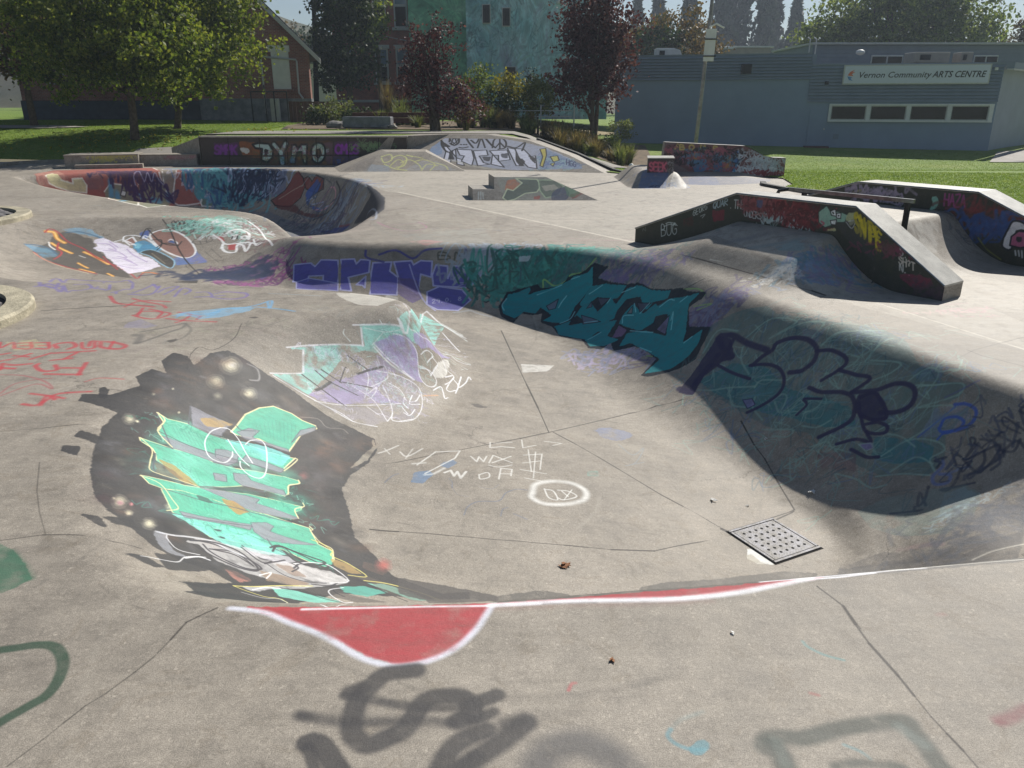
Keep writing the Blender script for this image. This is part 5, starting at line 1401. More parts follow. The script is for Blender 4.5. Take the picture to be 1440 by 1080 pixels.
FLOOR_A = [(-.58, 4.45), (.4, 4.35), (1.3, 4.4), (2.1, 4.6), (2.75, 4.8), (3.0, 5.3), (2.75, 5.9), (2.1, 6.6), (1.45, 7.5), (1.0, 8.7), (.55, 9.9),
           (.2, 10.85), (-.9, 11.15), (-2.2, 11.15), (-3.2, 11.5), (-4.9, 12.4), (-6.0, 12.8), (-7.3, 13.1), (-7.8, 12.8), (-7.0, 12.1), (-5.5, 11.4),
           (-3.8, 10.7), (-2.2, 10.2), (-1.0, 9.9), (-.5, 9.4), (-.5, 8.7), (-.62, 7.9), (-.75, 7.2), (-.9, 6.6), (-1.0, 5.9), (-.95, 5.35), (-.8, 4.86)]
LIP_B = [(-15.3, 24.2), (-12.6, 25.75), (-9.8, 27.3), (-8.5, 27.2), (-7.4, 26.6), (-5.6, 24.9), (-4.2, 22.5), (-3.1, 19.0), (-2.68, 17.0), (-2.7, 15.2),
         (-3.2, 14.1), (-3.9, 14.3), (-4.6, 15.4), (-5.5, 16.2), (-7.15, 16.85), (-10.07, 19.0), (-12.5, 21.16), (-14.4, 23.4)]
FLOOR_B = [(-13.6, 23.8), (-12.2, 24.6), (-9.7, 25.9), (-8.5, 25.4), (-6.9, 23.9), (-5.5, 21.8), (-4.5, 19.0), (-4.15, 17.2), (-4.2, 16.3), (-4.9, 17.1),
           (-6.3, 18.2), (-9.2, 20.4), (-11.6, 22.3)]
HUB_A = (1.97, 12.44); HUB_D = (.5862, -.8101); HUB_N = (.8101, .5862)      # first ledge: start, direction, normal pointing away

def bowl_profile(t, a):
    n = (a / 2 - a * a / 3) + .5 - (a - a * a / 2)
    lo = (t * t / 2 - t ** 3 / 3) / a
    hi = (a / 2 - a * a / 3) + (t - t * t / 2) - (a - a * a / 2)
    return np.where(t < a, lo, hi) / n

def park_height(X, Y):
    LA = smooth_poly(LIP_A, 2); FA = smooth_poly(FLOOR_A, 2); LB = smooth_poly(LIP_B, 2); FB = smooth_poly(FLOOR_B, 2)
    Z = np.zeros(X.shape, dtype=np.float32)
    m = inside(X, Y, LA)
    x = X[m]; y = Y[m]
    a = seg_dist(x, y, LA); b = np.where(inside(x, y, FA), 0, seg_dist(x, y, FA))
    t = a / (a + b + 1e-6)
    D = 1.25 - .11 * np.clip(2.2 - x, 0, 5)
    D = D - np.maximum(.27 * sstep(x, 2.3, 3.35) * (1 - sstep(y, 6.5, 7.6)), .42 * sstep(x, 2.5, 3.4) * (1 - sstep(y, 4.9, 6.1)))
    D = D + (.55 - D) * sstep(-x, 2.6, 4.6) * sstep(y, 8.6, 10.2)
    r = .04 + .10 * sstep(y + .6 * np.abs(x - .8), 3.6, 5.4) - .08 * sstep(y, 10, 12)
    r = r + .2 * sstep(-x, -.2, .8) * (1 - sstep(y, 8.6, 9.2)) * sstep(y, 3.5, 4.5)
    r = r + .02 * sstep(x, .9, 2.0) * sstep(y, 4, 5)
    Z[m] = -D * bowl_profile(t, np.clip(r, .04, .5))
    m = inside(X, Y, LB)
    x = X[m]; y = Y[m]
    a = seg_dist(x, y, LB); b = np.where(inside(x, y, FB), 0, seg_dist(x, y, FB))
    t = a / (a + b + 1e-6)
    Z[m] = -(1.55 - .35 * sstep(-y, -18, -15)) * bowl_profile(t, .08 + .25 * sstep(x, -3.9, -3.0))
    Z -= .34 * np.exp(-(((X + 4.1) / 1.1) ** 2 + ((Y - 14.6) / 1.0) ** 2))
    # two lanes of the fun box beside the ledges
    s = (X - HUB_A[0]) * HUB_D[0] + (Y - HUB_A[1]) * HUB_D[1]
    w = (X - HUB_A[0]) * HUB_N[0] + (Y - HUB_A[1]) * HUB_N[1]
    up = np.clip((s - .45) / 1.55, 0, 1); up = up - .06 * np.sin(np.pi * up)
    e = np.clip((s - 3.45 - .0 * w) / .95, 0, 1)
    h = .56 * up * (1 - e) ** 2
    near = np.interp(-w, [-9, 0, .25, .7, 1.02, 1.3], [1, 1, .93, .58, .12, 0])
    h1 = h * np.where(w < 0, near, 1) * (w < .3)
    e2 = np.clip((s - 3.5) / .95, 0, 1)
    far = 1 - sstep(w, 3.1, 3.3)
    h2 = .62 * up * (1 - e2) ** 2 * (w >= .3) * far
    return Z + h1 + h2
#TERRAIN-END

# ---------------------------------------------------------------- materials
def srgb(h):
    if isinstance(h, str):
        c = [int(h[i:i + 2], 16) / 255 for i in (0, 2, 4)]
    else:
        c = h
    return tuple(x / 12.92 if x <= .04045 else ((x + .055) / 1.055) ** 2.4 for x in c) + (1,)

def mat(name, color, rough=.8, metal=0, noise=0, nscale=8, bump=0, bscale=60, spec=.5, trans=0, color2=None, detail=6):
    """procedural principled material: colour broken up by noise plus a fine bump"""
    m = bpy.data.materials.new(name); m.use_nodes = True
    nt = m.node_tree; b = nt.nodes['Principled BSDF']
    c = srgb(color)
    b.inputs['Base Color'].default_value = c
    b.inputs['Roughness'].default_value = rough
    b.inputs['Metallic'].default_value = metal
    b.inputs['Specular IOR Level'].default_value = spec
    tc = nt.nodes.new('ShaderNodeTexCoord')
    if noise or color2:
        n = nt.nodes.new('ShaderNodeTexNoise'); n.inputs['Scale'].default_value = nscale; n.inputs['Detail'].default_value = detail
        n.inputs['Roughness'].default_value = .65
        nt.links.new(tc.outputs['Object'], n.inputs['Vector'])
        r = nt.nodes.new('ShaderNodeValToRGB')
        c2 = srgb(color2) if color2 else tuple(min(1, x * (1 + noise)) for x in c[:3]) + (1,)
        c1 = c if color2 else tuple(x * (1 - noise) for x in c[:3]) + (1,)
        r.color_ramp.elements[0].color = c1; r.color_ramp.elements[0].position = .36
        r.color_ramp.elements[1].color = c2; r.color_ramp.elements[1].position = .64
        nt.links.new(n.outputs[0], r.inputs[0]); nt.links.new(r.outputs[0], b.inputs['Base Color'])
    if bump:
        n2 = nt.nodes.new('ShaderNodeTexNoise'); n2.inputs['Scale'].default_value = bscale; n2.inputs['Detail'].default_value = 4
        nt.links.new(tc.outputs['Object'], n2.inputs['Vector'])
        bm_ = nt.nodes.new('ShaderNodeBump'); bm_.inputs['Strength'].default_value = bump; bm_.inputs['Distance'].default_value = .02
        nt.links.new(n2.outputs[0], bm_.inputs['Height']); nt.links.new(bm_.outputs[0], b.inputs['Normal'])
    if trans:
        out = nt.nodes['Material Output']
        t = nt.nodes.new('ShaderNodeBsdfTranslucent'); mx = nt.nodes.new('ShaderNodeMixShader'); mx.inputs[0].default_value = trans
        src = b.inputs['Base Color'].links[0].from_socket if b.inputs['Base Color'].links else None
        if src: nt.links.new(src, t.inputs[0])
        else: t.inputs[0].default_value = c
        nt.links.new(b.outputs[0], mx.inputs[1]); nt.links.new(t.outputs[0], mx.inputs[2]); nt.links.new(mx.outputs[0], out.inputs[0])
    return m

def N(nt, typ, **kw):
    n = nt.nodes.new(typ)
    for k, v in kw.items():
        if k in ('Scale', 'Detail', 'Roughness', 'Distortion', 'Randomness', 'Strength', 'Distance', 'W'): n.inputs[k].default_value = v
        else: setattr(n, k, v)
    return n

def ramp(nt, src, stops):
    r = nt.nodes.new('ShaderNodeValToRGB')
    e = r.color_ramp.elements
    while len(e) < len(stops): e.new(.5)
    for i, (p, c) in enumerate(stops):
        e[i].position = p; e[i].color = c if len(c) == 4 else tuple(c) + (1,)
    nt.links.new(src, r.inputs[0])
    return r.outputs[0]

def mixc(nt, fac, a, b, mode='MIX'):
    m = nt.nodes.new('ShaderNodeMix'); m.data_type = 'RGBA'; m.blend_type = mode
    for s, v in ((0, fac), (6, a), (7, b)):
        if hasattr(v, 'is_linked') or hasattr(v, 'links'): nt.links.new(v, m.inputs[s])
        else: m.inputs[s].default_value = v
    return m.outputs[2]

def g(v): return (v, v, v, 1)

def concrete_nodes(nt, tone=(.325, .289, .240), coarse=1.0):
    """bare poured concrete: blotches, aggregate speckle, pits. returns colour and height sockets"""
    tc = nt.nodes.new('ShaderNodeTexCoord'); v = tc.outputs['Object']
    big = N(nt, 'ShaderNodeTexNoise', Scale=.55, Detail=7, Roughness=.62, Distortion=.6)
    mid = N(nt, 'ShaderNodeTexNoise', Scale=5.5, Detail=8, Roughness=.7)
    fine = N(nt, 'ShaderNodeTexNoise', Scale=210 * coarse, Detail=3, Roughness=.8)
    grit = N(nt, 'ShaderNodeTexVoronoi', Scale=95 * coarse)
    pit = N(nt, 'ShaderNodeTexVoronoi', Scale=33 * coarse)
    for n in (big, mid, fine, grit, pit): nt.links.new(v, n.inputs['Vector'])
    t = tone
    c = ramp(nt, big.outputs[0], [(.3, (t[0] * .74, t[1] * .74, t[2] * .75)), (.5, t), (.72, (t[0] * 1.2, t[1] * 1.2, t[2] * 1.22))])
    c = mixc(nt, 1.0, c, ramp(nt, mid.outputs[0], [(.3, g(.74)), (.5, g(1)), (.72, g(1.16))]), 'MULTIPLY')
    st = N(nt, 'ShaderNodeTexNoise', Scale=1.7, Detail=9, Roughness=.72, Distortion=2.6); nt.links.new(v, st.inputs['Vector'])
    c = mixc(nt, 1.0, c, ramp(nt, st.outputs[0], [(.30, (.72, .70, .66, 1)), (.42, g(.95)), (.56, g(1.02)), (.62, (.88, .86, .83, 1)), (.68, g(1.05)), (.8, g(1.2))]), 'MULTIPLY')
    tm = nt.nodes.new('ShaderNodeMapping'); tm.inputs['Scale'].default_value = (1.1, 9, 1); tm.inputs['Rotation'].default_value = (0, 0, .35); nt.links.new(v, tm.inputs[0])
    tw = N(nt, 'ShaderNodeTexNoise', Scale=1.6, Detail=8, Roughness=.75, Distortion=1.2); nt.links.new(tm.outputs[0], tw.inputs['Vector'])
    c = mixc(nt, .8, c, ramp(nt, tw.outputs[0], [(.3, g(.84)), (.5, g(1)), (.7, g(1.12))]), 'MULTIPLY')
    c = mixc(nt, 1.0, c, ramp(nt, fine.outputs[0], [(.3, g(.5)), (.5, g(1)), (.7, g(1.5))]), 'MULTIPLY')
    sp = ramp(nt, grit.outputs['Color'], [(.0, g(.8)), (.75, g(1)), (.93, g(1.25)), (1, g(1.6))])
    c = mixc(nt, .75, c, sp, 'MULTIPLY')
    pt = ramp(nt, pit.outputs['Distance'], [(.0, g(.45)), (.09, g(.8)), (.14, g(1))])
    c = mixc(nt, .5, c, pt, 'MULTIPLY')
    dn = N(nt, 'ShaderNodeTexNoise', Scale=2.4, Detail=6, Roughness=.7); nt.links.new(v, dn.inputs['Vector'])
    dv = nt.nodes.new('ShaderNodeVectorMath'); dv.operation = 'MULTIPLY_ADD'; dv.inputs[1].default_value = (.5, .5, .5); nt.links.new(dn.outputs['Color'], dv.inputs[0]); nt.links.new(v, dv.inputs[2])
    cr = N(nt, 'ShaderNodeTexVoronoi', Scale=.42); cr.feature = 'DISTANCE_TO_EDGE'; nt.links.new(dv.outputs[0], cr.inputs['Vector'])
    ck = ramp(nt, cr.outputs['Distance'], [(0, g(.32)), (.0018, g(.6)), (.0034, g(1))])
    cm_ = ramp(nt, big.outputs[0], [(.48, g(0)), (.56, g(.8))])
    c = mixc(nt, cm_, c, mixc(nt, 1.0, c, ck, 'MULTIPLY'))
    return c, fine.outputs[0], mid.outputs[0], v

def painted_concrete(name, layers, tone=(.325, .289, .240), rough=.62, bump=.25, coarse=1.0, streak=False):
    """concrete with spray paint layers. layers: (image, uv name, mask or None)"""
    m = bpy.data.materials.new(name); m.use_nodes = True
    nt = m.node_tree; b = nt.nodes['Principled BSDF']
    c, fine, mid, v = concrete_nodes(nt, tone, coarse)
    scuff = N(nt, 'ShaderNodeTexNoise', Scale=9, Detail=9, Roughness=.78)
    mp = nt.nodes.new('ShaderNodeMapping'); mp.inputs['Scale'].default_value = (.5, 1.6, 1.2); mp.inputs['Rotation'].default_value = (0, 0, .5)
    nt.links.new(v, mp.inputs[0]); nt.links.new(mp.outputs[0], scuff.inputs['Vector'])
    wear = ramp(nt, scuff.outputs[0], [(.26, g(.5)), (.38, g(.93)), (.6, g(1))])
    gr = ramp(nt, fine, [(.25, g(.66)), (.42, g(1))])
    rsock = None
    for img, uv, mask in layers:
        u = nt.nodes.new('ShaderNodeUVMap'); u.uv_map = uv
        t = nt.nodes.new('ShaderNodeTexImage'); t.image = img; t.extension = 'CLIP'; t.interpolation = 'Linear'
        nt.links.new(u.outputs[0], t.inputs[0])
        f = mixc(nt, 1.0, t.outputs['Alpha'], wear, 'MULTIPLY')
        f = mixc(nt, .8, f, gr, 'MULTIPLY')
        if mask == 'outside_near':
            a = nt.nodes.new('ShaderNodeAttribute'); a.attribute_name = 'far_mask'
            f = mixc(nt, 1.0, f, a.outputs['Color'], 'MULTIPLY')
        # grain of the concrete stays visible through the thin paint
        pc = mixc(nt, .6, t.outputs['Color'], ramp(nt, fine, [(.3, g(.66)), (.5, g(1)), (.7, g(1.3))]), 'MULTIPLY')
        pc = mixc(nt, 1.0, pc, ramp(nt, scuff.outputs[0], [(.3, g(.74)), (.5, g(1)), (.7, g(1.14))]), 'MULTIPLY')
        c = mixc(nt, f, c, pc)
    nt.links.new(c, b.inputs['Base Color'])
    rr = nt.nodes.new('ShaderNodeMapRange'); rr.inputs[3].default_value = rough - .1; rr.inputs[4].default_value = rough + .14
    nt.links.new(mid, rr.inputs[0]); nt.links.new(rr.outputs[0], b.inputs['Roughness'])
    b.inputs['Specular IOR Level'].default_value = .5
    bm_ = N(nt, 'ShaderNodeBump', Strength=bump, Distance=.006)
    b2 = N(nt, 'ShaderNodeBump', Strength=.35, Distance=.02)
    nt.links.new(mid, b2.inputs['Height']); nt.links.new(fine, bm_.inputs['Height'])
    nt.links.new(b2.outputs[0], bm_.inputs['Normal']); nt.links.new(bm_.outputs[0], b.inputs['Normal'])
    return m

# ---------------------------------------------------------------- object helpers
def tag(o, label=None, cat=None, group=None, kind=None):
    if label: o['label'] = label
    if cat: o['category'] = cat
    if group: o['group'] = group
    if kind: o['kind'] = kind
    return o

def empty(name, loc, label, cat, group=None, rz=0):
    o = bpy.data.objects.new(name, None); COL.objects.link(o)
    o.location = loc; o.rotation_euler = (0, 0, rz); o.empty_display_size = .2
    return tag(o, label, cat, group)

def link(name, me, m=None, parent=None, smooth=False):
    if m is not None:
        for x in (m if isinstance(m, (list, tuple)) else [m]): me.materials.append(x)
    o = bpy.data.objects.new(name, me); COL.objects.link(o)
    if parent is not None:
        o.parent = parent
        o.matrix_parent_inverse = Matrix.LocRotScale(parent.location, parent.rotation_euler, None).inverted()
    if smooth: me.polygons.foreach_set('use_smooth', np.ones(len(me.polygons), dtype=bool))
    return o

class MB:
    """collects boxes, prisms and tubes in world coordinates and links them as one mesh"""
    def __init__(s): s.v = []; s.f = []; s.mi = []; s.cur = 0
    def add(s, vs_, fs):
        k = len(s.v); s.v += [tuple(p) for p in vs_]; s.f += [tuple(k + i for i in f) for f in fs]; s.mi += [s.cur] * len(fs)
        return s
    def box(s, c, d, rz=0, bevel=0):
        hx, hy, hz = d[0] / 2, d[1] / 2, d[2] / 2
        ca, sa = math.cos(rz), math.sin(rz)
        if bevel:
            b = bevel; out = []
            for z, i in ((-hz, b), (-hz + b, 0), (hz - b, 0), (hz, b)):
                for x, y in ((-hx + i, -hy + i), (hx - i, -hy + i), (hx - i, hy - i), (-hx + i, hy - i)): out.append((x, y, z))
            fs = [(3, 2, 1, 0), (12, 13, 14, 15)]
            for k in range(3):
                for j in range(4): fs.append((4 * k + j, 4 * k + (j + 1) % 4, 4 * k + 4 + (j + 1) % 4, 4 * k + 4 + j))
        else:
            out = [(x, y, z) for z in (-hz, hz) for x, y in ((-hx, -hy), (hx, -hy), (hx, hy), (-hx, hy))]
            fs = [(3, 2, 1, 0), (4, 5, 6, 7), (0, 1, 5, 4), (1, 2, 6, 5), (2, 3, 7, 6), (3, 0, 4, 7)]
        return s.add([(c[0] + x * ca - y * sa, c[1] + x * sa + y * ca, c[2] + z) for x, y, z in out], fs)
    def prism(s, poly, z0, z1):
        """vertical prism, z0/z1 numbers or lists"""
        n = len(poly)
        A = [(p[0], p[1], z0[i] if isinstance(z0, (list, tuple)) else z0) for i, p in enumerate(poly)]
        B = [(p[0], p[1], z1[i] if isinstance(z1, (list, tuple)) else z1) for i, p in enumerate(poly)]
        area = sum(poly[i][0] * poly[(i + 1) % n][1] - poly[(i + 1) % n][0] * poly[i][1] for i in range(n))
        if area < 0: A.reverse(); B.reverse()
        return s.add(A + B, [tuple(range(n - 1, -1, -1)), tuple(range(n, 2 * n))] + [(i, (i + 1) % n, n + (i + 1) % n, n + i) for i in range(n)])
    def slab(s, prof, off):
        """polygon in space swept along the offset vector"""
        n = len(prof); o = Vector(off)
        A = [Vector(p) for p in prof]; B = [p + o for p in A]
        nrm = (A[1] - A[0]).cross(A[2] - A[0])
        if nrm.dot(o) < 0: A.reverse(); B.reverse()
        return s.add(A + B, [tuple(range(n - 1, -1, -1)), tuple(range(n, 2 * n))] + [(i, (i + 1) % n, n + (i + 1) % n, n + i) for i in range(n)])
    def tube(s, pts, r, n=8, caps=True):
        pts = [Vector(p) for p in pts]
        rr = r if isinstance(r, (list, tuple)) else [r] * len(pts)
        vs_ = []; up = Vector((0, 0, 1))
        d0 = (pts[1] - pts[0]).normalized()
        x = d0.cross(up) if abs(d0.z) < .95 else d0.cross(Vector((0, 1, 0)))
        x.normalize()
        for i, p in enumerate(pts):
            d = (pts[min(i + 1, len(pts) - 1)] - pts[max(i - 1, 0)]).normalized()
            x = (x - d * x.dot(d)).normalized(); y = d.cross(x)
            for k in range(n):
                a = 2 * math.pi * k / n
                vs_.append(p + (x * math.cos(a) + y * math.sin(a)) * rr[i])
        fs = []
        for i in range(len(pts) - 1):
            for k in range(n): fs.append((i * n + k, i * n + (k + 1) % n, (i + 1) * n + (k + 1) % n, (i + 1) * n + k))
        if caps: fs += [tuple(range(n - 1, -1, -1)), tuple(range((len(pts) - 1) * n, len(pts) * n))]
        return s.add(vs_, fs)
    def quad(s, a, b, c, d): return s.add([a, b, c, d], [(0, 1, 2, 3)])
    def mesh(s, name='mesh'):
        me = bpy.data.meshes.new(name); me.from_pydata([tuple(p) for p in s.v], [], s.f)
        if any(s.mi): me.polygons.foreach_set('material_index', s.mi)
        me.update(); return me
    def build(s, name, m, parent=None, smooth=False): return link(name, s.mesh(name), m, parent, smooth)

def np_mesh(name, V, Fq, tri=False):
    """fast mesh from numpy arrays"""
    me = bpy.data.meshes.new(name)
    k = 3 if tri else 4
    nf = len(Fq)
    me.vertices.add(len(V)); me.vertices.foreach_set('co', np.ascontiguousarray(V, dtype=np.float32).ravel())
    me.loops.add(nf * k); me.loops.foreach_set('vertex_index', np.ascontiguousarray(Fq, dtype=np.int32).ravel())
    me.polygons.add(nf); me.polygons.foreach_set('loop_start', np.arange(0, nf * k, k, dtype=np.int32))
    try: me.polygons.foreach_set('loop_total', np.full(nf, k, dtype=np.int32))
    except Exception: pass
    me.update(calc_edges=True); me.validate()
    return me

def copy_thing(o, loc=None, label=None, rz=None):
    c = o.copy(); COL.objects.link(c)
    for ch in o.children:
        d = ch.copy(); COL.objects.link(d); d.parent = c
        for e in ch.children:
            f = e.copy(); COL.objects.link(f); f.parent = d
    if loc is not None: c.location = loc
    if rz is not None: c.rotation_euler = (0, 0, rz)
    if label: c['label'] = label
    return c

# ---------------------------------------------------------------- spray paint rasteriser (paint lies in metres on its surface)
def vnoise(h, w, cells, seed, octs=4):
    rg = np.random.default_rng(seed); out = np.zeros((h, w), np.float32); amp = 1; tot = 0
    for o in range(octs):
        ny, nx = max(2, int(cells * h / max(h, w)) + 2), max(2, int(cells * w / max(h, w)) + 2)
        G = rg.random((ny + 1, nx + 1)).astype(np.float32)
        y = np.linspace(0, ny - 1.001, h); x = np.linspace(0, nx - 1.001, w)
        yi = y.astype(int); xi = x.astype(int); fy = (y - yi)[:, None].astype(np.float32); fx = (x - xi)[None, :].astype(np.float32)
        fy = fy * fy * (3 - 2 * fy); fx = fx * fx * (3 - 2 * fx)
        a = G[yi][:, xi]; b = G[yi][:, xi + 1]; c = G[yi + 1][:, xi]; d = G[yi + 1][:, xi + 1]
        out += amp * ((a * (1 - fx) + b * fx) * (1 - fy) + (c * (1 - fx) + d * fx) * fy); tot += amp
        amp *= .55; cells *= 2.1
    return out / tot

def catmull(P, n=5):
    P = np.asarray(P, dtype=np.float32)
    if len(P) < 3: return P
    Q = np.vstack([2 * P[0] - P[1], P, 2 * P[-1] - P[-2]]); out = []
    for i in range(1, len(Q) - 2):
        for t in np.arange(n) / n:
            out.append(.5 * ((2 * Q[i]) + (-Q[i - 1] + Q[i + 1]) * t + (2 * Q[i - 1] - 5 * Q[i] + 4 * Q[i + 1] - Q[i + 2]) * t * t + (-Q[i - 1] + 3 * Q[i] - 3 * Q[i + 1] + Q[i + 2]) * t ** 3))
    out.append(P[-1])
    return np.array(out, dtype=np.float32)

class Canvas:
    def __init__(s, name, x0, y0, w, h, res, Z=None, seed=1):
        s.name, s.x0, s.y0, s.w, s.h, s.res = name, x0, y0, w, h, res
        s.W = int(round(w / res)); s.H = int(round(h / res))
        s.C = np.zeros((s.H, s.W, 3), np.float32); s.A = np.zeros((s.H, s.W), np.float32)
        s.Z = Z
        s.noise = vnoise(s.H, s.W, 40 * max(w, h) / 4, seed)
        s.fine = vnoise(s.H, s.W, max(s.H, s.W) / 7, seed + 50, 2)
    def box(s, P, pad):
        i0 = max(0, int((P[:, 0].min() - pad - s.x0) / s.res)); i1 = min(s.W, int((P[:, 0].max() + pad - s.x0) / s.res) + 2)
        j0 = max(0, int((P[:, 1].min() - pad - s.y0) / s.res)); j1 = min(s.H, int((P[:, 1].max() + pad - s.y0) / s.res) + 2)
        return (i0, i1, j0, j1) if i1 > i0 and j1 > j0 else None
    def over(s, b, M, col, wear=.35):
        i0, i1, j0, j1 = b
        if wear: M = M * np.clip(1.15 - wear * 2.2 * np.clip(s.noise[j0:j1, i0:i1] - .45, 0, 1) * 2, 0, 1)
        A = s.A[j0:j1, i0:i1]; C = s.C[j0:j1, i0:i1]
        c = np.array([int(col[i:i + 2], 16) / 255 for i in (0, 2, 4)], np.float32)
        C *= (1 - M)[..., None]; C += M[..., None] * c
        A *= (1 - M); A += M
    def zat(s, x, y):
        i = np.clip(((x - s.x0) / s.res).astype(int), 0, s.W - 1); j = np.clip(((y - s.y0) / s.res).astype(int), 0, s.H - 1)
        return s.Z[j, i]
    def stroke(s, P, width, col, alpha=1, soft=.25, curve=True, wear=.35):
        P = np.asarray(P, np.float32)
        if curve: P = catmull(P, 4 if len(P) < 60 else 2)
        r = width / 2; so = max(width * soft, s.res * .8)
        b = s.box(P, r + so)
        if b is None: return
        i0, i1, j0, j1 = b
        M = np.full((j1 - j0, i1 - i0), 1e9, np.float32)
        zp = s.zat(P[:, 0], P[:, 1]) if s.Z is not None else None
        for k in range(len(P) - 1):
            bb = s.box(P[k:k + 2], r + so)
            if bb is None: continue
            a0, a1, c0, c1 = bb
            x = (s.x0 + (np.arange(a0, a1) + .5) * s.res)[None, :].astype(np.float32); y = (s.y0 + (np.arange(c0, c1) + .5) * s.res)[:, None].astype(np.float32)
            ax, ay = P[k]; dx, dy = P[k + 1] - P[k]
            t = np.clip(((x - ax) * dx + (y - ay) * dy) / (dx * dx + dy * dy + 1e-9), 0, 1)
            d = (x - ax - t * dx) ** 2 + (y - ay - t * dy) ** 2
            if zp is not None: d = d + (s.Z[c0:c1, a0:a1] - (zp[k] + t * (zp[k + 1] - zp[k]))) ** 2
            sub = M[c0 - j0:c1 - j0, a0 - i0:a1 - i0]
            np.minimum(sub, d, out=sub)
        M = np.clip((r + so - np.sqrt(M)) / (2 * so), 0, 1); M = M * M * (3 - 2 * M) * alpha
        s.over(b, M, col, wear)
    def fill(s, P, col, alpha=1, wear=.3):
        P = np.asarray(P, np.float32)
        b = s.box(P, 0)
        if b is None: return
        i0, i1, j0, j1 = b
        M = np.zeros((j1 - j0, i1 - i0), bool)
        xs = s.x0 + (np.arange(i0, i1) + .5) * s.res; ys = s.y0 + (np.arange(j0, j1) + .5) * s.res
        n = len(P)
        for k in range(n):
            ax, ay = P[k]; bx, by = P[(k + 1) % n]
            if ay == by: continue
            lo, hi = (ay, by) if ay < by else (by, ay)
            rows = np.where((ys >= lo) & (ys < hi))[0]
            if len(rows) == 0: continue
            xi = ax + (ys[rows] - ay) * (bx - ax) / (by - ay)
            M[rows[0]:rows[-1] + 1] ^= xs[None, :] < xi[:, None]
        Mf = M.astype(np.float32)
        if min(Mf.shape) > 8:                     # sprayed edge: slightly soft and ragged
            for _ in range(2):
                Q = np.pad(Mf, 2, 'edge'); Mf = (Q[2:-2, :-4] + Q[2:-2, 1:-3] + Q[2:-2, 2:-2] + Q[2:-2, 3:-1] + Q[2:-2, 4:]) / 5
                Q = np.pad(Mf, 2, 'edge'); Mf = (Q[:-4, 2:-2] + Q[1:-3, 2:-2] + Q[2:-2, 2:-2] + Q[3:-1, 2:-2] + Q[4:, 2:-2]) / 5
            Mf = np.clip((Mf - .5 + (s.fine[j0:j1, i0:i1] - .5) * .75) * 3 + .5, 0, 1) * np.clip(Mf * 6, 0, 1)
        s.over(b, Mf * alpha, col, wear)
    def blobs(s, poly, n, size, cols, seed, alpha):
        """soft clouds of overspray inside a region"""
        rg = random.Random(seed); P = np.asarray(poly, np.float32); lo = P.min(0); hi = P.max(0); cnt = 0; tries = 0
        while cnt < n and tries < n * 12:
            tries += 1; x = rg.uniform(lo[0], hi[0]); y = rg.uniform(lo[1], hi[1])
            if not inside(np.array([x]), np.array([y]), poly)[0]: continue
            cnt += 1; r = size * rg.uniform(.4, 1.4); a = rg.uniform(0, 6.28)
            s.stroke([(x, y), (x + r * math.cos(a), y + r * math.sin(a))], r * 1.1, rg.choice(cols), alpha * rg.uniform(.4, 1), .9, False, .8)
    def scribble(s, poly, n, size, width, cols, seed, alpha=.8, sx=1., sy=1.):
        """small illegible tags strewn over a region"""
        rg = random.Random(seed); P = np.asarray(poly, np.float32)
        lo = P.min(0); hi = P.max(0); cnt = 0; tries = 0
        while cnt < n and tries < n * 12:
            tries += 1
            x = rg.uniform(lo[0], hi[0]); y = rg.uniform(lo[1], hi[1])
            if not inside(np.array([x]), np.array([y]), poly)[0]: continue
            cnt += 1
            a = rg.uniform(-.35, .35) + (math.pi if rg.random() < .2 else 0); L = rg.randint(3, 7); col = rg.choice(cols); w = width * rg.uniform(.6, 1.3); sc = size * rg.uniform(.6, 1.3)
            for l in range(L):
                px_ = (l - L / 2) * sc * .75; pts = []
                for q in range(rg.randint(3, 6)):
                    u = px_ + rg.uniform(-.45, .45) * sc; v = rg.uniform(-.5, .5) * sc
                    pts.append((x + (u * math.cos(a) - v * math.sin(a)) * sx, y + (u * math.sin(a) + v * math.cos(a)) * sy))
                s.stroke(pts, w, col, alpha, .3)
    def image(s):
        A = s.A; C = s.C / np.maximum(A, 1e-4)[..., None]
        px = np.concatenate([np.clip(C, 0, 1), A[..., None]], axis=2).astype(np.float32)
        im = bpy.data.images.new(s.name, s.W, s.H, alpha=True)
        im.alpha_mode = 'CHANNEL_PACKED'
        im.pixels.foreach_set(px.ravel()); im.update(); im.pack()
        del s.C, s.A, s.noise, s.fine
        return im

def run_paint(canvases, text):
    """each line: op colour alpha width soft wear : x,y dx,dy ... in units of 5 mm"""
    for ln in text.strip().split('\n'):
        if not ln.strip(): continue
        hd, pts = ln.split(':')
        h = hd.split()
        q = [tuple(map(int, p.split(','))) for p in pts.split()]
        P = np.cumsum(np.array(q, np.float64), axis=0) * .005
        for c in canvases:
            if h[0] == 'f': c.fill(P, h[1], int(h[2]) / 100, int(h[5]) / 100)
            elif h[0] in 'sl': c.stroke(P, int(h[3]) / 1000, h[1], int(h[2]) / 100, int(h[4]) / 100, h[0] == 's', int(h[5]) / 100)
            elif h[0] == 'b': c.blobs(P, int(h[5]), int(h[3]) / 1000, h[1].split('+'), int(h[6]), int(h[2]) / 100)
            elif h[0] == 'g': c.scribble(P, int(h[5]), int(h[3]) / 1000, int(h[4]) / 1000, h[1].split('+'), int(h[6]), int(h[2]) / 100)

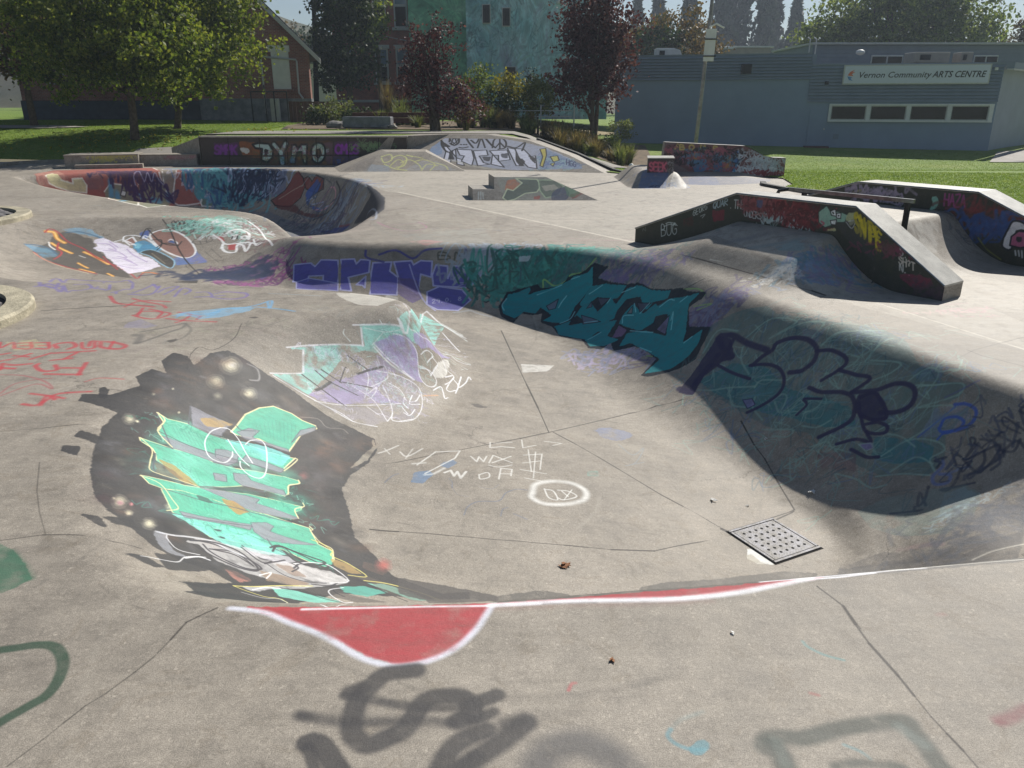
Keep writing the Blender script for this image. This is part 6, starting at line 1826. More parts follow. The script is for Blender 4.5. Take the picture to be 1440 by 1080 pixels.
# ---------------------------------------------------------------- wider ground: height of lawns and paths round the park
def g_height(x, y):
    x = np.asarray(x, dtype=np.float64); y = np.asarray(y, dtype=np.float64)
    back = sstep(-x, -3.2, .2) * (1 - sstep(-x, 10.9, 12.6)) * sstep(y, 27.5, 29.2)      # raised behind the painted wall
    back = np.maximum(back, sstep(-x, 10.6, 11.4) * (.62 * sstep(y, 29.3, 33.5) + .38 * sstep(y, 32, 39)))
    z = .03 + .98 * back + .12 * sstep(y, 34, 48) * back
    right = (1 - sstep(-x, -5, -3))
    z = z - right * (.55 * sstep(y, 25, 33) - .35 * sstep(y, 36, 44))
    z = z + .12 * np.sin(x * .21) * np.sin(y * .17) * sstep(y, 32, 40) * .5
    z = z + 30 * sstep(y, 160, 420) * sstep(-x, 20, 150)
    return z

SLAB = [(-30, -10), (14, -10), (12.5, 5), (10.8, 8), (10, 11), (9.0, 14), (8.2, 15.8), (7.25, 19.3), (6.9, 20.4), (7.6, 21.5), (7.9, 23.2), (7.2, 24.6), (5.5, 25.2), (4.1, 24.7), (3.5, 24.8),
        (2.9, 25.6), (2.4, 26.6), (1.2, 28.4), (-.4, 29.2), (-3.4, 29.2), (-3.6, 28.8), (-11.1, 28.8), (-11.6, 29.6), (-16.5, 29.9), (-19.2, 30.2), (-24, 28.5), (-30, 26)]

def sheet(name, poly, step, zfun, m, holes=(), kind='structure', lift=0., bbox_mesh=None):
    """constrained triangulation of a polygon, draped on zfun"""
    P = [Vector(p) for p in poly]; E = [(i, (i + 1) % len(P)) for i in range(len(P))]
    dense = []
    for i in range(len(P)):
        a, b = P[i], P[(i + 1) % len(P)]; n = max(1, int((b - a).length / (step * 1.2)))
        for k in range(n): dense.append(a + (b - a) * k / n)
    pts = list(dense); E = [(i, (i + 1) % len(dense)) for i in range(len(dense))]
    for h in holes:
        H = [Vector(p) for p in h]; D = []
        for i in range(len(H)):
            a, b = H[i], H[(i + 1) % len(H)]; n = max(1, int((b - a).length / (step * 1.2)))
            for k in range(n): D.append(a + (b - a) * k / n)
        k0 = len(pts); pts += D; E += [(k0 + i, k0 + (i + 1) % len(D)) for i in range(len(D))]
    A = np.array(poly); lo = A.min(0); hi = A.max(0)
    gx, gy = np.meshgrid(np.arange(lo[0] + step / 2, hi[0], step), np.arange(lo[1] + step / 2, hi[1], step))
    gx = gx.ravel(); gy = gy.ravel()
    ok = inside(gx, gy, poly) & (seg_dist(gx.astype(np.float32), gy.astype(np.float32), poly) > step * .4)
    for h in holes: ok &= ~inside(gx, gy, h) & (seg_dist(gx.astype(np.float32), gy.astype(np.float32), h) > step * .4)
    pts += [Vector((a, b)) for a, b in zip(gx[ok], gy[ok])]
    vs_, _, fs, *_ = delaunay_2d_cdt(pts, E, [], 0, 1e-5)
    V = np.array([(v.x, v.y) for v in vs_]); F = np.array([f for f in fs if len(f) == 3])
    c = V[F].mean(1)
    keep = inside(c[:, 0], c[:, 1], poly)
    for h in holes: keep &= ~inside(c[:, 0], c[:, 1], h)
    F = F[keep]
    co = np.column_stack([V, zfun(V[:, 0], V[:, 1]) + lift])
    # make faces point up
    a, b, cc = co[F[:, 0]], co[F[:, 1]], co[F[:, 2]]
    nz = (b[:, 0] - a[:, 0]) * (cc[:, 1] - a[:, 1]) - (b[:, 1] - a[:, 1]) * (cc[:, 0] - a[:, 0])
    F[nz < 0] = F[nz < 0][:, ::-1]
    o = link(name, np_mesh(name, co, F, True), m, smooth=True)
    if kind: o['kind'] = kind
    return o

def grass_material(name, a, b, c, scale=1.0, bump=.6):
    m = bpy.data.materials.new(name); m.use_nodes = True; nt = m.node_tree; bs = nt.nodes['Principled BSDF']
    tc = nt.nodes.new('ShaderNodeTexCoord')
    n1 = N(nt, 'ShaderNodeTexNoise', Scale=.35 * scale, Detail=5, Roughness=.6); n2 = N(nt, 'ShaderNodeTexNoise', Scale=26 * scale, Detail=6, Roughness=.75)
    n3 = N(nt, 'ShaderNodeTexNoise', Scale=3.5 * scale, Detail=6, Roughness=.7)
    for n in (n1, n2, n3): nt.links.new(tc.outputs['Object'], n.inputs['Vector'])
    col = ramp(nt, n1.outputs[0], [(.3, a), (.5, b), (.66, c), (.78, tuple(q * w for q, w in zip(c, (1.25, 1.0, 1.3))))])
    col = mixc(nt, 1.0, col, ramp(nt, n2.outputs[0], [(.3, g(.5)), (.5, g(1)), (.7, g(1.5))]), 'MULTIPLY')
    col = mixc(nt, 1.0, col, ramp(nt, n3.outputs[0], [(.3, g(.75)), (.5, g(1)), (.75, g(1.2))]), 'MULTIPLY')
    nt.links.new(col, bs.inputs['Base Color']); bs.inputs['Roughness'].default_value = .85; bs.inputs['Specular IOR Level'].default_value = .2
    bp = N(nt, 'ShaderNodeBump', Strength=bump, Distance=.05); nt.links.new(n2.outputs[0], bp.inputs['Height']); nt.links.new(bp.outputs[0], bs.inputs['Normal'])
    return m

M = {}
M['lawn'] = grass_material('lawn_grass', (.12, .19, .03), (.16, .24, .038), (.21, .27, .06))
M['soil'] = mat('garden_soil', '6b5c48', .95, noise=.3, nscale=3, bump=.6, bscale=25)
M['path'] = mat('path_concrete', '8d8880', .8, noise=.16, nscale=1.2, bump=.2, bscale=80)
M['concrete'] = mat('plain_concrete', '928b80', .75, noise=.22, nscale=6, bump=.4, bscale=50)
M['concrete_pale'] = mat('worn_concrete_cap', 'c9c5ba', .38, noise=.18, nscale=5, bump=.2, bscale=60, color2='aaa69b')
M['dark_edge'] = mat('black_edging', '1c1c1d', .7, noise=.3, nscale=6)
M['asphalt'] = mat('asphalt', '46464a', .9, noise=.2, nscale=4, bump=.4)

outer = [(-260, -60), (260, -60), (260, 480), (-260, 480)]
near_ring = [(-60, -12), (45, -12), (45, 62), (-60, 62)]
sheet('lawn', near_ring, .6, g_height, M['lawn'], holes=[SLAB])
sheet('distant_ground', outer, 14, g_height, M['lawn'], holes=[near_ring], lift=-.02)

# ---------------------------------------------------------------- the poured concrete floor with its bowls
def axis(*parts):
    out = []
    for a, b, s in parts: out += list(np.arange(a, b - s * .5, s))
    out.append(parts[-1][1]); return np.array(out)
xs = axis((-30, -18, .5), (-18, -5.2, .09), (-5.2, 5.4, .032), (5.4, 8.6, .06), (8.6, 14, .5))
ys = axis((-10, 1.6, .4), (1.6, 9.4, .032), (9.4, 13.6, .045), (13.6, 30.4, .08))
ux = np.arange(-17, 9.2, .04); uy = np.arange(1.6, 30.4, .04)
UX, UY = np.meshgrid(ux.astype(np.float32), uy.astype(np.float32))
UZ = park_height(UX, UY)
def blur(A, s):
    k = int(3 * s + 1); w = np.exp(-.5 * (np.arange(-k, k + 1) / s) ** 2); w /= w.sum()
    B = np.zeros_like(A); P_ = np.pad(A, ((k, k), (0, 0)), 'edge')
    for i, a in enumerate(w): B += a * P_[i:i + A.shape[0]]
    C = np.zeros_like(A); P_ = np.pad(B, ((0, 0), (k, k)), 'edge')
    for i, a in enumerate(w): C += a * P_[:, i:i + A.shape[1]]
    return C
UB = blur(UZ, 1.0); UW = blur(UZ, 1.8)
lane_ok = ((UX - 1.97) * .8101 + (UY - 12.44) * .5862 > -1.9)
wm = (1 - sstep(-UX, .7, 1.1) * sstep(UY, 8.2, 8.5) * (1 - sstep(UY, 9.5, 9.9))) * sstep(UY + .6 * np.abs(UX - .8), 3.6, 4.8) * (1 - sstep(UY, 13.5, 16)) * (1 - ((UX > 1.9) & (UY > 8.6) & ((UX - 1.97) * .5862 - (UY - 12.44) * .8101 > -.2) & ((UX - 1.97) * .8101 + (UY - 12.44) * .5862 > -1.0)))
UZ = (UB * (1 - wm) + UW * wm).astype(np.float32)
# the floor is cast flat round the drain cover
dr = np.sqrt((UX - 2.15) ** 2 + (UY - 5.55) ** 2); dw = 1 - sstep(dr, .40, .72); near_ = dr < .38
A_ = np.column_stack([UX[near_], UY[near_], np.ones(int(near_.sum()))]); cf_ = np.linalg.lstsq(A_, UZ[near_], rcond=None)[0]
UZ = (UZ * (1 - dw) + (cf_[0] * UX + cf_[1] * UY + cf_[2]) * dw).astype(np.float32)
def slab_z(x, y):
    x = np.asarray(x, dtype=np.float64); y = np.asarray(y, dtype=np.float64)
    fx = np.clip((x - ux[0]) / .04, 0, len(ux) - 1.001); fy = np.clip((y - uy[0]) / .04, 0, len(uy) - 1.001)
    i = fx.astype(int); j = fy.astype(int); fx = fx - i; fy = fy - j
    z = (UZ[j, i] * (1 - fx) + UZ[j, i + 1] * fx) * (1 - fy) + (UZ[j + 1, i] * (1 - fx) + UZ[j + 1, i + 1] * fx) * fy
    out = (x < ux[0]) | (x > ux[-1]) | (y < uy[0]) | (y > uy[-1])
    return np.where(out, 0, z)
XX, YY = np.meshgrid(xs, ys)
ZZ = slab_z(XX, YY)
inS = inside(XX, YY, SLAB) | (seg_dist(XX.astype(np.float32), YY.astype(np.float32), SLAB) < .12)
idx = np.arange(XX.size).reshape(XX.shape)
Fq = np.stack([idx[:-1, :-1], idx[:-1, 1:], idx[1:, 1:], idx[1:, :-1]], -1).reshape(-1, 4)
kf = inS.ravel()[Fq].all(1)
Fq = Fq[kf]
used = np.unique(Fq); remap = np.full(XX.size, -1); remap[used] = np.arange(len(used)); Fq = remap[Fq]
V = np.column_stack([XX.ravel(), YY.ravel(), ZZ.ravel()])[used]
me = np_mesh('skatepark_floor', V, Fq)
NEAR = (-5.2, 1.8, 10.4, 10.8)        # x0, y0, width, height of the finely painted area
FAR = (-17.4, 8.0, 26.4, 21.0)
lv = np.zeros(len(me.loops), np.int32); me.loops.foreach_get('vertex_index', lv)
for nm, (x0, y0, w, h) in (('near', NEAR), ('far', FAR)):
    uvl = me.uv_layers.new(name=nm)
    uv = np.column_stack([(V[lv, 0] - x0) / w, (V[lv, 1] - y0) / h]).astype(np.float32)
    uvl.data.foreach_set('uv', uv.ravel())
at = me.attributes.new('far_mask', 'FLOAT_COLOR', 'POINT')
msk = 1 - ((V[:, 0] > NEAR[0] + .02) & (V[:, 0] < NEAR[0] + NEAR[2] - .02) & (V[:, 1] > NEAR[1]) & (V[:, 1] < NEAR[1] + NEAR[3] - .02)).astype(np.float32)
at.data.foreach_set('color', np.column_stack([msk, msk, msk, np.ones_like(msk)]).astype(np.float32).ravel())

def ground_canvas(name, box, res, seed):
    x0, y0, w, h = box
    c = Canvas(name, x0, y0, w, h, res, None, seed)
    gx = x0 + (np.arange(c.W) + .5) * res; gy = y0 + (np.arange(c.H) + .5) * res
    c.Z = np.empty((c.H, c.W), np.float32)
    for j in range(0, c.H, 256):
        A, B = np.meshgrid(gx, gy[j:j + 256]); c.Z[j:j + 256] = slab_z(A, B)
    return c
cn = ground_canvas('paint_near', NEAR, .004, 3); cf = ground_canvas('paint_far', FAR, .012, 4)
rw = random.Random(19)
for k in range(90):                      # faint wheel and trowel arcs
    x, y, a, rr = rw.uniform(-6, 6), rw.uniform(2, 14), rw.uniform(0, 6.28), rw.uniform(.6, 3)
    P_ = [(x + rr * math.cos(a + q), y + rr * math.sin(a + q)) for q in np.linspace(0, rw.uniform(.4, 1.3), 8)]
    cn.stroke(P_, rw.uniform(.008, .04), rw.choice(['5a5650', '77726a', 'c9c2b4', '4e4a46']), rw.uniform(.08, .3), .6, True, .9)
for k in range(70):
    x, y = rw.uniform(-5, 5), rw.uniform(2, 12)
    cn.stroke([(x, y), (x + rw.uniform(-.2, .2), y + rw.uniform(-.2, .2))], rw.uniform(.03, .22), rw.choice(['5f5a54', '6d675f', 'b9b2a4']), rw.uniform(.06, .2), .8, False, .9)
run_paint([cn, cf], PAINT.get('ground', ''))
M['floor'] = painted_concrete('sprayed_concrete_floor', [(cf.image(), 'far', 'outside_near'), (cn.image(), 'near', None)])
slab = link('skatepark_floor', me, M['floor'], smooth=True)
slab['kind'] = 'structure'

# ---------------------------------------------------------------- painted flat faces
class Face:
    """a flat face in space with its own paint canvas: origin o, unit vectors u, v, size w x h"""
    def __init__(s, name, o, u, v, w, h, res, seed=1, tone=(.325, .289, .240), under=None):
        s.name = name; s.o = Vector(o); s.u = Vector(u).normalized(); s.v = Vector(v).normalized(); s.w = w; s.h = h
        c = Canvas('paint_' + name, 0, 0, w, h, res, None, seed)
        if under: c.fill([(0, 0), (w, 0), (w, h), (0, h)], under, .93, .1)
        run_paint([c], PAINT.get(name, ''))
        s.m = painted_concrete('sprayed_' + name, [(c.image(), 'paint', None)], tone=tone, coarse=.6)
    def uvs(s, me, mi=0):
        uvl = me.uv_layers.new(name='paint')
        for p in me.polygons:
            n = p.normal; facing = abs(n.dot(s.u.cross(s.v))) > .7
            for li in p.loop_indices:
                co = me.vertices[me.loops[li].vertex_index].co - s.o
                uvl.data[li].uv = (co.dot(s.u) / s.w, co.dot(s.v) / s.h) if facing and p.material_index == mi else (-1, -1)

# ledge walls of the fun box
def ledge_pt(s_, w_, z): return (HUB_A[0] + HUB_D[0] * s_ + HUB_N[0] * w_, HUB_A[1] + HUB_D[1] * s_ + HUB_N[1] * w_, z)
def build_ledge(wofs, label, face, thick=.42, prof=None):
    root = empty('ledge_wall', ledge_pt(2.4, wofs + thick / 2, 0), label, 'skate ledge')
    P = [ledge_pt(a, wofs, z) for a, z in prof]
    b = MB(); b.slab(P + [ledge_pt(prof[-1][0], wofs, -.03), ledge_pt(prof[0][0], wofs, -.03)], Vector(HUB_N + (0,)) * thick)
    me_ = b.mesh('ledge_body'); face.uvs(me_); link('ledge_body', me_, face.m, root)
    for i in range(len(prof) - 1):          # thin rendered cap on each run, a few mm proud
        (s0, z0), (s1, z1) = prof[i], prof[i + 1]
        c = MB(); c.slab([ledge_pt(s0, wofs - .006, z0), ledge_pt(s1, wofs - .006, z1), ledge_pt(s1, wofs - .006, z1 + .022), ledge_pt(s0, wofs - .006, z0 + .022)], Vector(HUB_N + (0,)) * (thick + .012))
        link('ledge_cap', c.mesh('ledge_cap'), M['concrete_pale'], root)
    for a, b_ in zip(prof[:-1], prof[1:]):   # steel angle along the near top edge
        t = MB(); t.tube([ledge_pt(a[0], wofs - .008, a[1] + .016), ledge_pt(b_[0], wofs - .008, b_[1] + .016)], .011, 6)
        link('steel_edge', t.mesh('steel_edge'), M['edge_steel'], root)
    return root
M['edge_steel'] = mat('worn_steel_edge', 'a9aaa8', .35, metal=.9, noise=.2, nscale=9)
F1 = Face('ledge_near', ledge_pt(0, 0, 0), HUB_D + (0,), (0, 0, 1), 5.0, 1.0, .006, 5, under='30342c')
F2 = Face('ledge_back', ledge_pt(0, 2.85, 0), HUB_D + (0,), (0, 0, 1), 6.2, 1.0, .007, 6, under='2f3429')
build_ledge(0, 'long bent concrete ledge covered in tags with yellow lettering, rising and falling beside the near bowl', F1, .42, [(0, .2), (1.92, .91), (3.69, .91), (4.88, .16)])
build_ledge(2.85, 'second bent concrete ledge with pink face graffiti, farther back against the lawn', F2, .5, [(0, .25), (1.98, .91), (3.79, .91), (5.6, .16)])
# grind rail
rail = empty('grind_rail', ledge_pt(3.0, 1.75, .55), 'dark steel flat grind rail on posts between the two bent ledges', 'grind rail')
M['rail'] = mat('dark_rail_steel', '2a2b2d', .4, metal=.7, noise=.3, nscale=12)
M['rail_bar'] = mat('worn_rail_top', '6f7072', .32, metal=.9, noise=.3, nscale=12)

t = MB(); t.slab([ledge_pt(1.9, 1.18, .885), ledge_pt(3.76, 1.18, .885), ledge_pt(3.76, 1.18, .935), ledge_pt(1.9, 1.18, .935)], Vector(HUB_N + (0,)) * .045)
link('bar', t.mesh('bar'), M['rail_bar'], rail)
for s_ in (2.15, 3.68):
    zb = float(slab_z(*ledge_pt(s_, 1.21, 0)[:2])); p = ledge_pt(s_, 1.21, 0)
    t = MB(); t.box((p[0], p[1], (zb + .884) / 2), (.055, .055, .884 - zb), math.atan2(HUB_D[1], HUB_D[0])); q = t.build('post', M['rail'], rail)
    t = MB(); t.box((p[0], p[1], zb + .012), (.16, .16, .02), math.atan2(HUB_D[1], HUB_D[0]), .004); t.build('foot_plate', M['rail'], rail)
t = MB(); t.tube([ledge_pt(1.9, 1.21, .91), ledge_pt(1.72, 1.21, .87), ledge_pt(1.6, 1.21, .60)], .026, 8); t.build('bent_end', M['rail'], rail)

# long low painted retaining wall, cast in panels
M['panel_cap'] = mat('retaining_wall_cap', 'a09a8e', .7, noise=.18, nscale=6, bump=.3)
root = empty('retaining_wall', (-7.4, 28.6, 0), 'long low concrete retaining wall with large DYMO lettering at the back of the park', 'wall')
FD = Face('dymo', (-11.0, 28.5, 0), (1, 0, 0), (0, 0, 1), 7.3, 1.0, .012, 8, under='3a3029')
joints = [-11.0, -10.0, -8.9, -7.95, -6.9, -5.78, -4.7, -3.68]
for a, b_ in zip(joints[:-1], joints[1:]):
    m_ = MB(); m_.box(((a + b_) / 2, 28.65, .46), (b_ - a - .025, .3, .96), 0, .012); me_ = m_.mesh('panel'); FD.uvs(me_)
    link('panel', me_, FD.m, root)
m_ = MB(); m_.box((-7.34, 28.72, .45), (7.3, .2, .92)); m_.build('core', M['dark_edge'], root)
m_ = MB(); m_.box((-7.34, 28.68, .965), (7.34, .42, .05), 0, .01); m_.build('cap', M['panel_cap'], root)
m_ = MB(); m_.prism([(-11.02, 28.5), (-11.02, 28.85), (-12.6, 30.6), (-12.8, 30.35)], -.05, [.95, .95, .55, .5]); m_.build('wing', M['concrete'], root)

# big bank with the white letters
def facet_thing(name, label, cat, verts, faces, face, loc, extra=None):
    me_ = bpy.data.meshes.new(name); me_.from_pydata(verts, [], faces); me_.update()
    bm2 = bmesh.new(); bm2.from_mesh(me_); bmesh.ops.recalc_face_normals(bm2, faces=bm2.faces); bm2.to_mesh(me_); bm2.free(); me_.update()
    face.uvs(me_)
    o = link(name, me_, face.m); tag(o, label, cat); return o
Lb = Vector((-3.0, 27.0, 0)); Rb = Vector((3.0, 25.2, 0)); T2 = Vector((-.88, 28.6, 1.04))
uB = (Rb - Lb).normalized(); nB = uB.cross(T2 - Lb).normalized(); vB = nB.cross(uB)
FB_ = Face('bigbank', Lb - vB * .02 - uB * .2, uB, vB, 6.9, 2.1, .012, 9)
fp = [(-3.05, 27.0, -.01), (-.7, 26.33, -.01), (2.95, 25.2, -.01), (1.88, 26.55, .47), (.61, 27.77, .86), (.37, 27.93, .9), (-.88, 28.6, 1.04), (-2.23, 28.98, 1.03), (-3.06, 27.99, .45)]
bk = [(3.3, 25.6, -.02), (2.25, 27.0, .44), (1.0, 28.3, .84), (-.6, 29.5, 1.03), (-3.4, 29.5, 1.02), (-4.3, 28.45, .98), (-5.3, 28.3, .0), (-3.6, 27.0, -.02)]
vsb = fp + bk
fsb = [(0, 1, 2, 3, 4, 5, 6, 7, 8), (2, 9, 10, 3), (3, 10, 11, 4), (4, 11, 12, 6, 5), (6, 12, 13, 7), (7, 13, 14), (7, 14, 15, 8), (8, 15, 16, 0)]
facet_thing('bank_ramp', 'highest concrete bank at the back, with white block letters and a black pentagram', 'skate ramp', vsb, fsb, FB_, None)
# thin edging that climbs the bank and turns along the lawn
def strip(name, pts, w, z0, z1, m, parent=None, label=None, cat=None):
    """kerb following a line; z0/z1 bottom and top heights relative to the line"""
    P = [Vector(p) for p in pts]; A = []; 
    for i, p in enumerate(P):
        d = (P[min(i + 1, len(P) - 1)] - P[max(i - 1, 0)]); d.z = 0; d.normalize(); n = Vector((-d.y, d.x, 0)) * w / 2
        A += [p - n + Vector((0, 0, z0)), p + n + Vector((0, 0, z0)), p + n + Vector((0, 0, z1)), p - n + Vector((0, 0, z1))]
    fs = []
    for i in range(len(P) - 1):
        for k in range(4): fs.append((4 * i + k, 4 * i + (k + 1) % 4, 4 * i + 4 + (k + 1) % 4, 4 * i + 4 + k))
    n = len(P) * 4 - 4
    fs += [(3, 2, 1, 0), (n, n + 1, n + 2, n + 3)]
    mb = MB(); mb.add(A, fs); me_ = mb.mesh(name)
    bm2 = bmesh.new(); bm2.from_mesh(me_); bmesh.ops.recalc_face_normals(bm2, faces=bm2.faces); bm2.to_mesh(me_); bm2.free()
    o = link(name, me_, m, parent); tag(o, label, cat); return o
strip('lawn_edging', [(.9, 28.5, .86), (2.2, 27.1, .45), (3.3, 25.75, .02), (3.55, 24.95, 0), (4.1, 24.8, 0), (4.6, 24.9, 0)], .12, -.2, .07, M['dark_edge'], None, 'black edging strip curving down beside the tallest bank to the right lawn', 'edging')
strip('lawn_edging', [(6.9, 21.9, 0), (6.75, 21.3, 0), (6.95, 20.4, 0), (7.3, 19.3, 0), (8.2, 15.8, 0), (9.0, 14, 0), (10, 11, 0), (10.8, 8, 0), (12.5, 5, 0)], .14, -.2, .07, M['dark_edge'], None, 'black edging strip between concrete and grass right of the ABOMB wall', 'edging')
strip('kerb', [(-15.2, 22.5, 0), (-15.9, 23.7, 0), (-17.0, 25.8, 0), (-17.8, 27.6, 0), (-17.9, 29, 0), (-17.2, 29.8, 0), (-16.4, 30.0, 0)], .2, -.1, .1, M['concrete'], None, 'pale weathered concrete kerb at the left edge before the lawn', 'kerb')

# low trapezoid bank
Lb = Vector((-5.6, 25.65, 0)); Rb = Vector((-1.45, 25.95, 0)); T = Vector((-3.5, 27.0, .56)); uL = (Rb - Lb).normalized(); nL = uL.cross(T - Lb).normalized(); vL = nL.cross(uL)
FL = Face('lowbank', Lb - vL * .02, uL, vL, 4.3, 1.6, .012, 10)
facet_thing('low_bank', 'low flat-topped concrete bank with faded yellow outlines, left of the tallest bank', 'skate ramp',
            [(-5.6, 25.65, -.02), (-1.45, 25.95, -.02), (-2.9, 27.04, .55), (-4.2, 26.95, .55), (-3.0, 28.2, .56), (-4.6, 28.2, .56), (-6.2, 27.6, -.02), (-2.4, 28.2, -.02)],
            [(0, 1, 2, 3), (3, 2, 4, 5), (0, 3, 5, 6), (1, 7, 4, 2)], FL, None)

# wedge with the two steps
WV = Vector((0, .62, .5)).normalized()
FW = Face('wedge', (-.95, 18.0, 0), (1, 0, 0), tuple(WV), 3.2, .9, .008, 11, tone=(.36, .33, .285))
prof = WEDGE
m_ = MB(); m_.slab([Vector((-.95, 18.0, 0)) + Vector((1, 0, 0)) * a + WV * b for a, b in prof], (-.16, .95, 0)); me_ = m_.mesh('step_wedge'); FW.uvs(me_)
o = link('step_wedge', me_, FW.m); tag(o, 'low stepped concrete wedge standing alone in the middle of the deck', 'skate ramp')

# painted wall with bomb lettering, its mound and the small block
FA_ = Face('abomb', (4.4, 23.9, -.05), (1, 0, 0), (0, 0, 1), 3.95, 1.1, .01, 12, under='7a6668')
prof = [(4.45, -.08), (8.14, -.08), (8.14, .54), (7.75, .55), (7.45, .62), (7.0, .85), (6.9, .88), (4.52, .99)]
m_ = MB(); m_.slab([(x, 23.9, z) for x, z in prof], (0, .34, 0)); me_ = m_.mesh('mural_wall'); FA_.uvs(me_)
o = link('mural_wall', me_, FA_.m); tag(o, 'short graffiti wall with ABOMB lettering and blue faces at the edge of the right lawn', 'wall')
m_ = MB()
pr = [(8.14, .54), (7.75, .55), (7.45, .62), (7.0, .85), (6.9, .88), (4.52, .99)]
for (xa, za), (xb, zb) in zip(pr[:-1], pr[1:]): m_.quad((xa, 23.88, za + .012), (xb, 23.88, zb + .012), (xb, 24.26, zb + .012), (xa, 24.26, za + .012))
c = m_.build('cap', M['concrete_pale']); c.parent = o
FM = Face('mound', (2.9, 20.4, 0), (1, 0, 0), (0, 1, 0), 5.6, 3.6, .012, 13)
gx = np.linspace(2.95, 7.9, 100); gy = np.linspace(20.35, 23.95, 74); GX, GY = np.meshgrid(gx, gy)
def mound_z(x, y):
    box = .36 * sstep(x, 3.0, 3.65) ** .8 * (1 - sstep(x, 4.35, 4.75)) * sstep(y, 20.5, 21.35)
    yb = 20.5 + .3 * np.abs(x - 5.4) + .25 * np.maximum(x - 6, 0)
    wall = .16 * (np.clip((y - yb - .3) / (23.9 - yb - .3), 0, 1)) ** 1.7 * sstep(x, 3.9, 4.6) * (1 - sstep(x, 6.6, 7.8))
    return np.maximum(box, wall) - .012
GZ = mound_z(GX, GY); ii = np.arange(GX.size).reshape(GX.shape)
me_ = np_mesh('curved_mound', np.column_stack([GX.ravel(), GY.ravel(), GZ.ravel()]), np.stack([ii[:-1, :-1], ii[:-1, 1:], ii[1:, 1:], ii[1:, :-1]], -1).reshape(-1, 4))
uvl = me_.uv_layers.new(name='paint'); lv = np.zeros(len(me_.loops), np.int32); me_.loops.foreach_get('vertex_index', lv)
Vm = np.column_stack([GX.ravel(), GY.ravel()]); uvl.data.foreach_set('uv', (((Vm[lv] - (2.9, 20.4)) / (5.6, 3.6)).astype(np.float32)).ravel())
o = link('curved_mound', me_, FM.m, smooth=True); tag(o, 'curved concrete mound sprayed blue, in front of the ABOMB wall', 'skate ramp')
FS = Face('block', (3.55, 21.3, .3), (1, 0, 0), (0, 0, 1), 1.2, .5, .008, 14, under='2c2226')
m_ = MB(); m_.slab([(3.6, 21.3, .3), (4.3, 21.3, .3), (4.3, 21.3, .7), (3.6, 21.3, .7)], (.14, .9, 0)); me_ = m_.mesh('grind_block'); FS.uvs(me_)
o = link('grind_block', me_, FS.m); tag(o, 'small square concrete block with pink letters on the mound before the ABOMB wall', 'skate ledge')
m_ = MB(); m_.slab([(3.59, 21.29, .702), (4.31, 21.29, .702), (4.31, 21.29, .722), (3.59, 21.29, .722)], (.144, .92, 0)); c = m_.build('cap', M['concrete_pale']); c.parent = o

# two low ledges at back left
for k, (A, B_, dp, hh, lab) in enumerate([((-15.1, 27.1), (-12.9, 27.75), 1.2, .40, 'low concrete ledge with yellow scrawls, left one of the two before the trees'),
                                     ((-13.1, 28.05), (-11.12, 28.35), .8, .36, 'low concrete ledge with pink stains between the yellow-scrawled ledge and the DYMO wall')]):
    A = Vector(A + (0,)); B_ = Vector(B_ + (0,)); u = (B_ - A).normalized(); n = Vector((-u.y, u.x, 0))
    F_ = Face('deckledge%d' % k, A, u, (0, 0, 1), (B_ - A).length, hh, .01, 20 + k)
    m_ = MB(); m_.slab([A + Vector((0, 0, .002)), B_ + Vector((0, 0, .002)), B_ + Vector((0, 0, hh)), A + Vector((0, 0, hh))], n * dp); me_ = m_.mesh('deck_ledge'); F_.uvs(me_)
    o = link('deck_ledge', me_, F_.m); tag(o, lab, 'skate ledge')
    m_ = MB(); m_.slab([A - u * .01 + Vector((0, 0, hh)) - n * .02, B_ + u * .01 + Vector((0, 0, hh)) - n * .02, B_ + u * .01 + Vector((0, 0, hh + .03)) - n * .02, A - u * .01 + Vector((0, 0, hh + .03)) - n * .02], n * (dp + .04)); c = m_.build('cap', M['concrete']); c.parent = o
m_ = MB(); m_.slab([(-14.6, 26.75, .002), (-12.6, 27.35, .002), (-12.6, 27.35, .13), (-14.6, 26.75, .13)], (-.12, .35, 0)); o = m_.build('low_step', M['concrete']); tag(o, 'shallow concrete step along the front of the yellow-scrawled ledge', 'step')

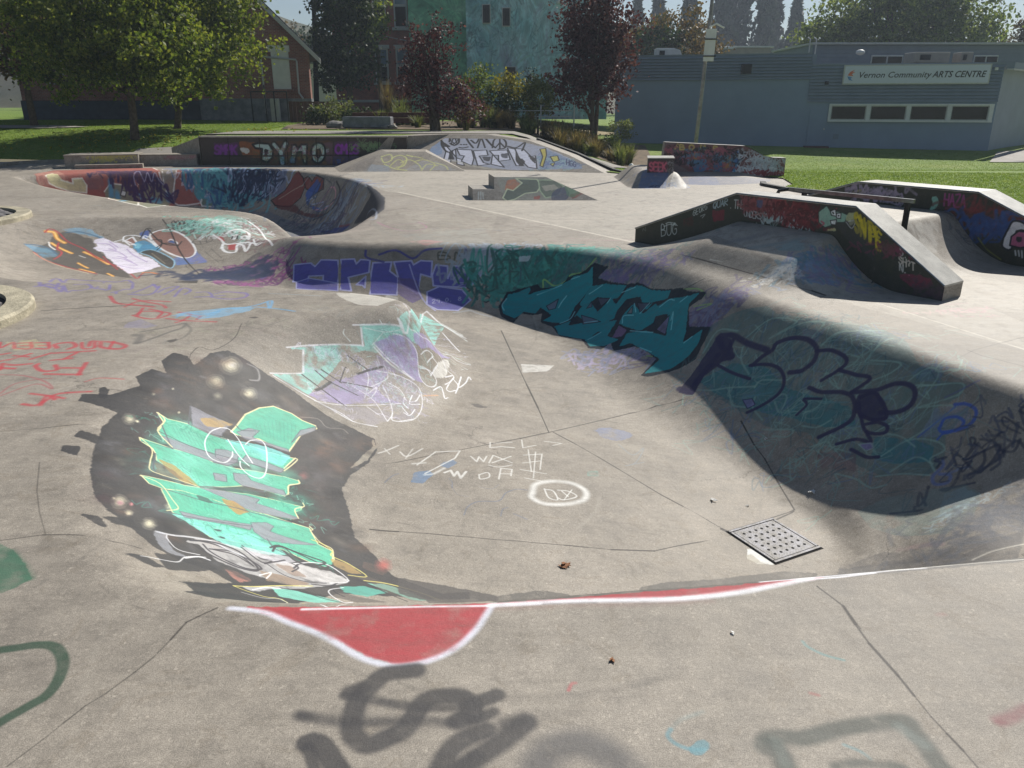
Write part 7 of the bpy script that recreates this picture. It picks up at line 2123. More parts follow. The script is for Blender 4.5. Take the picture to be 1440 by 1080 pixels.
# paved islands at the left edge
M['paver'] = mat('grey_paver', '6f6c6c', .85, noise=.25, nscale=14, bump=.4)
M['sand'] = mat('joint_sand', '3a3733', .95, noise=.3, nscale=20)
def ring(name, c, r0, r1, h, m, root, squash=1.0):
    n = 64; vs_ = []; fs = []
    for i in range(n):
        a = 2 * math.pi * i / n
        for r, z in ((r1, -.03), (r1, h - .025), (r1 - .025, h), (r0, h), (r0, -.03)): vs_.append((c[0] + r * math.cos(a), c[1] + r * math.sin(a) * squash, z))
    for i in range(n):
        j = (i + 1) % n
        for k in range(4): fs.append((5 * i + k, 5 * j + k, 5 * j + k + 1, 5 * i + k + 1))
    mb = MB(); mb.add(vs_, fs); return mb.build(name, m, root)
M['kerb_old'] = mat('weathered_kerb', 'aaa28c', .8, noise=.25, nscale=5, bump=.7, bscale=30)
for c, r1, lab in (((-6.48, 7.55), 1.45, 'round kerbed island of grey block pavers at the left edge, nearer one'), ((-10.85, 14.7), 1.6, 'round kerbed island of grey block pavers at the left edge, farther one')):
    root = empty('paved_island', (c[0], c[1], 0), lab, 'paved island')
    ring('kerb_ring', c, r1 - .26, r1, .10, M['kerb_old'], root)
    mb = MB(); mb.add([(c[0] + (r1 - .25) * math.cos(k * .1963), c[1] + (r1 - .25) * math.sin(k * .1963), .05) for k in range(32)], [tuple(range(32))]); mb.build('sand_bed', M['sand'], root)
    bmesh_brick = MB().box((0, 0, 0), (.213, .104, .05), 0, .006).mesh('brick'); bmesh_brick.materials.append(M['paver'])
    rr_ = r1 - .27; k = 0
    y = -rr_; row = 0
    while y < rr_:
        x = -rr_ + (row % 2) * .11
        while x < rr_:
            if all(math.hypot(x + a, y + b_) < rr_ for a in (-.11, .11) for b_ in (-.055, .055)) and k < 290:
                o = bpy.data.objects.new('brick', bmesh_brick); COL.objects.link(o)
                o.parent = root; o.location = (x, y, .068 + R.uniform(-.006, .006)); o.rotation_euler = (R.uniform(-.02, .02), R.uniform(-.02, .02), R.uniform(-.02, .02)); k += 1
            x += .22
        y += .111; row += 1

# drain cover at the lowest point of the near bowl
GC = GRATE
M['steel'] = mat('galvanised_cover', '94949a', .6, metal=.15, noise=.3, nscale=14, bump=.3, color2='77746f')
M['hole'] = mat('dark_hole', '121212', .9)
cx_ = sum(p[0] for p in GC) / 4; cy_ = sum(p[1] for p in GC) / 4; cz_ = float(slab_z(cx_, cy_)) + .006
root = empty('drain_cover', (cx_, cy_, cz_), 'square perforated grey metal drain cover at the bottom of the near bowl', 'drain cover')
u = Vector((GC[1][0] - GC[0][0], GC[1][1] - GC[0][1], 0)); L = u.length; u.normalize(); v = Vector((-u.y, u.x, 0))
ctr = Vector((cx_, cy_, cz_)); L = .45
e_ = .2; nrm_ = Vector((-(float(slab_z(cx_ + e_, cy_)) - float(slab_z(cx_ - e_, cy_))) / (2 * e_), -(float(slab_z(cx_, cy_ + e_)) - float(slab_z(cx_, cy_ - e_))) / (2 * e_), 1)).normalized()
u = (u - nrm_ * u.dot(nrm_)).normalized(); v = nrm_.cross(u)
def gpt(a, b, c): return ctr + u * a + v * b + nrm_ * c
def gbox(a0, a1, b0, b1, c0, c1): 
    m_ = MB(); m_.slab([gpt(a0, b0, c0), gpt(a1, b0, c0), gpt(a1, b1, c0), gpt(a0, b1, c0)], nrm_ * (c1 - c0)); return m_
h = L / 2
gbox(-h, h, -h, h, -.03, .004).build('plate', M['steel'], root)
for q in ((-h - .03, h + .03, h + .008, h + .03), (-h - .03, h + .03, -h - .03, -h - .008), (h + .008, h + .03, -h, h), (-h - .03, -h - .008, -h, h)): gbox(*q, -.03, .006).build('frame_bar', M['steel'], root)
gbox(-h - .045, h + .045, -h - .045, h + .045, -.04, -.004).build('seat_gap', M['hole'], root)
mb = MB()
for i in range(6):
    for j in range(6):
        mb.add([gpt((i - 2.5) * L / 6.8 + .013 * math.cos(a * math.pi / 4), (j - 2.5) * L / 6.8 + .013 * math.sin(a * math.pi / 4), .0055) for a in range(8)], [tuple(range(8))])
h_ = mb.build('hole', M['hole'], root); h_['kind'] = 'stuff'

# litter in the bowl
M['leafdry'] = mat('dry_leaf', '8a5f40', .8, noise=.3, nscale=60)
M['paper'] = mat('white_scrap', 'e6e4de', .8)
def litter(name, p, size, m, label, cat, n=5, seed=1):
    rg = random.Random(seed); z = float(slab_z(p[0], p[1])) + .004; mb = MB()
    for k in range(n):
        a = rg.uniform(0, 6.28); c = Vector((p[0], p[1], z)) + Vector((rg.uniform(-1, 1), rg.uniform(-1, 1), 0)) * size * .3
        d = Vector((math.cos(a), math.sin(a), rg.uniform(-.1, .4))) * size * .5; e = Vector((-math.sin(a), math.cos(a), rg.uniform(0, .5))) * size * .22
        q = [c - d, c + e, c + d, c - e]; lo = min(v_.z for v_ in q); q = [v_ + Vector((0, 0, max(0, z - lo))) for v_ in q]
        mb.add(q + [v_ + Vector((0, 0, .003)) for v_ in q], [(0, 1, 2, 3), (7, 6, 5, 4), (0, 4, 5, 1), (1, 5, 6, 2), (2, 6, 7, 3), (3, 7, 4, 0)])
    o = mb.build(name, m); tag(o, label, cat); return o
for a in LITTER:
    litter(a[0], a[1], a[2], M[a[3]], a[4], a[5], a[6], a[7])

# ---------------------------------------------------------------- buildings
def brick_mat(name, c1, c2, mortar, scale):
    m = bpy.data.materials.new(name); m.use_nodes = True; nt = m.node_tree; b = nt.nodes['Principled BSDF']
    tc = nt.nodes.new('ShaderNodeTexCoord'); sp = nt.nodes.new('ShaderNodeSeparateXYZ'); nt.links.new(tc.outputs['Object'], sp.inputs[0])
    ad = nt.nodes.new('ShaderNodeMath'); nt.links.new(sp.outputs[0], ad.inputs[0]); nt.links.new(sp.outputs[1], ad.inputs[1])
    cb = nt.nodes.new('ShaderNodeCombineXYZ'); nt.links.new(ad.outputs[0], cb.inputs[0]); nt.links.new(sp.outputs[2], cb.inputs[1])
    br = nt.nodes.new('ShaderNodeTexBrick'); nt.links.new(cb.outputs[0], br.inputs['Vector'])
    br.inputs['Color1'].default_value = srgb(c1); br.inputs['Color2'].default_value = srgb(c2); br.inputs['Mortar'].default_value = srgb(mortar)
    br.inputs['Scale'].default_value = 1; br.inputs['Mortar Size'].default_value = .008; br.inputs['Brick Width'].default_value = .22 * scale; br.inputs['Row Height'].default_value = .075 * scale
    n = N(nt, 'ShaderNodeTexNoise', Scale=1.2, Detail=6); nt.links.new(tc.outputs['Object'], n.inputs['Vector'])
    c = mixc(nt, 1.0, br.outputs[0], ramp(nt, n.outputs[0], [(.3, g(.7)), (.7, g(1.2))]), 'MULTIPLY')
    nt.links.new(c, b.inputs['Base Color']); b.inputs['Roughness'].default_value = .9
    bp = N(nt, 'ShaderNodeBump', Strength=.6, Distance=.01); nt.links.new(br.outputs['Fac'], bp.inputs['Height']); bp.invert = True; nt.links.new(bp.outputs[0], b.inputs['Normal'])
    return m
M['brick'] = brick_mat('red_brick', '9a6256', '845247', '968b84', 1)
M['brick_tall'] = brick_mat('dark_red_brick', 'a65743', '8a4837', '8d796d', 1)
M['found'] = mat('grey_foundation', '777a80', .85, noise=.3, nscale=2.5, bump=.4)
M['found_shaded'] = mat('shaded_foundation', '4b515c', .85, noise=.2, nscale=2)  # same foundation for the left wing, its shade put into the colour
M['white'] = mat('white_paint', 'd5d6d3', .55, noise=.06, nscale=3)
M['shingle'] = mat('roof_shingles', '5b5a5c', .9, noise=.25, nscale=12, bump=.5)
M['trim'] = mat('pale_trim', 'b9bab6', .6, noise=.08)
M['pipe'] = mat('grey_pipe', 'b5b6b8', .4, metal=.4)
M['black_iron'] = mat('black_iron', '1d1d1f', .5, metal=.3)
M['glass'] = mat('dark_window_glass', '1c1916', .15, spec=.22)
M['glass_sky'] = mat('pale_window_glass', '6c7f90', .06, spec=.9)
M['wood'] = mat('brown_fence_boards', '5a3a2c', .85, noise=.25, nscale=6)

hs = empty('brick_house', (-14.5, 47, 1.1), 'red brick gabled house with a tall white window, behind the left trees', 'house')
# main gable wall faces the park; ridge is left of the visible corner
x0, x1, yf, yb, zf, ze = -17.4, -11.2, 46.0, 58.0, 2.3, 4.75
ridge = (-16.6, 10.3)
mb = MB(); mb.slab([(x0, yf, zf), (x1, yf, zf), (x1, yf, ze), (ridge[0], yf, ridge[1] - .25), (x0, yf, 9.4)], (0, .35, 0)); mb.build('wall', M['brick'], hs)
mb = MB(); mb.box(((x0 + x1) / 2, yf + .17, 1.45), (x1 - x0 + .06, .48, 1.7)); mb.build('foundation', M['found'], hs)
mb = MB(); mb.slab([(x1, yf + .36, .6), (x1, yf + .36, ze), (x1 - .3, yf + .36, ze), (x1 - .3, yf + .36, .6)], (-4.6, 11, 0)); mb.build('wall', M['brick'], hs)
sl = Vector((x1 + .75 - ridge[0], 0, (ze - .45) - ridge[1])); 
mb = MB(); mb.slab([(ridge[0], yf - .45, ridge[1]), (x1 + .75, yf - .45, ze - .45), (x1 + .75, yf - .45, ze - .32), (ridge[0], yf - .45, ridge[1] + .15)], (-4.9, yb - yf + .5, 0)); mb.build('roof', M['shingle'], hs)
mb = MB(); mb.slab([(ridge[0], yf - .5, ridge[1] - .22), (x1 + .78, yf - .5, ze - .68), (x1 + .78, yf - .5, ze - .42), (ridge[0], yf - .5, ridge[1] + .06)], (0, .06, 0)); mb.build('bargeboard', M['trim'], hs)
mb = MB(); mb.slab([(ridge[0], yf - .45, ridge[1]), (ridge[0] - 9, yf - .45, ridge[1] - 6), (ridge[0] - 9, yf - .45, ridge[1] - 5.87), (ridge[0], yf - .45, ridge[1] + .15)], (-4.9, yb - yf + .5, 0)); mb.build('roof', M['shingle'], hs)
mb = MB(); mb.box((-12.72, yf - .03, 3.86), (.95, .1, 2.15)); w_ = mb.build('window', M['white'], hs)
mb = MB(); mb.box((-12.74, yf - .05, 4.86), (1.15, .14, .32)); mb.build('window_head', M['white'], hs)
mb = MB(); mb.box((-12.68, yf - .08, 2.74), (1.1, .2, .1)); mb.build('window_sill', M['brick'], hs)
mb = MB(); mb.tube([(-13.75, yf - .12, 5.1), (-13.74, yf - .12, 1.5)], .055, 8); mb.build('drainpipe', M['pipe'], hs)
mb = MB(); mb.tube([(-13.7, yf - .12, 4.45), (-11.85, yf - .12, 4.3), (-11.8, yf - .12, 4.2), (-11.82, yf - .12, 2.6), (-11.6, yf - .2, 2.3)], .05, 8); mb.build('drainpipe', M['pipe'], hs)
# left wing in deep shade
mb = MB(); mb.box((-22.6, 50.6, 3.6), (10.2, 8, 2.8)); mb.build('wing_wall', M['brick'], hs)
mb = MB(); mb.box((-22.6, 50.55, 1.45), (10.3, 8.1, 1.5)); mb.build('foundation', M['found_shaded'], hs)
mb = MB(); mb.slab([(-28.2, 46.2, 5.0), (-28.2, 50.6, 7.2), (-28.2, 55, 5.0)], (11, 0, 0)); mb.build('wing_roof', M['shingle'], hs)
for wx in (-25.6, -22.6, -19.6):
    mb = MB(); mb.box((wx, 46.58, 3.7), (1.1, .08, 1.3)); f_ = mb.build('window', M['trim'], hs)
    mb = MB(); mb.box((wx, 46.53, 3.7), (.9, .04, 1.1)); mb.build('pane', M['glass'], f_)
# meter cage and gate in front of it
cg = empty('pipe_frame', (-13.2, 44.9, 1.1), 'black iron pipe frame standing before the brick house foundation', 'metal frame')
for x in (-14.2, -13.45, -12.95, -12.25):
    mb = MB(); mb.tube([(x, 44.9, 1.05), (x, 44.9, 2.65 + (.35 if x == -13.45 else 0))], .035, 6); mb.build('post', M['black_iron'], cg)
mb = MB(); mb.tube([(-14.2, 44.9, 2.65), (-12.25, 44.9, 2.65)], .03, 6); mb.build('rail', M['black_iron'], cg)
mb = MB(); mb.box((-13.05, 45.3, 1.7), (.42, .35, 1.2), 0, .02); o = mb.build('utility_cabinet', M['trim']); tag(o, 'pale grey utility cabinet inside the black pipe frame by the house', 'utility box')
# board fence beside the house
fc = empty('board_fence', (-10.8, 44.2, 1.1), 'short reddish brown board fence right of the brick house', 'fence')
x = -11.9; k = 0
while x < -9.7:
    mb = MB(); mb.box((x, 44.2 + (k % 2) * .01, 1.62), (.19, .03, 1.06 + R.uniform(-.02, .02)), R.uniform(-.02, .02)); mb.build('board', M['wood'], fc); x += .2; k += 1
mb = MB(); mb.box((-10.8, 44.24, 1.95), (2.3, .05, .09)); mb.build('rail', M['wood'], fc)

# pale building far behind, seen between house and tree
M['pale_wall'] = mat('pale_render', 'b4b2ab', .8, noise=.08)
sh = empty('low_shop', (-20.5, 90, 1.5), 'pale flat-roofed building far behind, between the brick house and the dark tree', 'building')
mb = MB(); mb.box((-20.7, 92, 3.9), (4.6, 5, 4.2)); mb.build('wall', M['pale_wall'], sh)
mb = MB(); mb.box((-20.7, 91.9, 6.08), (4.9, 5.4, .2)); mb.build('roof', M['shingle'], sh)
mb = MB(); mb.box((-22.2, 89.42, 4.7), (.9, .1, 1.2)); f_ = mb.build('window', M['white'], sh)
mb = MB(); mb.box((-22.2, 89.36, 4.7), (.7, .04, 1.0)); mb.build('pane', M['glass'], f_)
for i, (x, y, w, zz) in enumerate([(-30, 112, 7, 7.2), (-22.5, 118, 6, 8.4)]):
    b2 = empty('hillside_house', (x, y, 4), ['small grey house on the hillside, lower one behind the utility pole', 'small pale house on the hillside, upper one behind the utility pole'][i], 'house')
    mb = MB(); mb.box((x, y, zz - 1), (w, 6, 4)); mb.build('wall', M['pale_wall'], b2)
    mb = MB(); mb.slab([(x - w / 2 - .4, y - 3.4, zz + 1), (x + w / 2 + .4, y - 3.4, zz + 1), (x, y - 3.4, zz + 2.3)], (0, 6.8, 0)); mb.build('roof', M['shingle'], b2)
    mb = MB(); mb.box((x + .8, y - 3.05, zz), (1.2, .1, 1)); mb.build('window', M['glass'], b2)

# tall brick building with the painted wing
tb = empty('brick_block', (-9.6, 66, 1.2), 'tall dark red brick building with arched windows left of the green mural', 'building')
mb = MB(); mb.box((-10.6, 68.0, 8.0), (6.0, 8, 15)); mb.build('wall', M['brick_tall'], tb)
for zc, hh, nm in ((8.9, 3.0, 0), (4.75, 2.35, 1)):
    for wx in (-12.6, -9.95, -8.35):
        mb = MB(); mb.box((wx, 63.96, zc), (1.0, .12, hh)); f_ = mb.build('window', M['trim'], tb)
        mb = MB(); mb.box((wx, 63.9, zc + hh / 4), (.78, .06, hh / 2 - .18)); mb.build('pane', M['glass_sky'], f_)
        mb = MB(); mb.box((wx, 63.9, zc - hh / 4), (.78, .06, hh / 2 - .18)); mb.build('pane', M['glass'], f_)
        mb = MB(); mb.box((wx, 63.85, zc - hh / 2 - .1), (1.3, .3, .18)); mb.build('sill', M['trim'], tb)
        mb = MB(); mb.box((wx, 63.88, zc + hh / 2 + .14), (1.25, .2, .26)); mb.build('lintel', M['trim'], tb)
mb = MB(); mb.box((-10.6, 63.9, 2.2), (6.1, .14, .18)); mb.build('string_course', M['trim'], tb)

def mural_mat(name, stops, scale, stretch, img=None):
    m = bpy.data.materials.new(name); m.use_nodes = True; nt = m.node_tree; b = nt.nodes['Principled BSDF']
    tc = nt.nodes.new('ShaderNodeTexCoord'); mp = nt.nodes.new('ShaderNodeMapping'); mp.inputs['Scale'].default_value = stretch; mp.inputs['Rotation'].default_value = (0, .35, 0)
    nt.links.new(tc.outputs['Object'], mp.inputs[0])
    n = N(nt, 'ShaderNodeTexNoise', Scale=scale, Detail=7, Roughness=.6, Distortion=1.4); nt.links.new(mp.outputs[0], n.inputs['Vector'])
    n2 = N(nt, 'ShaderNodeTexNoise', Scale=scale * 5, Detail=6, Roughness=.7, Distortion=2.2); nt.links.new(mp.outputs[0], n2.inputs['Vector'])
    c = ramp(nt, n.outputs[0], [(p, srgb(h)) for p, h in stops])
    c = mixc(nt, 1.0, c, ramp(nt, n2.outputs[0], [(.32, g(.6)), (.5, g(1)), (.66, g(1.5))]), 'MULTIPLY')
    if img:
        u = nt.nodes.new('ShaderNodeUVMap'); u.uv_map = 'paint'; t = nt.nodes.new('ShaderNodeTexImage'); t.image = img; t.extension = 'CLIP'; nt.links.new(u.outputs[0], t.inputs[0])
        c = mixc(nt, t.outputs['Alpha'], c, t.outputs['Color'])
    nt.links.new(c, b.inputs['Base Color']); b.inputs['Roughness'].default_value = .75
    return m
# feather-like brush marks for the painted wall
cm = Canvas('mural_marks', 0, 0, 11.5, 13, .04, None, 31)
rg = random.Random(5)
for k in range(520):
    x = rg.uniform(0, 11.5); y = rg.uniform(0, 13); a = 1.2 + .9 * math.sin(x * .7 + 1.2 * math.sin(y * .6)) + rg.uniform(-.25, .25); L = rg.uniform(.4, 1.6)
    cv = rg.uniform(-.35, .35); P_ = [(x + math.cos(a + cv * q) * L * q, y + math.sin(a + cv * q) * L * q) for q in (0, .33, .66, 1)]
    cm.stroke(P_, rg.uniform(.04, .11), rg.choice(['a9cfd0', '7fb0b5', '31545c', '4f7d86', '8fb9a6', '2c3f55', '6d7f96']), rg.uniform(.25, .6), .4)
for bx, by, ln, ang, bend in ((3.2, 4.2, 4.6, 1.35, .25), (5.2, 3.6, 3.6, 1.75, -.3), (1.2, 6.5, 3.6, .95, .4), (7.5, 5.5, 4.0, 1.1, .3), (9.2, 3.0, 3.2, 1.5, -.2)):   # long plumes
    P0 = np.array([(bx + math.cos(ang + bend * q) * ln * q, by + math.sin(ang + bend * q) * ln * q) for q in np.linspace(0, 1, 14)])
    cm.stroke(P0, .07, 'c4dcda', .6, .3)
    for q in range(1, 14):
        w = .75 * math.sin(math.pi * q / 14) ** .6
        for sg in (-1, 1):
            aa = ang + bend * q / 14 + sg * .75; cm.stroke([P0[q], P0[q] + w * .5 * np.array([math.cos(aa), math.sin(aa)]), P0[q] + w * np.array([math.cos(aa - sg * .3), math.sin(aa - sg * .3)])], .05, rg.choice(['b9d8d8', '8cbcc0', '3e6b74']), .55, .3)
for k in range(60):
    x, y = 1.4 + rg.gauss(0, .7), 5.2 + rg.gauss(0, 1.1); cm.stroke([(x + rg.uniform(-.3, .3), y + rg.uniform(-.3, .3)) for _ in range(4)], .05, rg.choice(['b5cfd8', '37525f', '8fb2c4']), .6, .3)
mural_img = cm.image()
M['mural'] = mural_mat('painted_mural_wall', [(.25, '5a7f8e'), (.42, '86b6ba'), (.52, 'a6c8ca'), (.6, '979db0'), (.75, '93b0a6')], .22, (1, 1, .6), mural_img)
M['mural_green'] = mural_mat('painted_green_wall', [(.3, '4a8272'), (.5, '6fae8c'), (.62, '8bc0a0'), (.78, '7f7f94')], .16, (1, 1, 1))
mbd = empty('mural_building', (0, 65, 1), 'tall building painted with teal and blue feathery mural, its left wall green', 'building')
mb = MB(); mb.box((1.9, 66.0, 7.7), (10.5, 8, 13.6)); me_ = mb.mesh('painted_wall')
uvl = me_.uv_layers.new(name='paint')
for p in me_.polygons:
    for li in p.loop_indices:
        co = me_.vertices[me_.loops[li].vertex_index].co; uvl.data[li].uv = ((co.x + 3.4) / 11.5, (co.z - .9) / 13.6) if abs(p.normal.y) > .7 else (-1, -1)
link('painted_wall', me_, M['mural'], mbd)
mb = MB(); mb.box((-5.5, 66.6, 7.7), (4.25, 8, 13.6)); mb.build('green_wall', M['mural_green'], mbd)
for wx, z0, z1 in ((-1.86, 7.55, 8.72), (-.42, 7.35, 8.5), (-.1, 3.9, 4.55)):
    w = .5 if z0 > 5 else .7
    mb = MB(); mb.box((wx, 61.96, (z0 + z1) / 2), (w + .12, .12, z1 - z0 + .12)); f_ = mb.build('window', M['trim'], mbd)
    mb = MB(); mb.box((wx, 61.89, (z0 + z1) / 2), (w, .05, z1 - z0)); pn = mb.build('pane', M['glass'], f_)
    mb = MB()
    for k in range(1, 4): mb.box((wx - w / 2 + w * k / 4, 61.85, (z0 + z1) / 2), (.025, .03, z1 - z0))
    mb.build('bars', M['black_iron'], f_)
mb = MB(); mb.box((3.4, 61.8, 8.9), (.3, .35, .2), .3, .02); mb.build('flood_lamp', M['white'], mbd)

# arts centre
M['ac_wall'] = mat('blue_grey_render', '8493a8', .8, noise=.05, nscale=.6, bump=.1, bscale=40)
M['ac_board'] = mat('slate_siding', '7c8795', .6, noise=.06, nscale=1.5)
M['ac_side'] = mat('pale_grey_block', '9aa1a9', .85, noise=.06, nscale=1)
ac = empty('arts_centre', (15.5, 46, -.2), 'long flat-roofed slate blue community building with white sign across the right lawn', 'building')
def wall_run(A, B, z0, z1, th, m, nm='wall'):
    A = Vector(A + (0,)); B = Vector(B + (0,)); u = (B - A).normalized(); n = Vector((-u.y, u.x, 0))
    mb = MB(); mb.slab([A + Vector((0, 0, z0)), B + Vector((0, 0, z0)), B + Vector((0, 0, z1)), A + Vector((0, 0, z1))], n * th); return mb.build(nm, m, ac)
def siding(A, B, z0, z1, rows, proud=.05):
    A = Vector(A + (0,)); B = Vector(B + (0,)); u = (B - A).normalized(); n = Vector((u.y, -u.x, 0)); h = (z1 - z0) / rows
    for r in range(rows):
        za = z0 + r * h; zb = za + h - .018
        mb = MB(); mb.slab([A + n * .004 + Vector((0, 0, za)), A + n * (proud + .06) + Vector((0, 0, za + .01)), A + n * proud * .6 + Vector((0, 0, zb)), A + n * .004 + Vector((0, 0, zb))], B - A)
        mb.build('siding_board', M['ac_board'], ac)
P1, P2, P3, P4 = (5.9, 47.0), (15.85, 44.2), (24.75, 42.0), (33.5, 50.3)
wall_run(P1, P2, -.9, 4.5, .3, M['ac_wall']); siding(P1, P2, 3.25, 4.5, 8)
wall_run(P2, P3, -.9, 3.93, .3, M['ac_wall']); siding(P2, P3, 2.12, 3.93, 11)
wall_run(P3, P4, -.9, 3.85, .3, M['ac_side']); 
wall_run((5.9, 47.0), (8.5, 56.5), -.9, 4.5, -.3, M['ac_wall'])
wall_run((15.85, 44.5), (18.2, 54), 3.0, 4.5, -.3, M['ac_board'])
mb = MB(); mb.prism([(6.1, 47.3), (15.9, 44.5), (18.2, 54), (8.6, 56.5)], 4.3, 4.42); mb.build('roof', M['asphalt'], ac)
mb = MB(); mb.prism([(16.1, 44.5), (24.6, 42.3), (33, 50.3), (26, 56), (18.3, 54)], 3.7, 3.8); mb.build('roof', M['asphalt'], ac)
mb = MB(); mb.slab([(15.84, 44.14, 4.5), (15.84, 44.14, 4.56), (5.88, 46.94, 4.56), (5.88, 46.94, 4.5)], (.1, .4, 0)); mb.build('coping', M['ac_board'], ac)
mb = MB(); mb.slab([(P3[0], P3[1] - .08, 3.93), (P3[0], P3[1] - .08, 4.0), (P2[0], P2[1] - .08, 4.0), (P2[0], P2[1] - .08, 3.93)], (.1, .4, 0)); mb.build('coping', M['ac_board'], ac)
mb = MB(); mb.slab([(24.8, 41.9, 3.7), (24.8, 41.9, 3.98), (33.6, 50.2, 3.98), (33.6, 50.2, 3.7)], (.25, -.26, 0)); mb.build('side_fascia', M['ac_board'], ac)
mb = MB(); mb.slab([(25.05, 41.64, 3.62), (25.05, 41.64, 3.69), (33.85, 49.94, 3.69), (33.85, 49.94, 3.62)], (-.22, .24, 0)); mb.build('gutter', M['trim'], ac)
uP = (Vector(P3 + (0,)) - Vector(P2 + (0,))).normalized(); nP = Vector((uP.y, -uP.x, 0)); O2 = Vector(P2 + (0,))
def onface(s_, z, d=0.): return O2 + uP * s_ + nP * d + Vector((0, 0, z))
def face_box(s0, s1, z0, z1, d0, d1, m, nm, parent):
    mb = MB(); mb.slab([onface(s0, z0, d0), onface(s1, z0, d0), onface(s1, z1, d0), onface(s0, z1, d0)], nP * (d1 - d0)); return mb.build(nm, m, parent)
ws0, ws1 = 1.25, 8.85
face_box(ws0 - .12, ws1 + .2, 1.94, 2.03, .0, .12, M['white'], 'window_frame', ac)
face_box(ws0 - .12, ws1 + .2, 1.13, 1.22, .0, .16, M['white'], 'window_sill', ac)
nw = 4; tot = ws1 - ws0; ww = (tot - .2 * 3) / 4
for k in range(nw):
    s0 = ws0 + k * (ww + .2)
    f_ = face_box(s0, s0 + ww, 1.22, 1.94, .0, .03, M['trim'], 'window', ac)
    face_box(s0 + .05, s0 + ww - .05, 1.27, 1.89, .031, .05, M['glass_b'] if 'glass_b' in M else M['glass'], 'pane', f_)
    face_box(s0 + ww, s0 + ww + .2, 1.22, 1.94, .0, .1, M['white'], 'mullion', ac)
face_box(ws0 - .12, ws0, 1.22, 1.94, 0, .1, M['white'], 'mullion', ac)
d_ = face_box(.2, 1.1, -.3, 1.78, .0, .05, M['ac_wall'], 'door', ac)
face_box(.98, 1.04, .7, .8, .05, .1, M['pipe'], 'handle', d_)
face_box(1.55, 1.8, .25, .5, 0, .06, M['ac_board'], 'vent', ac)
face_box(.75, .95, 3.0, 3.15, .05, .15, M['black_iron'], 'wall_lamp', ac)
face_box(8.72, 8.86, 3.62, 3.76, .09, .2, M['white'], 'wall_lamp', ac)
uA = (Vector(P2 + (0,)) - Vector(P1 + (0,))).normalized(); nA = Vector((uA.y, -uA.x, 0))
p = Vector(P1 + (0,)) + uA * 6.75 + nA * .08; mb = MB(); mb.slab([p + Vector((0, 0, 3.55)), p + uA * .55 + Vector((0, 0, 3.55)), p + uA * .55 + Vector((0, 0, 4.05)), p + Vector((0, 0, 4.05))], nA * .08); mb.build('louvre', M['black_iron'], ac)
# door step
st = empty('door_step', onface(.6, -.35, .7), 'yellow-edged wooden step at the flush door of the slate blue building', 'step')
M['yellow_edge'] = mat('ochre_step_edge', 'a8873c', .8, noise=.2, nscale=6)
b_ = face_box(-.2, 1.6, -.5, -.26, .08, 1.2, M['yellow_edge'], 'lower_tread', st); face_box(0.05, 1.3, -.26, -.12, .08, .75, M['wood'], 'upper_tread', st)
# sign board
sg = empty('sign_board', onface(5, 3.4, .1), 'long white sign reading Vernon Community ARTS CENTRE on the slate siding', 'sign')
s0, s1, z0, z1 = 1.6, 8.55, 2.98, 3.93
face_box(s0, s1, z0, z1, .1, .2, M['trim'], 'frame', sg)
M['sign_white'] = mat('sign_white', 'c9cfdd', .45)
face_box(s0 + .06, s1 - .06, z0 + .06, z1 - .06, .2, .215, M['sign_white'], 'panel', sg)
M['ink'] = mat('sign_ink', '26282f', .5)
def text_on(body, s_, z, size, m, parent, bold=0, shear=0.0, width=None, name='lettering'):
    cu = bpy.data.curves.new(name, 'FONT'); cu.body = body; cu.size = size; cu.offset = bold; cu.shear = shear; cu.extrude = .004; cu.space_character = 1.02; cu.resolution_u = 3
    tmp = bpy.data.objects.new('tmp_text', cu); COL.objects.link(tmp); bpy.context.view_layer.update()
    me_ = bpy.data.meshes.new_from_object(tmp.evaluated_get(bpy.context.evaluated_depsgraph_get()))
    bpy.data.objects.remove(tmp)
    xs_ = [v.co.x for v in me_.vertices]; k = (width / (max(xs_) - min(xs_))) if width else 1
    Mx = Matrix((uP * k, Vector((0, 0, 1)), nP)).transposed().to_4x4(); Mx.translation = onface(s_, z, .222)
    me_.transform(Mx); return link(name, me_, m, parent)
text_on('Vernon Community', s0 + .72, z0 + .33, .40, M['ink'], sg, .004, .25, 3.45)
text_on('ARTS CENTRE', s0 + 4.28, z0 + .33, .42, M['ink'], sg, .008, .25, 2.5)
for k, (c_, pts) in enumerate((('d2693a', [(.22, .45), (.32, .62), (.55, .72), (.42, .6), (.56, .6), (.4, .5), (.5, .42), (.32, .42)]), ('4f86bd', [(.2, .4), (.3, .22), (.5, .18), (.38, .28), (.46, .34), (.32, .38)]))):
    mb = MB(); mb.slab([onface(s0 + a, z0 + b, .216) for a, b in pts], nP * .01); mb.build('emblem', mat('emblem_' + c_, c_, .5), sg)
# faded lettering on the side face
# rear upper storey
bb = empty('rear_block', (27, 58, 3), 'upper rear storey of slate siding with small windows, behind the white sign', 'building')
mb = MB(); mb.box((29, 60, 3.1), (18, 8, 5.2)); mb.build('wall', M['ac_board'], bb)
for r in range(5):
    mb = MB(); mb.box((29, 55.97, 4.55 + r * .24), (18.04, .04, .2)); mb.build('siding_board', M['ac_board'], bb)
for x, w in ((25.0, 2.1), (31.6, 1.6)):
    mb = MB(); mb.box((x, 55.93, 4.72), (w, .1, .66)); f_ = mb.build('window', M['white'], bb)
    for sx in (-1, 1):
        mb = MB(); mb.box((x + sx * w / 4, 55.86, 4.72), (w / 2 - .12, .05, .5)); mb.build('pane', M['glass'], f_)
mb = MB(); mb.box((29, 59.9, 5.76), (18.4, 8.6, .12)); mb.build('roof', M['trim'], bb)
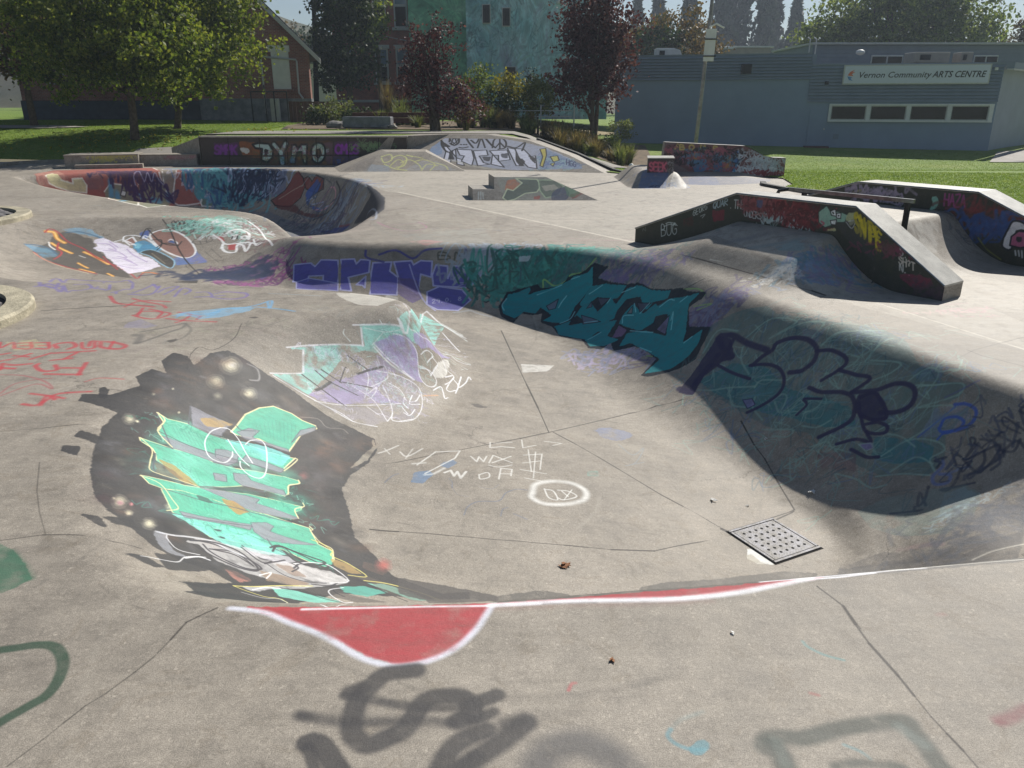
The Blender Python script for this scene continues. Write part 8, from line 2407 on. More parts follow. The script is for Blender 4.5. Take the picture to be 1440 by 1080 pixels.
# roof plant
def roof_unit(name, label, c, d, m, rz=0, extra=None):
    root = empty(name, (c[0], c[1], c[2] - d[2] / 2), label, 'rooftop unit'); mb = MB(); mb.box(c, d, rz, .03); mb.build('casing', m, root)
    mb = MB(); mb.box((c[0], c[1], c[2] - d[2] / 2 - .1), (d[0] * .8, d[1] * .8, .2), rz); mb.build('base', M['asphalt'], root)
    mb = MB(); mb.box((c[0] - d[0] * .2, c[1] - d[1] / 2 - .02, c[2]), (d[0] * .3, .04, d[2] * .5), rz); mb.build('grille', M['black_iron'], root); return root
M['unit'] = mat('beige_metal_casing', '9c968c', .5, noise=.1, nscale=2)
r_ = roof_unit('roof_hood', 'white curved exhaust hood on the flat roof left of the light pole', (8.9, 49.2, 4.78), (1.0, 1.0, .55), M['white'])
mb = MB(); mb.slab([(9.4, 48.7, 4.6), (9.85, 48.7, 4.7), (9.75, 48.7, 4.95), (9.4, 48.7, 5.05)], (0, 1, 0)); mb.build('spout', M['white'], r_)
roof_unit('roof_unit', 'beige air handling unit on the roof above the word ARTS', (25.3, 51.2, 4.65), (2.1, 1.4, .6), M['unit'])
roof_unit('roof_unit', 'narrow beige duct box on the roof above the word CENTRE', (27.4, 51.0, 4.65), (.7, 1.0, .6), M['unit'])
mb = MB(); bmx = bmesh.new(); bmesh.ops.create_uvsphere(bmx, u_segments=16, v_segments=8, radius=.24); me_ = bpy.data.meshes.new('roof_turbine'); bmx.to_mesh(me_); bmx.free(); me_.transform(Matrix.Translation((19.4, 46.8, 4.72)) @ Matrix.Diagonal((1, 1, .62, 1)))
o = link('roof_turbine', me_, M['white'], smooth=True); tag(o, 'white domed vent on the roof just left of the sign', 'roof vent')
for k in range(2):
    mb = MB(); mb.tube([(16.6 + k * .35, 47, 3.9), (16.6 + k * .35, 47, 5.4), (16.45 + k * .35, 47, 5.5)], .035, 6); o = mb.build('vent_pipe', M['pipe']); tag(o, ['thin vent pipe on the roof, left of the pair by the step in the roofline', 'thin vent pipe on the roof, right of the pair by the step in the roofline'][k], 'vent pipe')
for k, (x, y, w) in enumerate(((17.2, 78, 5.5), (22.0, 80, 4.0))):
    b2 = empty('far_building', (x, y, 1), ['distant beige flat roof building behind the light pole', 'distant beige building with boxy roof just right of the light pole'][k], 'building')
    mb = MB(); mb.box((x, y, 3.9), (w, 4, 5.4 + k * .5)); mb.build('wall', M['unit'], b2); mb = MB(); mb.box((x, y - .1, 6.68 + k * .25), (w + .4, 4.4, .14)); mb.build('roof', M['white'], b2)

# poles and wires
M['pole'] = mat('weathered_pole', '8f8d89', .85, noise=.25, nscale=5, bump=.4)
M['pole_dark'] = mat('dark_timber_pole', '2e2824', .9, noise=.2)
lp = empty('light_pole', (6.15, 27.2, -.15), 'tall weathered pole with a white board strapped to it, behind the ABOMB wall', 'pole')
mb = MB(); mb.tube([(6.12, 27.2, -.4), (6.25, 27.2, 2.5), (6.5, 27.2, 9.5)], [.072, .06, .052], 12); mb.build('shaft', M['pole'], lp, True)
mb = MB(); mb.slab([(6.17, 27.02, 3.35), (6.5, 27.02, 3.35), (6.53, 27.02, 4.3), (6.2, 27.02, 4.3)], (0, .06, 0)); mb.build('board', M['white'], lp)
for z in (3.5, 4.0): 
    mb = MB(); mb.tube([(6.15, 27.0, z), (6.55, 27.0, z)], .02, 6); mb.build('strap', M['black_iron'], lp)
mb = MB(); mb.tube([(6.3, 27.08, 4.36), (6.5, 27.0, 4.45), (6.75, 27.0, 4.33)], .03, 6); mb.build('bracket', M['white'], lp)
up_ = empty('utility_pole', (-14.3, 60, 1.2), 'dark wooden utility pole with a small transformer right of the brick house', 'pole')
mb = MB(); mb.tube([(-14.3, 60, 1.0), (-13.7, 60, 11.5)], [.2, .15], 10); mb.build('shaft', M['pole_dark'], up_, True)
mb = MB(); mb.tube([(-13.85, 59.7, 5.05), (-13.85, 59.7, 5.75)], .2, 10); mb.build('transformer', M['pole_dark'], up_)
mb = MB(); P_ = [(-13.8, 59.8, 8.4 - 2.6 * q + 1.6 * (q * q - q)) if False else (-13.8 + 10 * q, 59.8 + 2 * q, 7.9 - 2.0 * q - 1.6 * q * (1 - q)) for q in np.linspace(0, 1, 14)]
mb.tube(P_, .025, 4); o = mb.build('overhead_wire', M['pipe']); tag(o, 'thin sagging wire from the utility pole toward the dark tree', 'wire')

# parked car in tree shade at far left
M['car'] = mat('dark_car_paint', '17181c', .25, spec=.6); M['tyre'] = mat('tyre_rubber', '141414', .9); M['red'] = mat('tail_lamp_red', '7a1f1c', .3)
def car(name, loc, rz, label, cat, paint, van=False):
    root = empty(name, loc, label, cat, None, 0)
    T = Matrix.Translation(loc) @ Matrix.Rotation(rz, 4, 'Z')
    def part(nm, mb, m, par=root, smooth=False):
        me_ = mb.mesh(nm); me_.transform(T); return link(nm, me_, m, par, smooth)
    pr = [(-2.3, .35), (-2.35, .8), (-2.2, 1.02), (-1.9, 1.6), (-.3, 1.68), (.55, 1.62), (1.15, 1.12), (2.1, .98), (2.35, .7), (2.35, .35)]
    mb = MB(); mb.slab([(x, -.88, z) for x, z in pr], (0, 1.76, 0)); b_ = part('body', mb, paint)
    mb = MB(); mb.slab([(-1.75, -.895, 1.08), (-.4, -.895, 1.08), (-.4, -.895, 1.52), (-1.65, -.895, 1.5)], (0, .02, 0)); mb.slab([(-.3, -.895, 1.08), (.95, -.895, 1.08), (.5, -.895, 1.5), (-.3, -.895, 1.53)], (0, .02, 0)); part('side_window', mb, M['glass_sky'])
    for wx in (-1.4, 1.4):
        for wy in (-.82, .82):
            mb = MB(); mb.tube([(wx, wy - .12, .34), (wx, wy + .12, .34)], .34, 18); w_ = part('wheel', mb, M['tyre'])
            mb = MB(); mb.tube([(wx, wy - .135, .34), (wx, wy - .121, .34)], .2, 12); part('rim', mb, M['pipe'], w_)
    for sy in (-.7, .7):
        mb = MB(); mb.box((2.35, sy, .78), (.06, .3, .14)); part('headlight', mb, M['white'])
        mb = MB(); mb.box((-2.36, sy, .85), (.06, .22, .2)); part('tail_lamp', mb, M['red'])
    return root
car('parked_car', (-31.0, 58, 1.12), .1, 'dark car parked under the trees at far left', 'car', M['car'])

# ---------------------------------------------------------------- vegetation
def leaf_mat(name, stops, trans=.35, scale=1.6, rough=.6):
    m = bpy.data.materials.new(name); m.use_nodes = True; nt = m.node_tree; b = nt.nodes['Principled BSDF']
    tc = nt.nodes.new('ShaderNodeTexCoord'); n = N(nt, 'ShaderNodeTexNoise', Scale=scale, Detail=3, Roughness=.7); nt.links.new(tc.outputs['Object'], n.inputs['Vector'])
    w = nt.nodes.new('ShaderNodeTexWhiteNoise'); sn = nt.nodes.new('ShaderNodeVectorMath'); sn.operation = 'SNAP'; sn.inputs[1].default_value = (.13, .13, .13)
    nt.links.new(tc.outputs['Object'], sn.inputs[0]); nt.links.new(sn.outputs[0], w.inputs['Vector'])
    mx = nt.nodes.new('ShaderNodeMix'); mx.inputs[0].default_value = .45; nt.links.new(n.outputs[0], mx.inputs[2]); nt.links.new(w.outputs[0], mx.inputs[3])
    c = ramp(nt, mx.outputs[0], [(p, c_) for p, c_ in stops])
    nt.links.new(c, b.inputs['Base Color']); b.inputs['Roughness'].default_value = rough; b.inputs['Specular IOR Level'].default_value = .35
    t = nt.nodes.new('ShaderNodeBsdfTranslucent'); tcx = mixc(nt, 1.0, c, (1.25, 1.25, .7, 1), 'MULTIPLY'); nt.links.new(tcx, t.inputs[0])
    ms = nt.nodes.new('ShaderNodeMixShader'); ms.inputs[0].default_value = trans
    nt.links.new(b.outputs[0], ms.inputs[1]); nt.links.new(t.outputs[0], ms.inputs[2]); nt.links.new(ms.outputs[0], nt.nodes['Material Output'].inputs[0])
    return m
M['bark'] = mat('tree_bark', '5a4d41', .95, noise=.35, nscale=9, bump=.8, bscale=20)
M['leaf_green'] = leaf_mat('maple_leaves', [(.3, (.06, .095, .014)), (.5, (.13, .18, .026)), (.7, (.26, .28, .05))], .5)
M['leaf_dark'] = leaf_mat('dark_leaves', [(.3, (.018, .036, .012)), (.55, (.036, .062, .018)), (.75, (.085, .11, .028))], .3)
M['leaf_brown'] = leaf_mat('bronze_leaves', [(.3, (.05, .035, .012)), (.55, (.09, .055, .018)), (.75, (.12, .10, .025))])
M['leaf_plum'] = leaf_mat('plum_leaves', [(.3, (.034, .012, .017)), (.55, (.085, .027, .036)), (.78, (.19, .085, .1))], .35)
M['leaf_yellow'] = leaf_mat('yellow_leaves', [(.3, (.12, .12, .02)), (.55, (.30, .27, .03)), (.75, (.42, .38, .06))])
M['leaf_orange'] = leaf_mat('autumn_leaves', [(.3, (.06, .06, .02)), (.5, (.13, .09, .025)), (.72, (.22, .12, .04))])
M['leaf_willow'] = leaf_mat('willow_leaves', [(.3, (.05, .08, .022)), (.55, (.12, .165, .045)), (.75, (.25, .28, .085))], .5)
M['needle'] = leaf_mat('fir_needles', [(.3, (.018, .03, .02)), (.6, (.03, .048, .03)), (.8, (.05, .07, .04))], .1, .3)
M['straw'] = leaf_mat('dry_grass', [(.3, (.10, .075, .035)), (.55, (.2, .15, .07)), (.75, (.33, .26, .13))], .3, 3)
M['sage'] = leaf_mat('sage_leaves', [(.3, (.07, .095, .035)), (.55, (.14, .17, .06)), (.75, (.27, .29, .12))], .4, 3)

def leaf_quads(C, size, rs, droop=0., long_=1.25):
    """one small folded leaf face for each centre"""
    n = len(C); a = rs.normal(size=(n, 3)); a[:, 2] -= droop; a /= np.linalg.norm(a, axis=1)[:, None]
    b = rs.normal(size=(n, 3)); b -= a * (a * b).sum(1)[:, None]; b /= np.linalg.norm(b, axis=1)[:, None]
    s = size * rs.uniform(.6, 1.3, n)[:, None]
    V = np.stack([C - a * s * long_ * .5, C + b * s * .42, C + a * s * long_ * .5, C - b * s * .42], 1).reshape(-1, 3)
    return V, np.arange(4 * n).reshape(-1, 4)

def crown_points(ells, nclump, per, spread, rs, shell=.55):
    vol = np.array([e[3] * e[4] * e[5] for e in ells]); pick = rs.choice(len(ells), nclump, p=vol / vol.sum())
    d = rs.normal(size=(nclump, 3)); d /= np.linalg.norm(d, axis=1)[:, None]
    r = (shell + (1 - shell) * rs.random(nclump) ** .7) * (1 + .12 * rs.normal(size=nclump))
    E = np.array(ells)[pick]; cl = E[:, :3] + d * r[:, None] * E[:, 3:]
    k = rs.integers(int(per * .4), int(per * 1.6), nclump); idx_ = np.repeat(np.arange(nclump), k)
    sc = spread * rs.uniform(.6, 1.4, nclump)[idx_][:, None]
    P = cl[idx_] + rs.normal(size=(len(idx_), 3)) * sc * np.array([1, 1, .65])
    return cl, P

def tree(name, base, h_trunk, r_trunk, ells, nclump, per, spread, leaf, lm, label, cat, seed, lean=(0, 0), shell=.55, group=None, bark=None, limbs=14, droop=.2, stems=1):
    rs = np.random.default_rng(seed); rg = random.Random(seed)
    root = empty(name, base, label, cat, group)
    cl, P = crown_points(ells, nclump, per, spread, rs, shell)
    V, F = leaf_quads(P, leaf, rs, droop)
    top = Vector(base) + Vector((lean[0], lean[1], h_trunk))
    mb = MB(); 
    cz = max(e[2] for e in ells); crown_c = Vector(np.array(ells)[:, :3].mean(0))
    for s_ in range(stems):
        off = Vector((rg.uniform(-.25, .25), rg.uniform(-.2, .2), 0)) if stems > 1 else Vector((0, 0, 0))
        b0 = Vector(base) + off + Vector((0, 0, -.1)); e_ = crown_c + Vector((rg.uniform(-.5, .5), rg.uniform(-.5, .5), ells[0][5] * .5)) * (1 if stems > 1 else .6)
        e_ = Vector((top.x * .4 + crown_c.x * .6, top.y * .4 + crown_c.y * .6, crown_c.z + ells[0][5] * .4)) + off * 3
        mid = top + off * 1.6
        mb.tube([b0, b0.lerp(mid, .12) + Vector((0, 0, 0)), b0.lerp(mid, .5) + Vector((rg.uniform(-.05, .05), 0, 0)), mid, mid.lerp(e_, .5), e_], [r_trunk * 1.35, r_trunk * 1.05, r_trunk * .92, r_trunk * .8, r_trunk * .5, r_trunk * .12], 10)
    mb.build('trunk', bark or M['bark'], root, True)
    for k in range(min(limbs, len(cl))):
        c = Vector(cl[k]); st = top.lerp(Vector((crown_c.x, crown_c.y, max(top.z, c.z - .8))), rg.uniform(.1, .9)); m1 = st.lerp(c, .5) + Vector((0, 0, .15 * (c - st).length * rg.uniform(-.3, 1)))
        mb = MB(); mb.tube([st, m1, c], [r_trunk * .38, r_trunk * .22, r_trunk * .06], 6); mb.build('limb', bark or M['bark'], root, True)
    o = link('crown', np_mesh('crown', V, F), lm, root); return root

def gz(x, y): return float(g_height(x, y))
tree('maple_tree', (-15.48, 33.3, gz(-15.5, 33.3)), 1.9, .17, [(-15.9, 33.6, 5.2, 3.3, 3.0, 2.7), (-14.2, 33.0, 4.2, 2.4, 2.4, 2.1), (-17.6, 33.8, 4.1, 2.6, 2.6, 2.0), (-15.6, 33.5, 7.4, 2.6, 2.6, 2.2)], 720, 36, .27, .15, M['leaf_green'], 'largest green maple, its trunk standing on the lawn just behind the low ledges', 'tree', 1, (.1, 0), .5)
tree('maple_tree', (-15.38, 37.4, gz(-15.4, 37.4)), 2.0, .15, [(-13.9, 37.6, 5.0, 2.9, 2.6, 2.3), (-13.2, 37.4, 7.0, 2.6, 2.5, 2.3), (-15.2, 37.8, 3.9, 2.4, 2.2, 1.6)], 520, 36, .27, .16, M['leaf_green'], 'green maple with a thin trunk, right of the largest maple and covering the brick gable', 'tree', 2, (.5, 0), .5)
tree('bronze_tree', (-22.6, 38.6, gz(-22.6, 38.6)), 2.2, .16, [(-22.6, 38.8, 5.6, 2.8, 2.6, 2.6), (-24.6, 38.6, 6.6, 2.4, 2.4, 2.3)], 330, 32, .27, .15, M['leaf_brown'], 'bronze-leaved tree at the far left with a dark trunk', 'tree', 3, (0, 0), .5)
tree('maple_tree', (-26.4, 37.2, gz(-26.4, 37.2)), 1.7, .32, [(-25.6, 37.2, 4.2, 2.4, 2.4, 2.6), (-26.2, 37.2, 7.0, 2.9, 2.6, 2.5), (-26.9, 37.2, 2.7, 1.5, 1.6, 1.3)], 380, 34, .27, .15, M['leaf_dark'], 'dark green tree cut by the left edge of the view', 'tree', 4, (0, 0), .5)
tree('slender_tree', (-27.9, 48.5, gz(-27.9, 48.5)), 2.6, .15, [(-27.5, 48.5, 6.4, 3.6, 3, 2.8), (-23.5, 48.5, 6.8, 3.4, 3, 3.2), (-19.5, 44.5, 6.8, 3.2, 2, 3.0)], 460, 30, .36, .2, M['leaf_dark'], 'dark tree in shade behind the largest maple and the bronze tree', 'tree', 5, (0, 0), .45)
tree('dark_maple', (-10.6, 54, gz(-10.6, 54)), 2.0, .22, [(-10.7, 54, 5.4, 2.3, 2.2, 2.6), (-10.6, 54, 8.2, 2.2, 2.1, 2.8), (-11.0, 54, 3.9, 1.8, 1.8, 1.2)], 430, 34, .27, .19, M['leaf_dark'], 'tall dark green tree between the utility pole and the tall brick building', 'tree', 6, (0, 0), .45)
tree('sunlit_tree', (-8.9, 56, gz(-8.9, 56)), 4.0, .16, [(-9.3, 56, 8.0, 1.3, 1.3, 2.2), (-11.2, 56, 9.0, 1.2, 1.2, 1.6)], 110, 30, .22, .18, M['leaf_green'], 'yellow-green upper foliage rising just before the tall brick building', 'tree', 7, (0, 0), .4)
tree('plum_tree', (-2.97, 33.4, gz(-2.97, 33.4)), .8, .1, [(-2.9, 33.4, 2.5, 1.15, 1.0, 1.15), (-3.4, 33.4, 3.9, .95, .9, 1.1), (-1.9, 33.3, 1.95, .9, .8, .6), (-4.0, 33.4, 2.9, .75, .7, .9)], 250, 26, .2, .1, M['leaf_plum'], 'purple-leaved plum behind the tallest bank, before the mural corner', 'tree', 8, (0, 0), .25, None, None, 16, .2, 4)
tree('plum_tree', (-3.1, 33.7, gz(-3.1, 33.7)), 2.2, .05, [(-3.1, 33.7, 4.7, 1.3, .8, .8)], 38, 14, .14, .09, M['leaf_plum'], 'sparse airy purple twigs above the plum before the green wall', 'tree', 9, (0, 0), .1, None, None, 20, .2, 5)
tree('plum_tree', (3.83, 39.6, gz(3.83, 39.6)), 1.1, .14, [(3.8, 39.6, 3.7, 1.8, 1.6, 2.0), (3.6, 39.6, 5.8, 1.65, 1.5, 1.9), (4.6, 39.6, 4.9, 1.4, 1.3, 1.7), (2.7, 39.6, 3.0, 1.1, 1.1, 1.0)], 430, 30, .24, .14, M['leaf_plum'], 'tall dense purple tree beside the slate blue building', 'tree', 10, (0, 0), .3, None, None, 16, .2, 2)
tree('shrub', (-1.8, 38.2, gz(-1.8, 38.2)), .6, .06, [(-1.7, 38.2, 2.5, 1.0, .9, .85), (-1.9, 38.2, 1.7, .9, .8, .6), (-1.5, 38.2, 3.2, .6, .6, .5)], 110, 26, .18, .11, M['leaf_willow'], 'tall olive green shrub right of the purple plum', 'shrub', 11, (0, 0), .4, None, None, 5)
tree('shrub', (-.25, 38.4, gz(-.25, 38.4)), .5, .05, [(-.2, 38.4, 2.75, .62, .6, .65)], 60, 26, .15, .1, M['leaf_yellow'], 'bright yellow shrub in front of the mural', 'shrub', 12, (0, 0), .4, None, None, 4)
tree('shrub', (-.5, 37.6, gz(-.5, 37.6)), .4, .05, [(-.45, 37.6, 1.75, .85, .8, .8)], 80, 26, .17, .1, M['leaf_dark'], 'dark rounded bush below the bright yellow shrub', 'shrub', 13, (0, 0), .4, None, None, 4)
tree('shrub', (1.2, 38, gz(1.2, 38)), .5, .06, [(1.2, 38, 2.25, .82, .8, .85)], 105, 28, .14, .09, M['sage'], 'round clipped green shrub before the mural, right of the yellow one', 'shrub', 14, (0, 0), .55, None, None, 5)
tree('shrub', (5.7, 42.6, gz(5.7, 42.6)), .3, .04, [(5.7, 42.6, .75, .65, .5, .55)], 40, 24, .13, .09, M['sage'], 'small pale green shrub at the foot of the slate building, left end', 'shrub', 15, (0, 0), .5, None, None, 3)
tree('conifer_shrub', (.95, 41, gz(.95, 41)), .4, .05, [(.95, 41, 2.6, .3, .3, 1.2)], 40, 24, .12, .09, M['needle'], 'narrow dark columnar shrub behind the round clipped shrub', 'shrub', 16, (0, 0), .4, None, None, 3)
for k, (x, y, r, h, m_, lab) in enumerate([(-8.7, 40.5, .9, .75, 'sage', 'yucca-like pale shrub on the lawn edge before the board fence'), (-9.7, 40.8, .7, .5, 'leaf_dark', 'low dark shrub left of the pale yucca-like shrub'), (-7.7, 40.2, .7, .5, 'leaf_dark', 'low dark shrub right of the pale yucca-like shrub'),
        (3.0, 37.2, .9, .6, 'leaf_dark', 'dark low bush under the tall purple tree, left one'), (4.4, 37.4, .9, .65, 'leaf_dark', 'dark low bush under the tall purple tree, middle one'), (2.1, 36.2, .7, .55, 'sage', 'grey green bush before the tall purple tree')]):
    tree('shrub', (x, y, gz(x, y)), .2, .03, [(x, y, gz(x, y) + h * .7, r, r * .8, h)], 60, 24, .15, .1, M[m_], lab, 'shrub', 30 + k, (0, 0), .4, None, None, 3)
for k, (x, y, cz, r, h, m_, lab) in enumerate([(9.9, 72, 5.6, 2.6, 2.6, 'leaf_orange', 'rusty orange tree above the flat roof, left of the rounded green one'), (13.6, 70, 6.2, 3.6, 3.2, 'leaf_orange', 'rounded green and orange tree above the flat roof left of the pole'), (17.0, 76, 5.0, 1.6, 3.6, 'leaf_orange', 'orange foliage directly behind the light pole'),
        (11.8, 69, 6.0, 2.4, 2.0, 'leaf_dark', 'dark green core tree before the orange foliage over the roof')]):
    tree('autumn_tree', (x, y, gz(x, y)), 2.5, .2, [(x, y, cz, r, r, h)], 170, 28, .34, .24, M[m_], lab, 'tree', 50 + k, (0, 0), .5, None, None, 6)
tree('willow_tree', (35, 77, 0), 3, .6, [(34.5, 77, 8.6, 7.0, 5, 3.6), (29.5, 77, 7.4, 3.6, 4, 2.4), (40, 77, 8.4, 4.6, 4, 3.2), (36.5, 77, 11.5, 5.2, 4, 2.6), (27.8, 76, 6.4, 2.0, 2.5, 1.5)], 900, 30, .5, .3, M['leaf_willow'], 'very large spreading green tree behind the arts building roof', 'tree', 60, (0, 0), .45, None, None, 18)
tree('autumn_tree', (47.5, 78, 0), 3, .3, [(47, 78, 6.8, 2.6, 2.4, 2.4)], 130, 26, .36, .26, M['leaf_brown'], 'reddish brown tree at the right edge above the roof', 'tree', 61, (0, 0), .5, None, None, 6)

# tall distant firs
def fir(base, h, r, seed, label):
    rs = np.random.default_rng(seed); root = empty('fir_tree', base, label, 'tree', None)
    n = 1500; t = rs.random(n) ** .75; z = h * (.12 + .88 * t); ph = rs.random(n) * 2 * np.pi
    lump = 1 + .35 * np.sin(ph * 3 + z * .9 + seed) + .2 * np.sin(z * 2.3 + ph)
    rad = r * (1 - t) ** .8 * lump * rs.random(n) ** .45 + .15
    C = np.column_stack([base[0] + np.cos(ph) * rad, base[1] + np.sin(ph) * rad, base[2] + z - rad * .25])
    V, F = leaf_quads(C, .95, rs, .9, 1.9)
    link('crown', np_mesh('crown', V, F), M['needle'], root)
    mb = MB(); mb.tube([Vector(base), Vector(base) + Vector((0, 0, h * .97))], [.45, .06], 8); mb.build('trunk', M['bark'], root)
side = ['leftmost', 'second from left', 'third from left', 'fourth from left', 'fifth from left', 'sixth from left', 'seventh from left', 'eighth from left']
for k, (x, y, h, r) in enumerate([(27.5, 160, 21, 2.6), (33, 158, 22.5, 2.9), (39.5, 160, 27, 3.4), (43.5, 164, 30, 3.6), (47.5, 160, 26, 3.1), (51, 166, 24, 3.0), (54.0, 162, 20, 2.5), (24.5, 166, 20, 2.6)]):
    fir((x, y, 1.0), h, r, 70 + k, 'tall hazy fir on the skyline over the flat roof, ' + (side[k + 1] if k < 7 else 'leftmost') + ' of the group')

# wooded hillside behind the utility pole and the far pale mountain
M['hill'] = grass_material('hill_scrub', (.05, .06, .03), (.09, .085, .05), (.14, .12, .07), .12, .3)
def hill(name, pts, depth, m, seed):
    rs = np.random.default_rng(seed); n = 90; nr = 14
    xs_ = np.linspace(pts[0][0], pts[-1][0], n); top = np.interp(xs_, [p[0] for p in pts], [p[2] for p in pts]); yy = np.interp(xs_, [p[0] for p in pts], [p[1] for p in pts])
    V = []
    for j in range(nr):
        t = j / (nr - 1)
        for i in range(n): V.append((xs_[i], yy[i] - depth * (1 - t), -1 + (top[i] + 1) * sstep(np.array(t), 0., 1.) + rs.normal() * .012 * top[i] * (t > .1)))
    for i in range(n): V.append((xs_[i], yy[i] + depth * .4, -1))
    F = [(j * n + i, j * n + i + 1, (j + 1) * n + i + 1, (j + 1) * n + i) for j in range(nr) for i in range(n - 1)]
    o = link(name, np_mesh(name, np.array(V), np.array(F)), m, smooth=True); o['kind'] = 'structure'
hill('hillside', [(-260, 330, 30), (-150, 300, 46), (-95, 260, 34), (-62, 240, 24), (-30, 260, 14), (40, 280, 9), (160, 300, 12), (260, 320, 16)], 120, M['hill'], 1)
for k in range(26):
    x = -72 + k * 2.15 + R.uniform(-1, 1); y = 150 + R.uniform(-25, 45); zt = 5 + 13 * max(0, (-x - 25) / 45) * (y / 160) 
    tree('hill_tree', (x, y, zt - 3), 3, .3, [(x, y, zt + 2, 3.2, 3, 3.4 * R.uniform(.7, 1.2))], 44, 22, .7, .55, M['leaf_dark'] if k % 3 else M['leaf_orange'], 'small hazy tree on the hillside beyond the utility pole', 'tree', 200 + k, (0, 0), .4, 'trees covering the hillside', None, 0)

# garden strip: soil, tufts, stones
sheet('garden_bed', [(-9.8, 34.6), (6.2, 33.4), (7.2, 44), (5.5, 46), (-9.6, 46.2), (-11.2, 41)], .6, g_height, M['soil'], lift=.03)
sheet('back_path', [(-14.6, 30.2), (-14.6, 31.6), (-11.4, 32.2), (-5, 32.6), (2.0, 32.4), (5.4, 30.6), (4.6, 27.6), (3.0, 26.6), (1.6, 28.6), (0, 29.6), (-3.4, 29.7), (-11.0, 29.2)], .5, g_height, M['path'], lift=.03)
sheet('left_path', [(-34, 37.6), (-34, 39.4), (-21.6, 38.6), (-19.6, 37.8), (-21.6, 37.2)], .6, g_height, M['path'], lift=.035)
sheet('side_path', [(22.0, 37.0), (24.8, 41.2), (40, 48), (44, 46), (36, 38), (30, 36.6)], .8, g_height, M['path'], lift=.03)
def tuft(x, y, h, r, m, label, seed, n=240, lean=.35):
    rs = np.random.default_rng(seed); z0 = gz(x, y)
    a = rs.random(n) * 2 * np.pi; rb = r * .35 * rs.random(n); L = h * rs.uniform(.55, 1.1, n); o = rs.uniform(.1, 1, n) * r * (1 + lean)
    b = np.column_stack([x + np.cos(a) * rb, y + np.sin(a) * rb, np.full(n, z0)])
    tip = b + np.column_stack([np.cos(a) * o, np.sin(a) * o, L]); md = (b + tip) / 2 + np.column_stack([-np.cos(a) * o * .15, -np.sin(a) * o * .15, L * .12])
    s = np.column_stack([-np.sin(a), np.cos(a), np.zeros(n)]) * .014
    V = np.stack([b - s, b + s, md + s, md - s, tip + s * .2, tip - s * .2], 1).reshape(-1, 3); k = np.arange(n)[:, None] * 6
    F = np.concatenate([k + [0, 1, 2, 3], k + [3, 2, 4, 5]])
    o_ = link('grass_tuft', np_mesh('grass_tuft', V, F), m); tag(o_, label, 'grass', 'ornamental grasses in the garden behind the bank'); return o_
tr = random.Random(3)
tuft(-6.1, 40.4, 2.0, .35, M['straw'], 'tall feathery straw-coloured grass left of the purple plum', 1, 150)
tuft(-5.5, 40.6, 1.3, .6, M['sage'], 'grey green grass clump beside the tall feathery grass', 2, 260)
tuft(2.0, 35.4, 1.0, .55, M['straw'], 'golden round grass clump before the round clipped shrub', 3, 420)
for k in range(46):
    x = -2.4 + tr.random() * 7.6; y = 33.6 + tr.random() * 4.0
    tuft(x, y, tr.uniform(.45, 1.0), tr.uniform(.3, .55), M['straw'] if tr.random() < .6 else M['sage'], 'mixed dry and green grass clump in the garden behind the tallest bank', 100 + k, 150)
for k in range(14):
    x = -6.6 + tr.random() * 2.8; y = 36 + tr.random() * 6
    tuft(x, y, tr.uniform(.4, .9), tr.uniform(.3, .5), M['sage'] if tr.random() < .6 else M['straw'], 'mixed dry and green grass clump left of the purple plum', 180 + k, 130)
M['stone'] = mat('grey_garden_stone', '85837f', .9, noise=.25, nscale=5, bump=.6)
def boulder(p, r, seed):
    bmx = bmesh.new(); bmesh.ops.create_icosphere(bmx, subdivisions=2, radius=1); rg = random.Random(seed)
    ax = [Vector((rg.gauss(0, 1), rg.gauss(0, 1), rg.gauss(0, 1))).normalized() for _ in range(7)]; ds = [rg.uniform(.55, .9) for _ in ax]
    for v in bmx.verts:
        for a, d in zip(ax, ds):
            e = v.co.dot(a)
            if e > d: v.co -= a * (e - d)
        v.co = Vector((v.co.x * r * 1.25, v.co.y * r, v.co.z * r * .75))
    me_ = bpy.data.meshes.new('boulder'); bmx.to_mesh(me_); bmx.free(); me_.transform(Matrix.Translation(p))
    o = link('boulder', me_, M['stone']); return tag(o, 'grey angular rock in the small pile at the lawn end, left of the plum', 'rock', 'rocks piled at the end of the back lawn')
for k in range(22):
    x = -8.0 + 2.9 * (k / 21) + tr.uniform(-.15, .15); y = 36.4 - 1.4 * (k / 21) + tr.uniform(-.5, .5); boulder((x, y, gz(x, y) + .1), tr.uniform(.14, .34), k)
mb = MB()
for z, y in ((1.32, 37.6), (1.55, 38.1)): mb.box((-5.6, y, z), (3.6, .25, .22), .03)
o = mb.build('timber_edge', M['wood']); tag(o, 'dark timber terrace edging in the garden left of the plum', 'edging')
mb = MB(); mb.box((-6.2, 35.2, 1.3), (2.1, .5, .45), -.1, .03); o = mb.build('low_block_wall', M['found']); tag(o, 'low grey block wall behind the rock pile', 'wall')
bench = empty('garden_rail', (1.6, 36.6, 1.1), 'pale horizontal rails beside the round clipped shrub', 'railing')
for z in (1.75, 1.5):
    mb = MB(); mb.tube([(-.1, 36.9, z), (2.7, 36.9, z)], .022, 6); mb.build('rail', M['trim'], bench)
for x in (-.1, 1.3, 2.8): 
    mb = MB(); mb.tube([(x, 36.95, 1.0), (x, 36.95, 2.0)], .03, 6); mb.build('post', M['pipe'], bench)
bmx = bmesh.new(); bmesh.ops.create_uvsphere(bmx, u_segments=14, v_segments=8, radius=.09); me_ = bpy.data.meshes.new('ball'); bmx.to_mesh(me_); bmx.free(); me_.transform(Matrix.Translation((4.05, 27.2, gz(4.05, 27.2) + .09)))
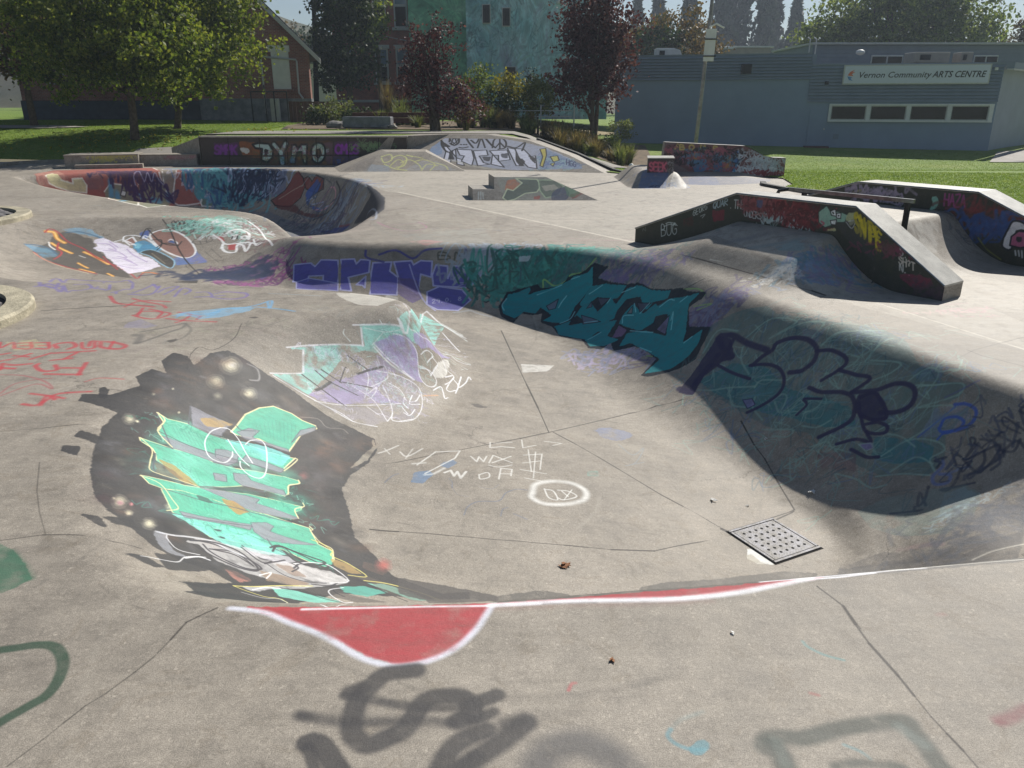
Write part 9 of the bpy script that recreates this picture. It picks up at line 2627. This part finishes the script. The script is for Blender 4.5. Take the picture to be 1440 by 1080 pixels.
o = link('ball', me_, M['white'], smooth=True); tag(o, 'small white ball lying on the lawn left of the ABOMB wall', 'ball')

# short lawn blades that roughen the grass near the park edge
rs = np.random.default_rng(77)
def blades(poly, n, seed):
    A = np.array(poly); lo = A.min(0); hi = A.max(0); rs = np.random.default_rng(seed)
    x = rs.uniform(lo[0], hi[0], n); y = rs.uniform(lo[1], hi[1], n); k = inside(x, y, poly) & ~inside(x, y, SLAB); x = x[k]; y = y[k]; n = len(x)
    z = g_height(x, y); a = rs.random(n) * 6.28; h = rs.uniform(.02, .045, n); l = rs.normal(size=(n, 2)) * .02
    w = np.column_stack([np.cos(a), np.sin(a), np.zeros(n)]) * .012; b = np.column_stack([x, y, z - .005])
    V = np.stack([b - w, b + w, b + np.column_stack([l, h])], 1).reshape(-1, 3); return V, np.arange(3 * n).reshape(-1, 3)
Va, Fa = blades([(3, 26), (30, 26), (30, 41), (8, 41), (2, 30)], 60000, 1); Vb, Fb = blades([(6.5, 14), (16, 14), (22, 24), (6.5, 26)], 110000, 2); Vc, Fc = blades([(-26, 28), (-10, 29.5), (-11, 46), (-30, 46)], 110000, 3)
V = np.concatenate([Va, Vb, Vc]); F = np.concatenate([Fa, Fb + len(Va), Fc + len(Va) + len(Vb)])
o = link('lawn_grass_blades', np_mesh('lawn_grass_blades', V, F, True), leaf_mat('blade_green', [(.3, (.12, .19, .03)), (.5, (.17, .25, .04)), (.7, (.23, .29, .07))], .5, 2)); tag(o, 'short mown grass blades', 'grass', kind='stuff')
# fallen leaves on the lawn
x = rs.normal(-15.5, 3.5, 500); y = rs.normal(33, 1.8, 500); C = np.column_stack([x, y, g_height(x, y) + .03]); k = ~inside(x, y, SLAB)
V, F = leaf_quads(C[k], .1, rs); o = link('fallen_leaves', np_mesh('fallen_leaves', V, F), M['leaf_yellow']); tag(o, 'scattered yellow fallen leaves under the maples', 'leaves', kind='stuff')

# ---------------------------------------------------------------- air
if HAZE:
    bmx = bmesh.new(); bmesh.ops.create_cube(bmx, size=1); me_ = bpy.data.meshes.new('haze'); bmx.to_mesh(me_); bmx.free()
    o = bpy.data.objects.new('haze', me_); COL.objects.link(o); o.scale = (560, 560, 64); o.location = (0, 215, 29); o['kind'] = 'stuff'
    m = bpy.data.materials.new('haze_air'); m.use_nodes = True; nt = m.node_tree; nt.nodes.remove(nt.nodes['Principled BSDF'])
    pv = nt.nodes.new('ShaderNodeVolumePrincipled'); pv.inputs['Color'].default_value = (.72, .84, 1, 1); pv.inputs['Density'].default_value = HAZE; pv.inputs['Anisotropy'].default_value = .3
    nt.links.new(pv.outputs[0], nt.nodes['Material Output'].inputs['Volume']); me_.materials.append(m)
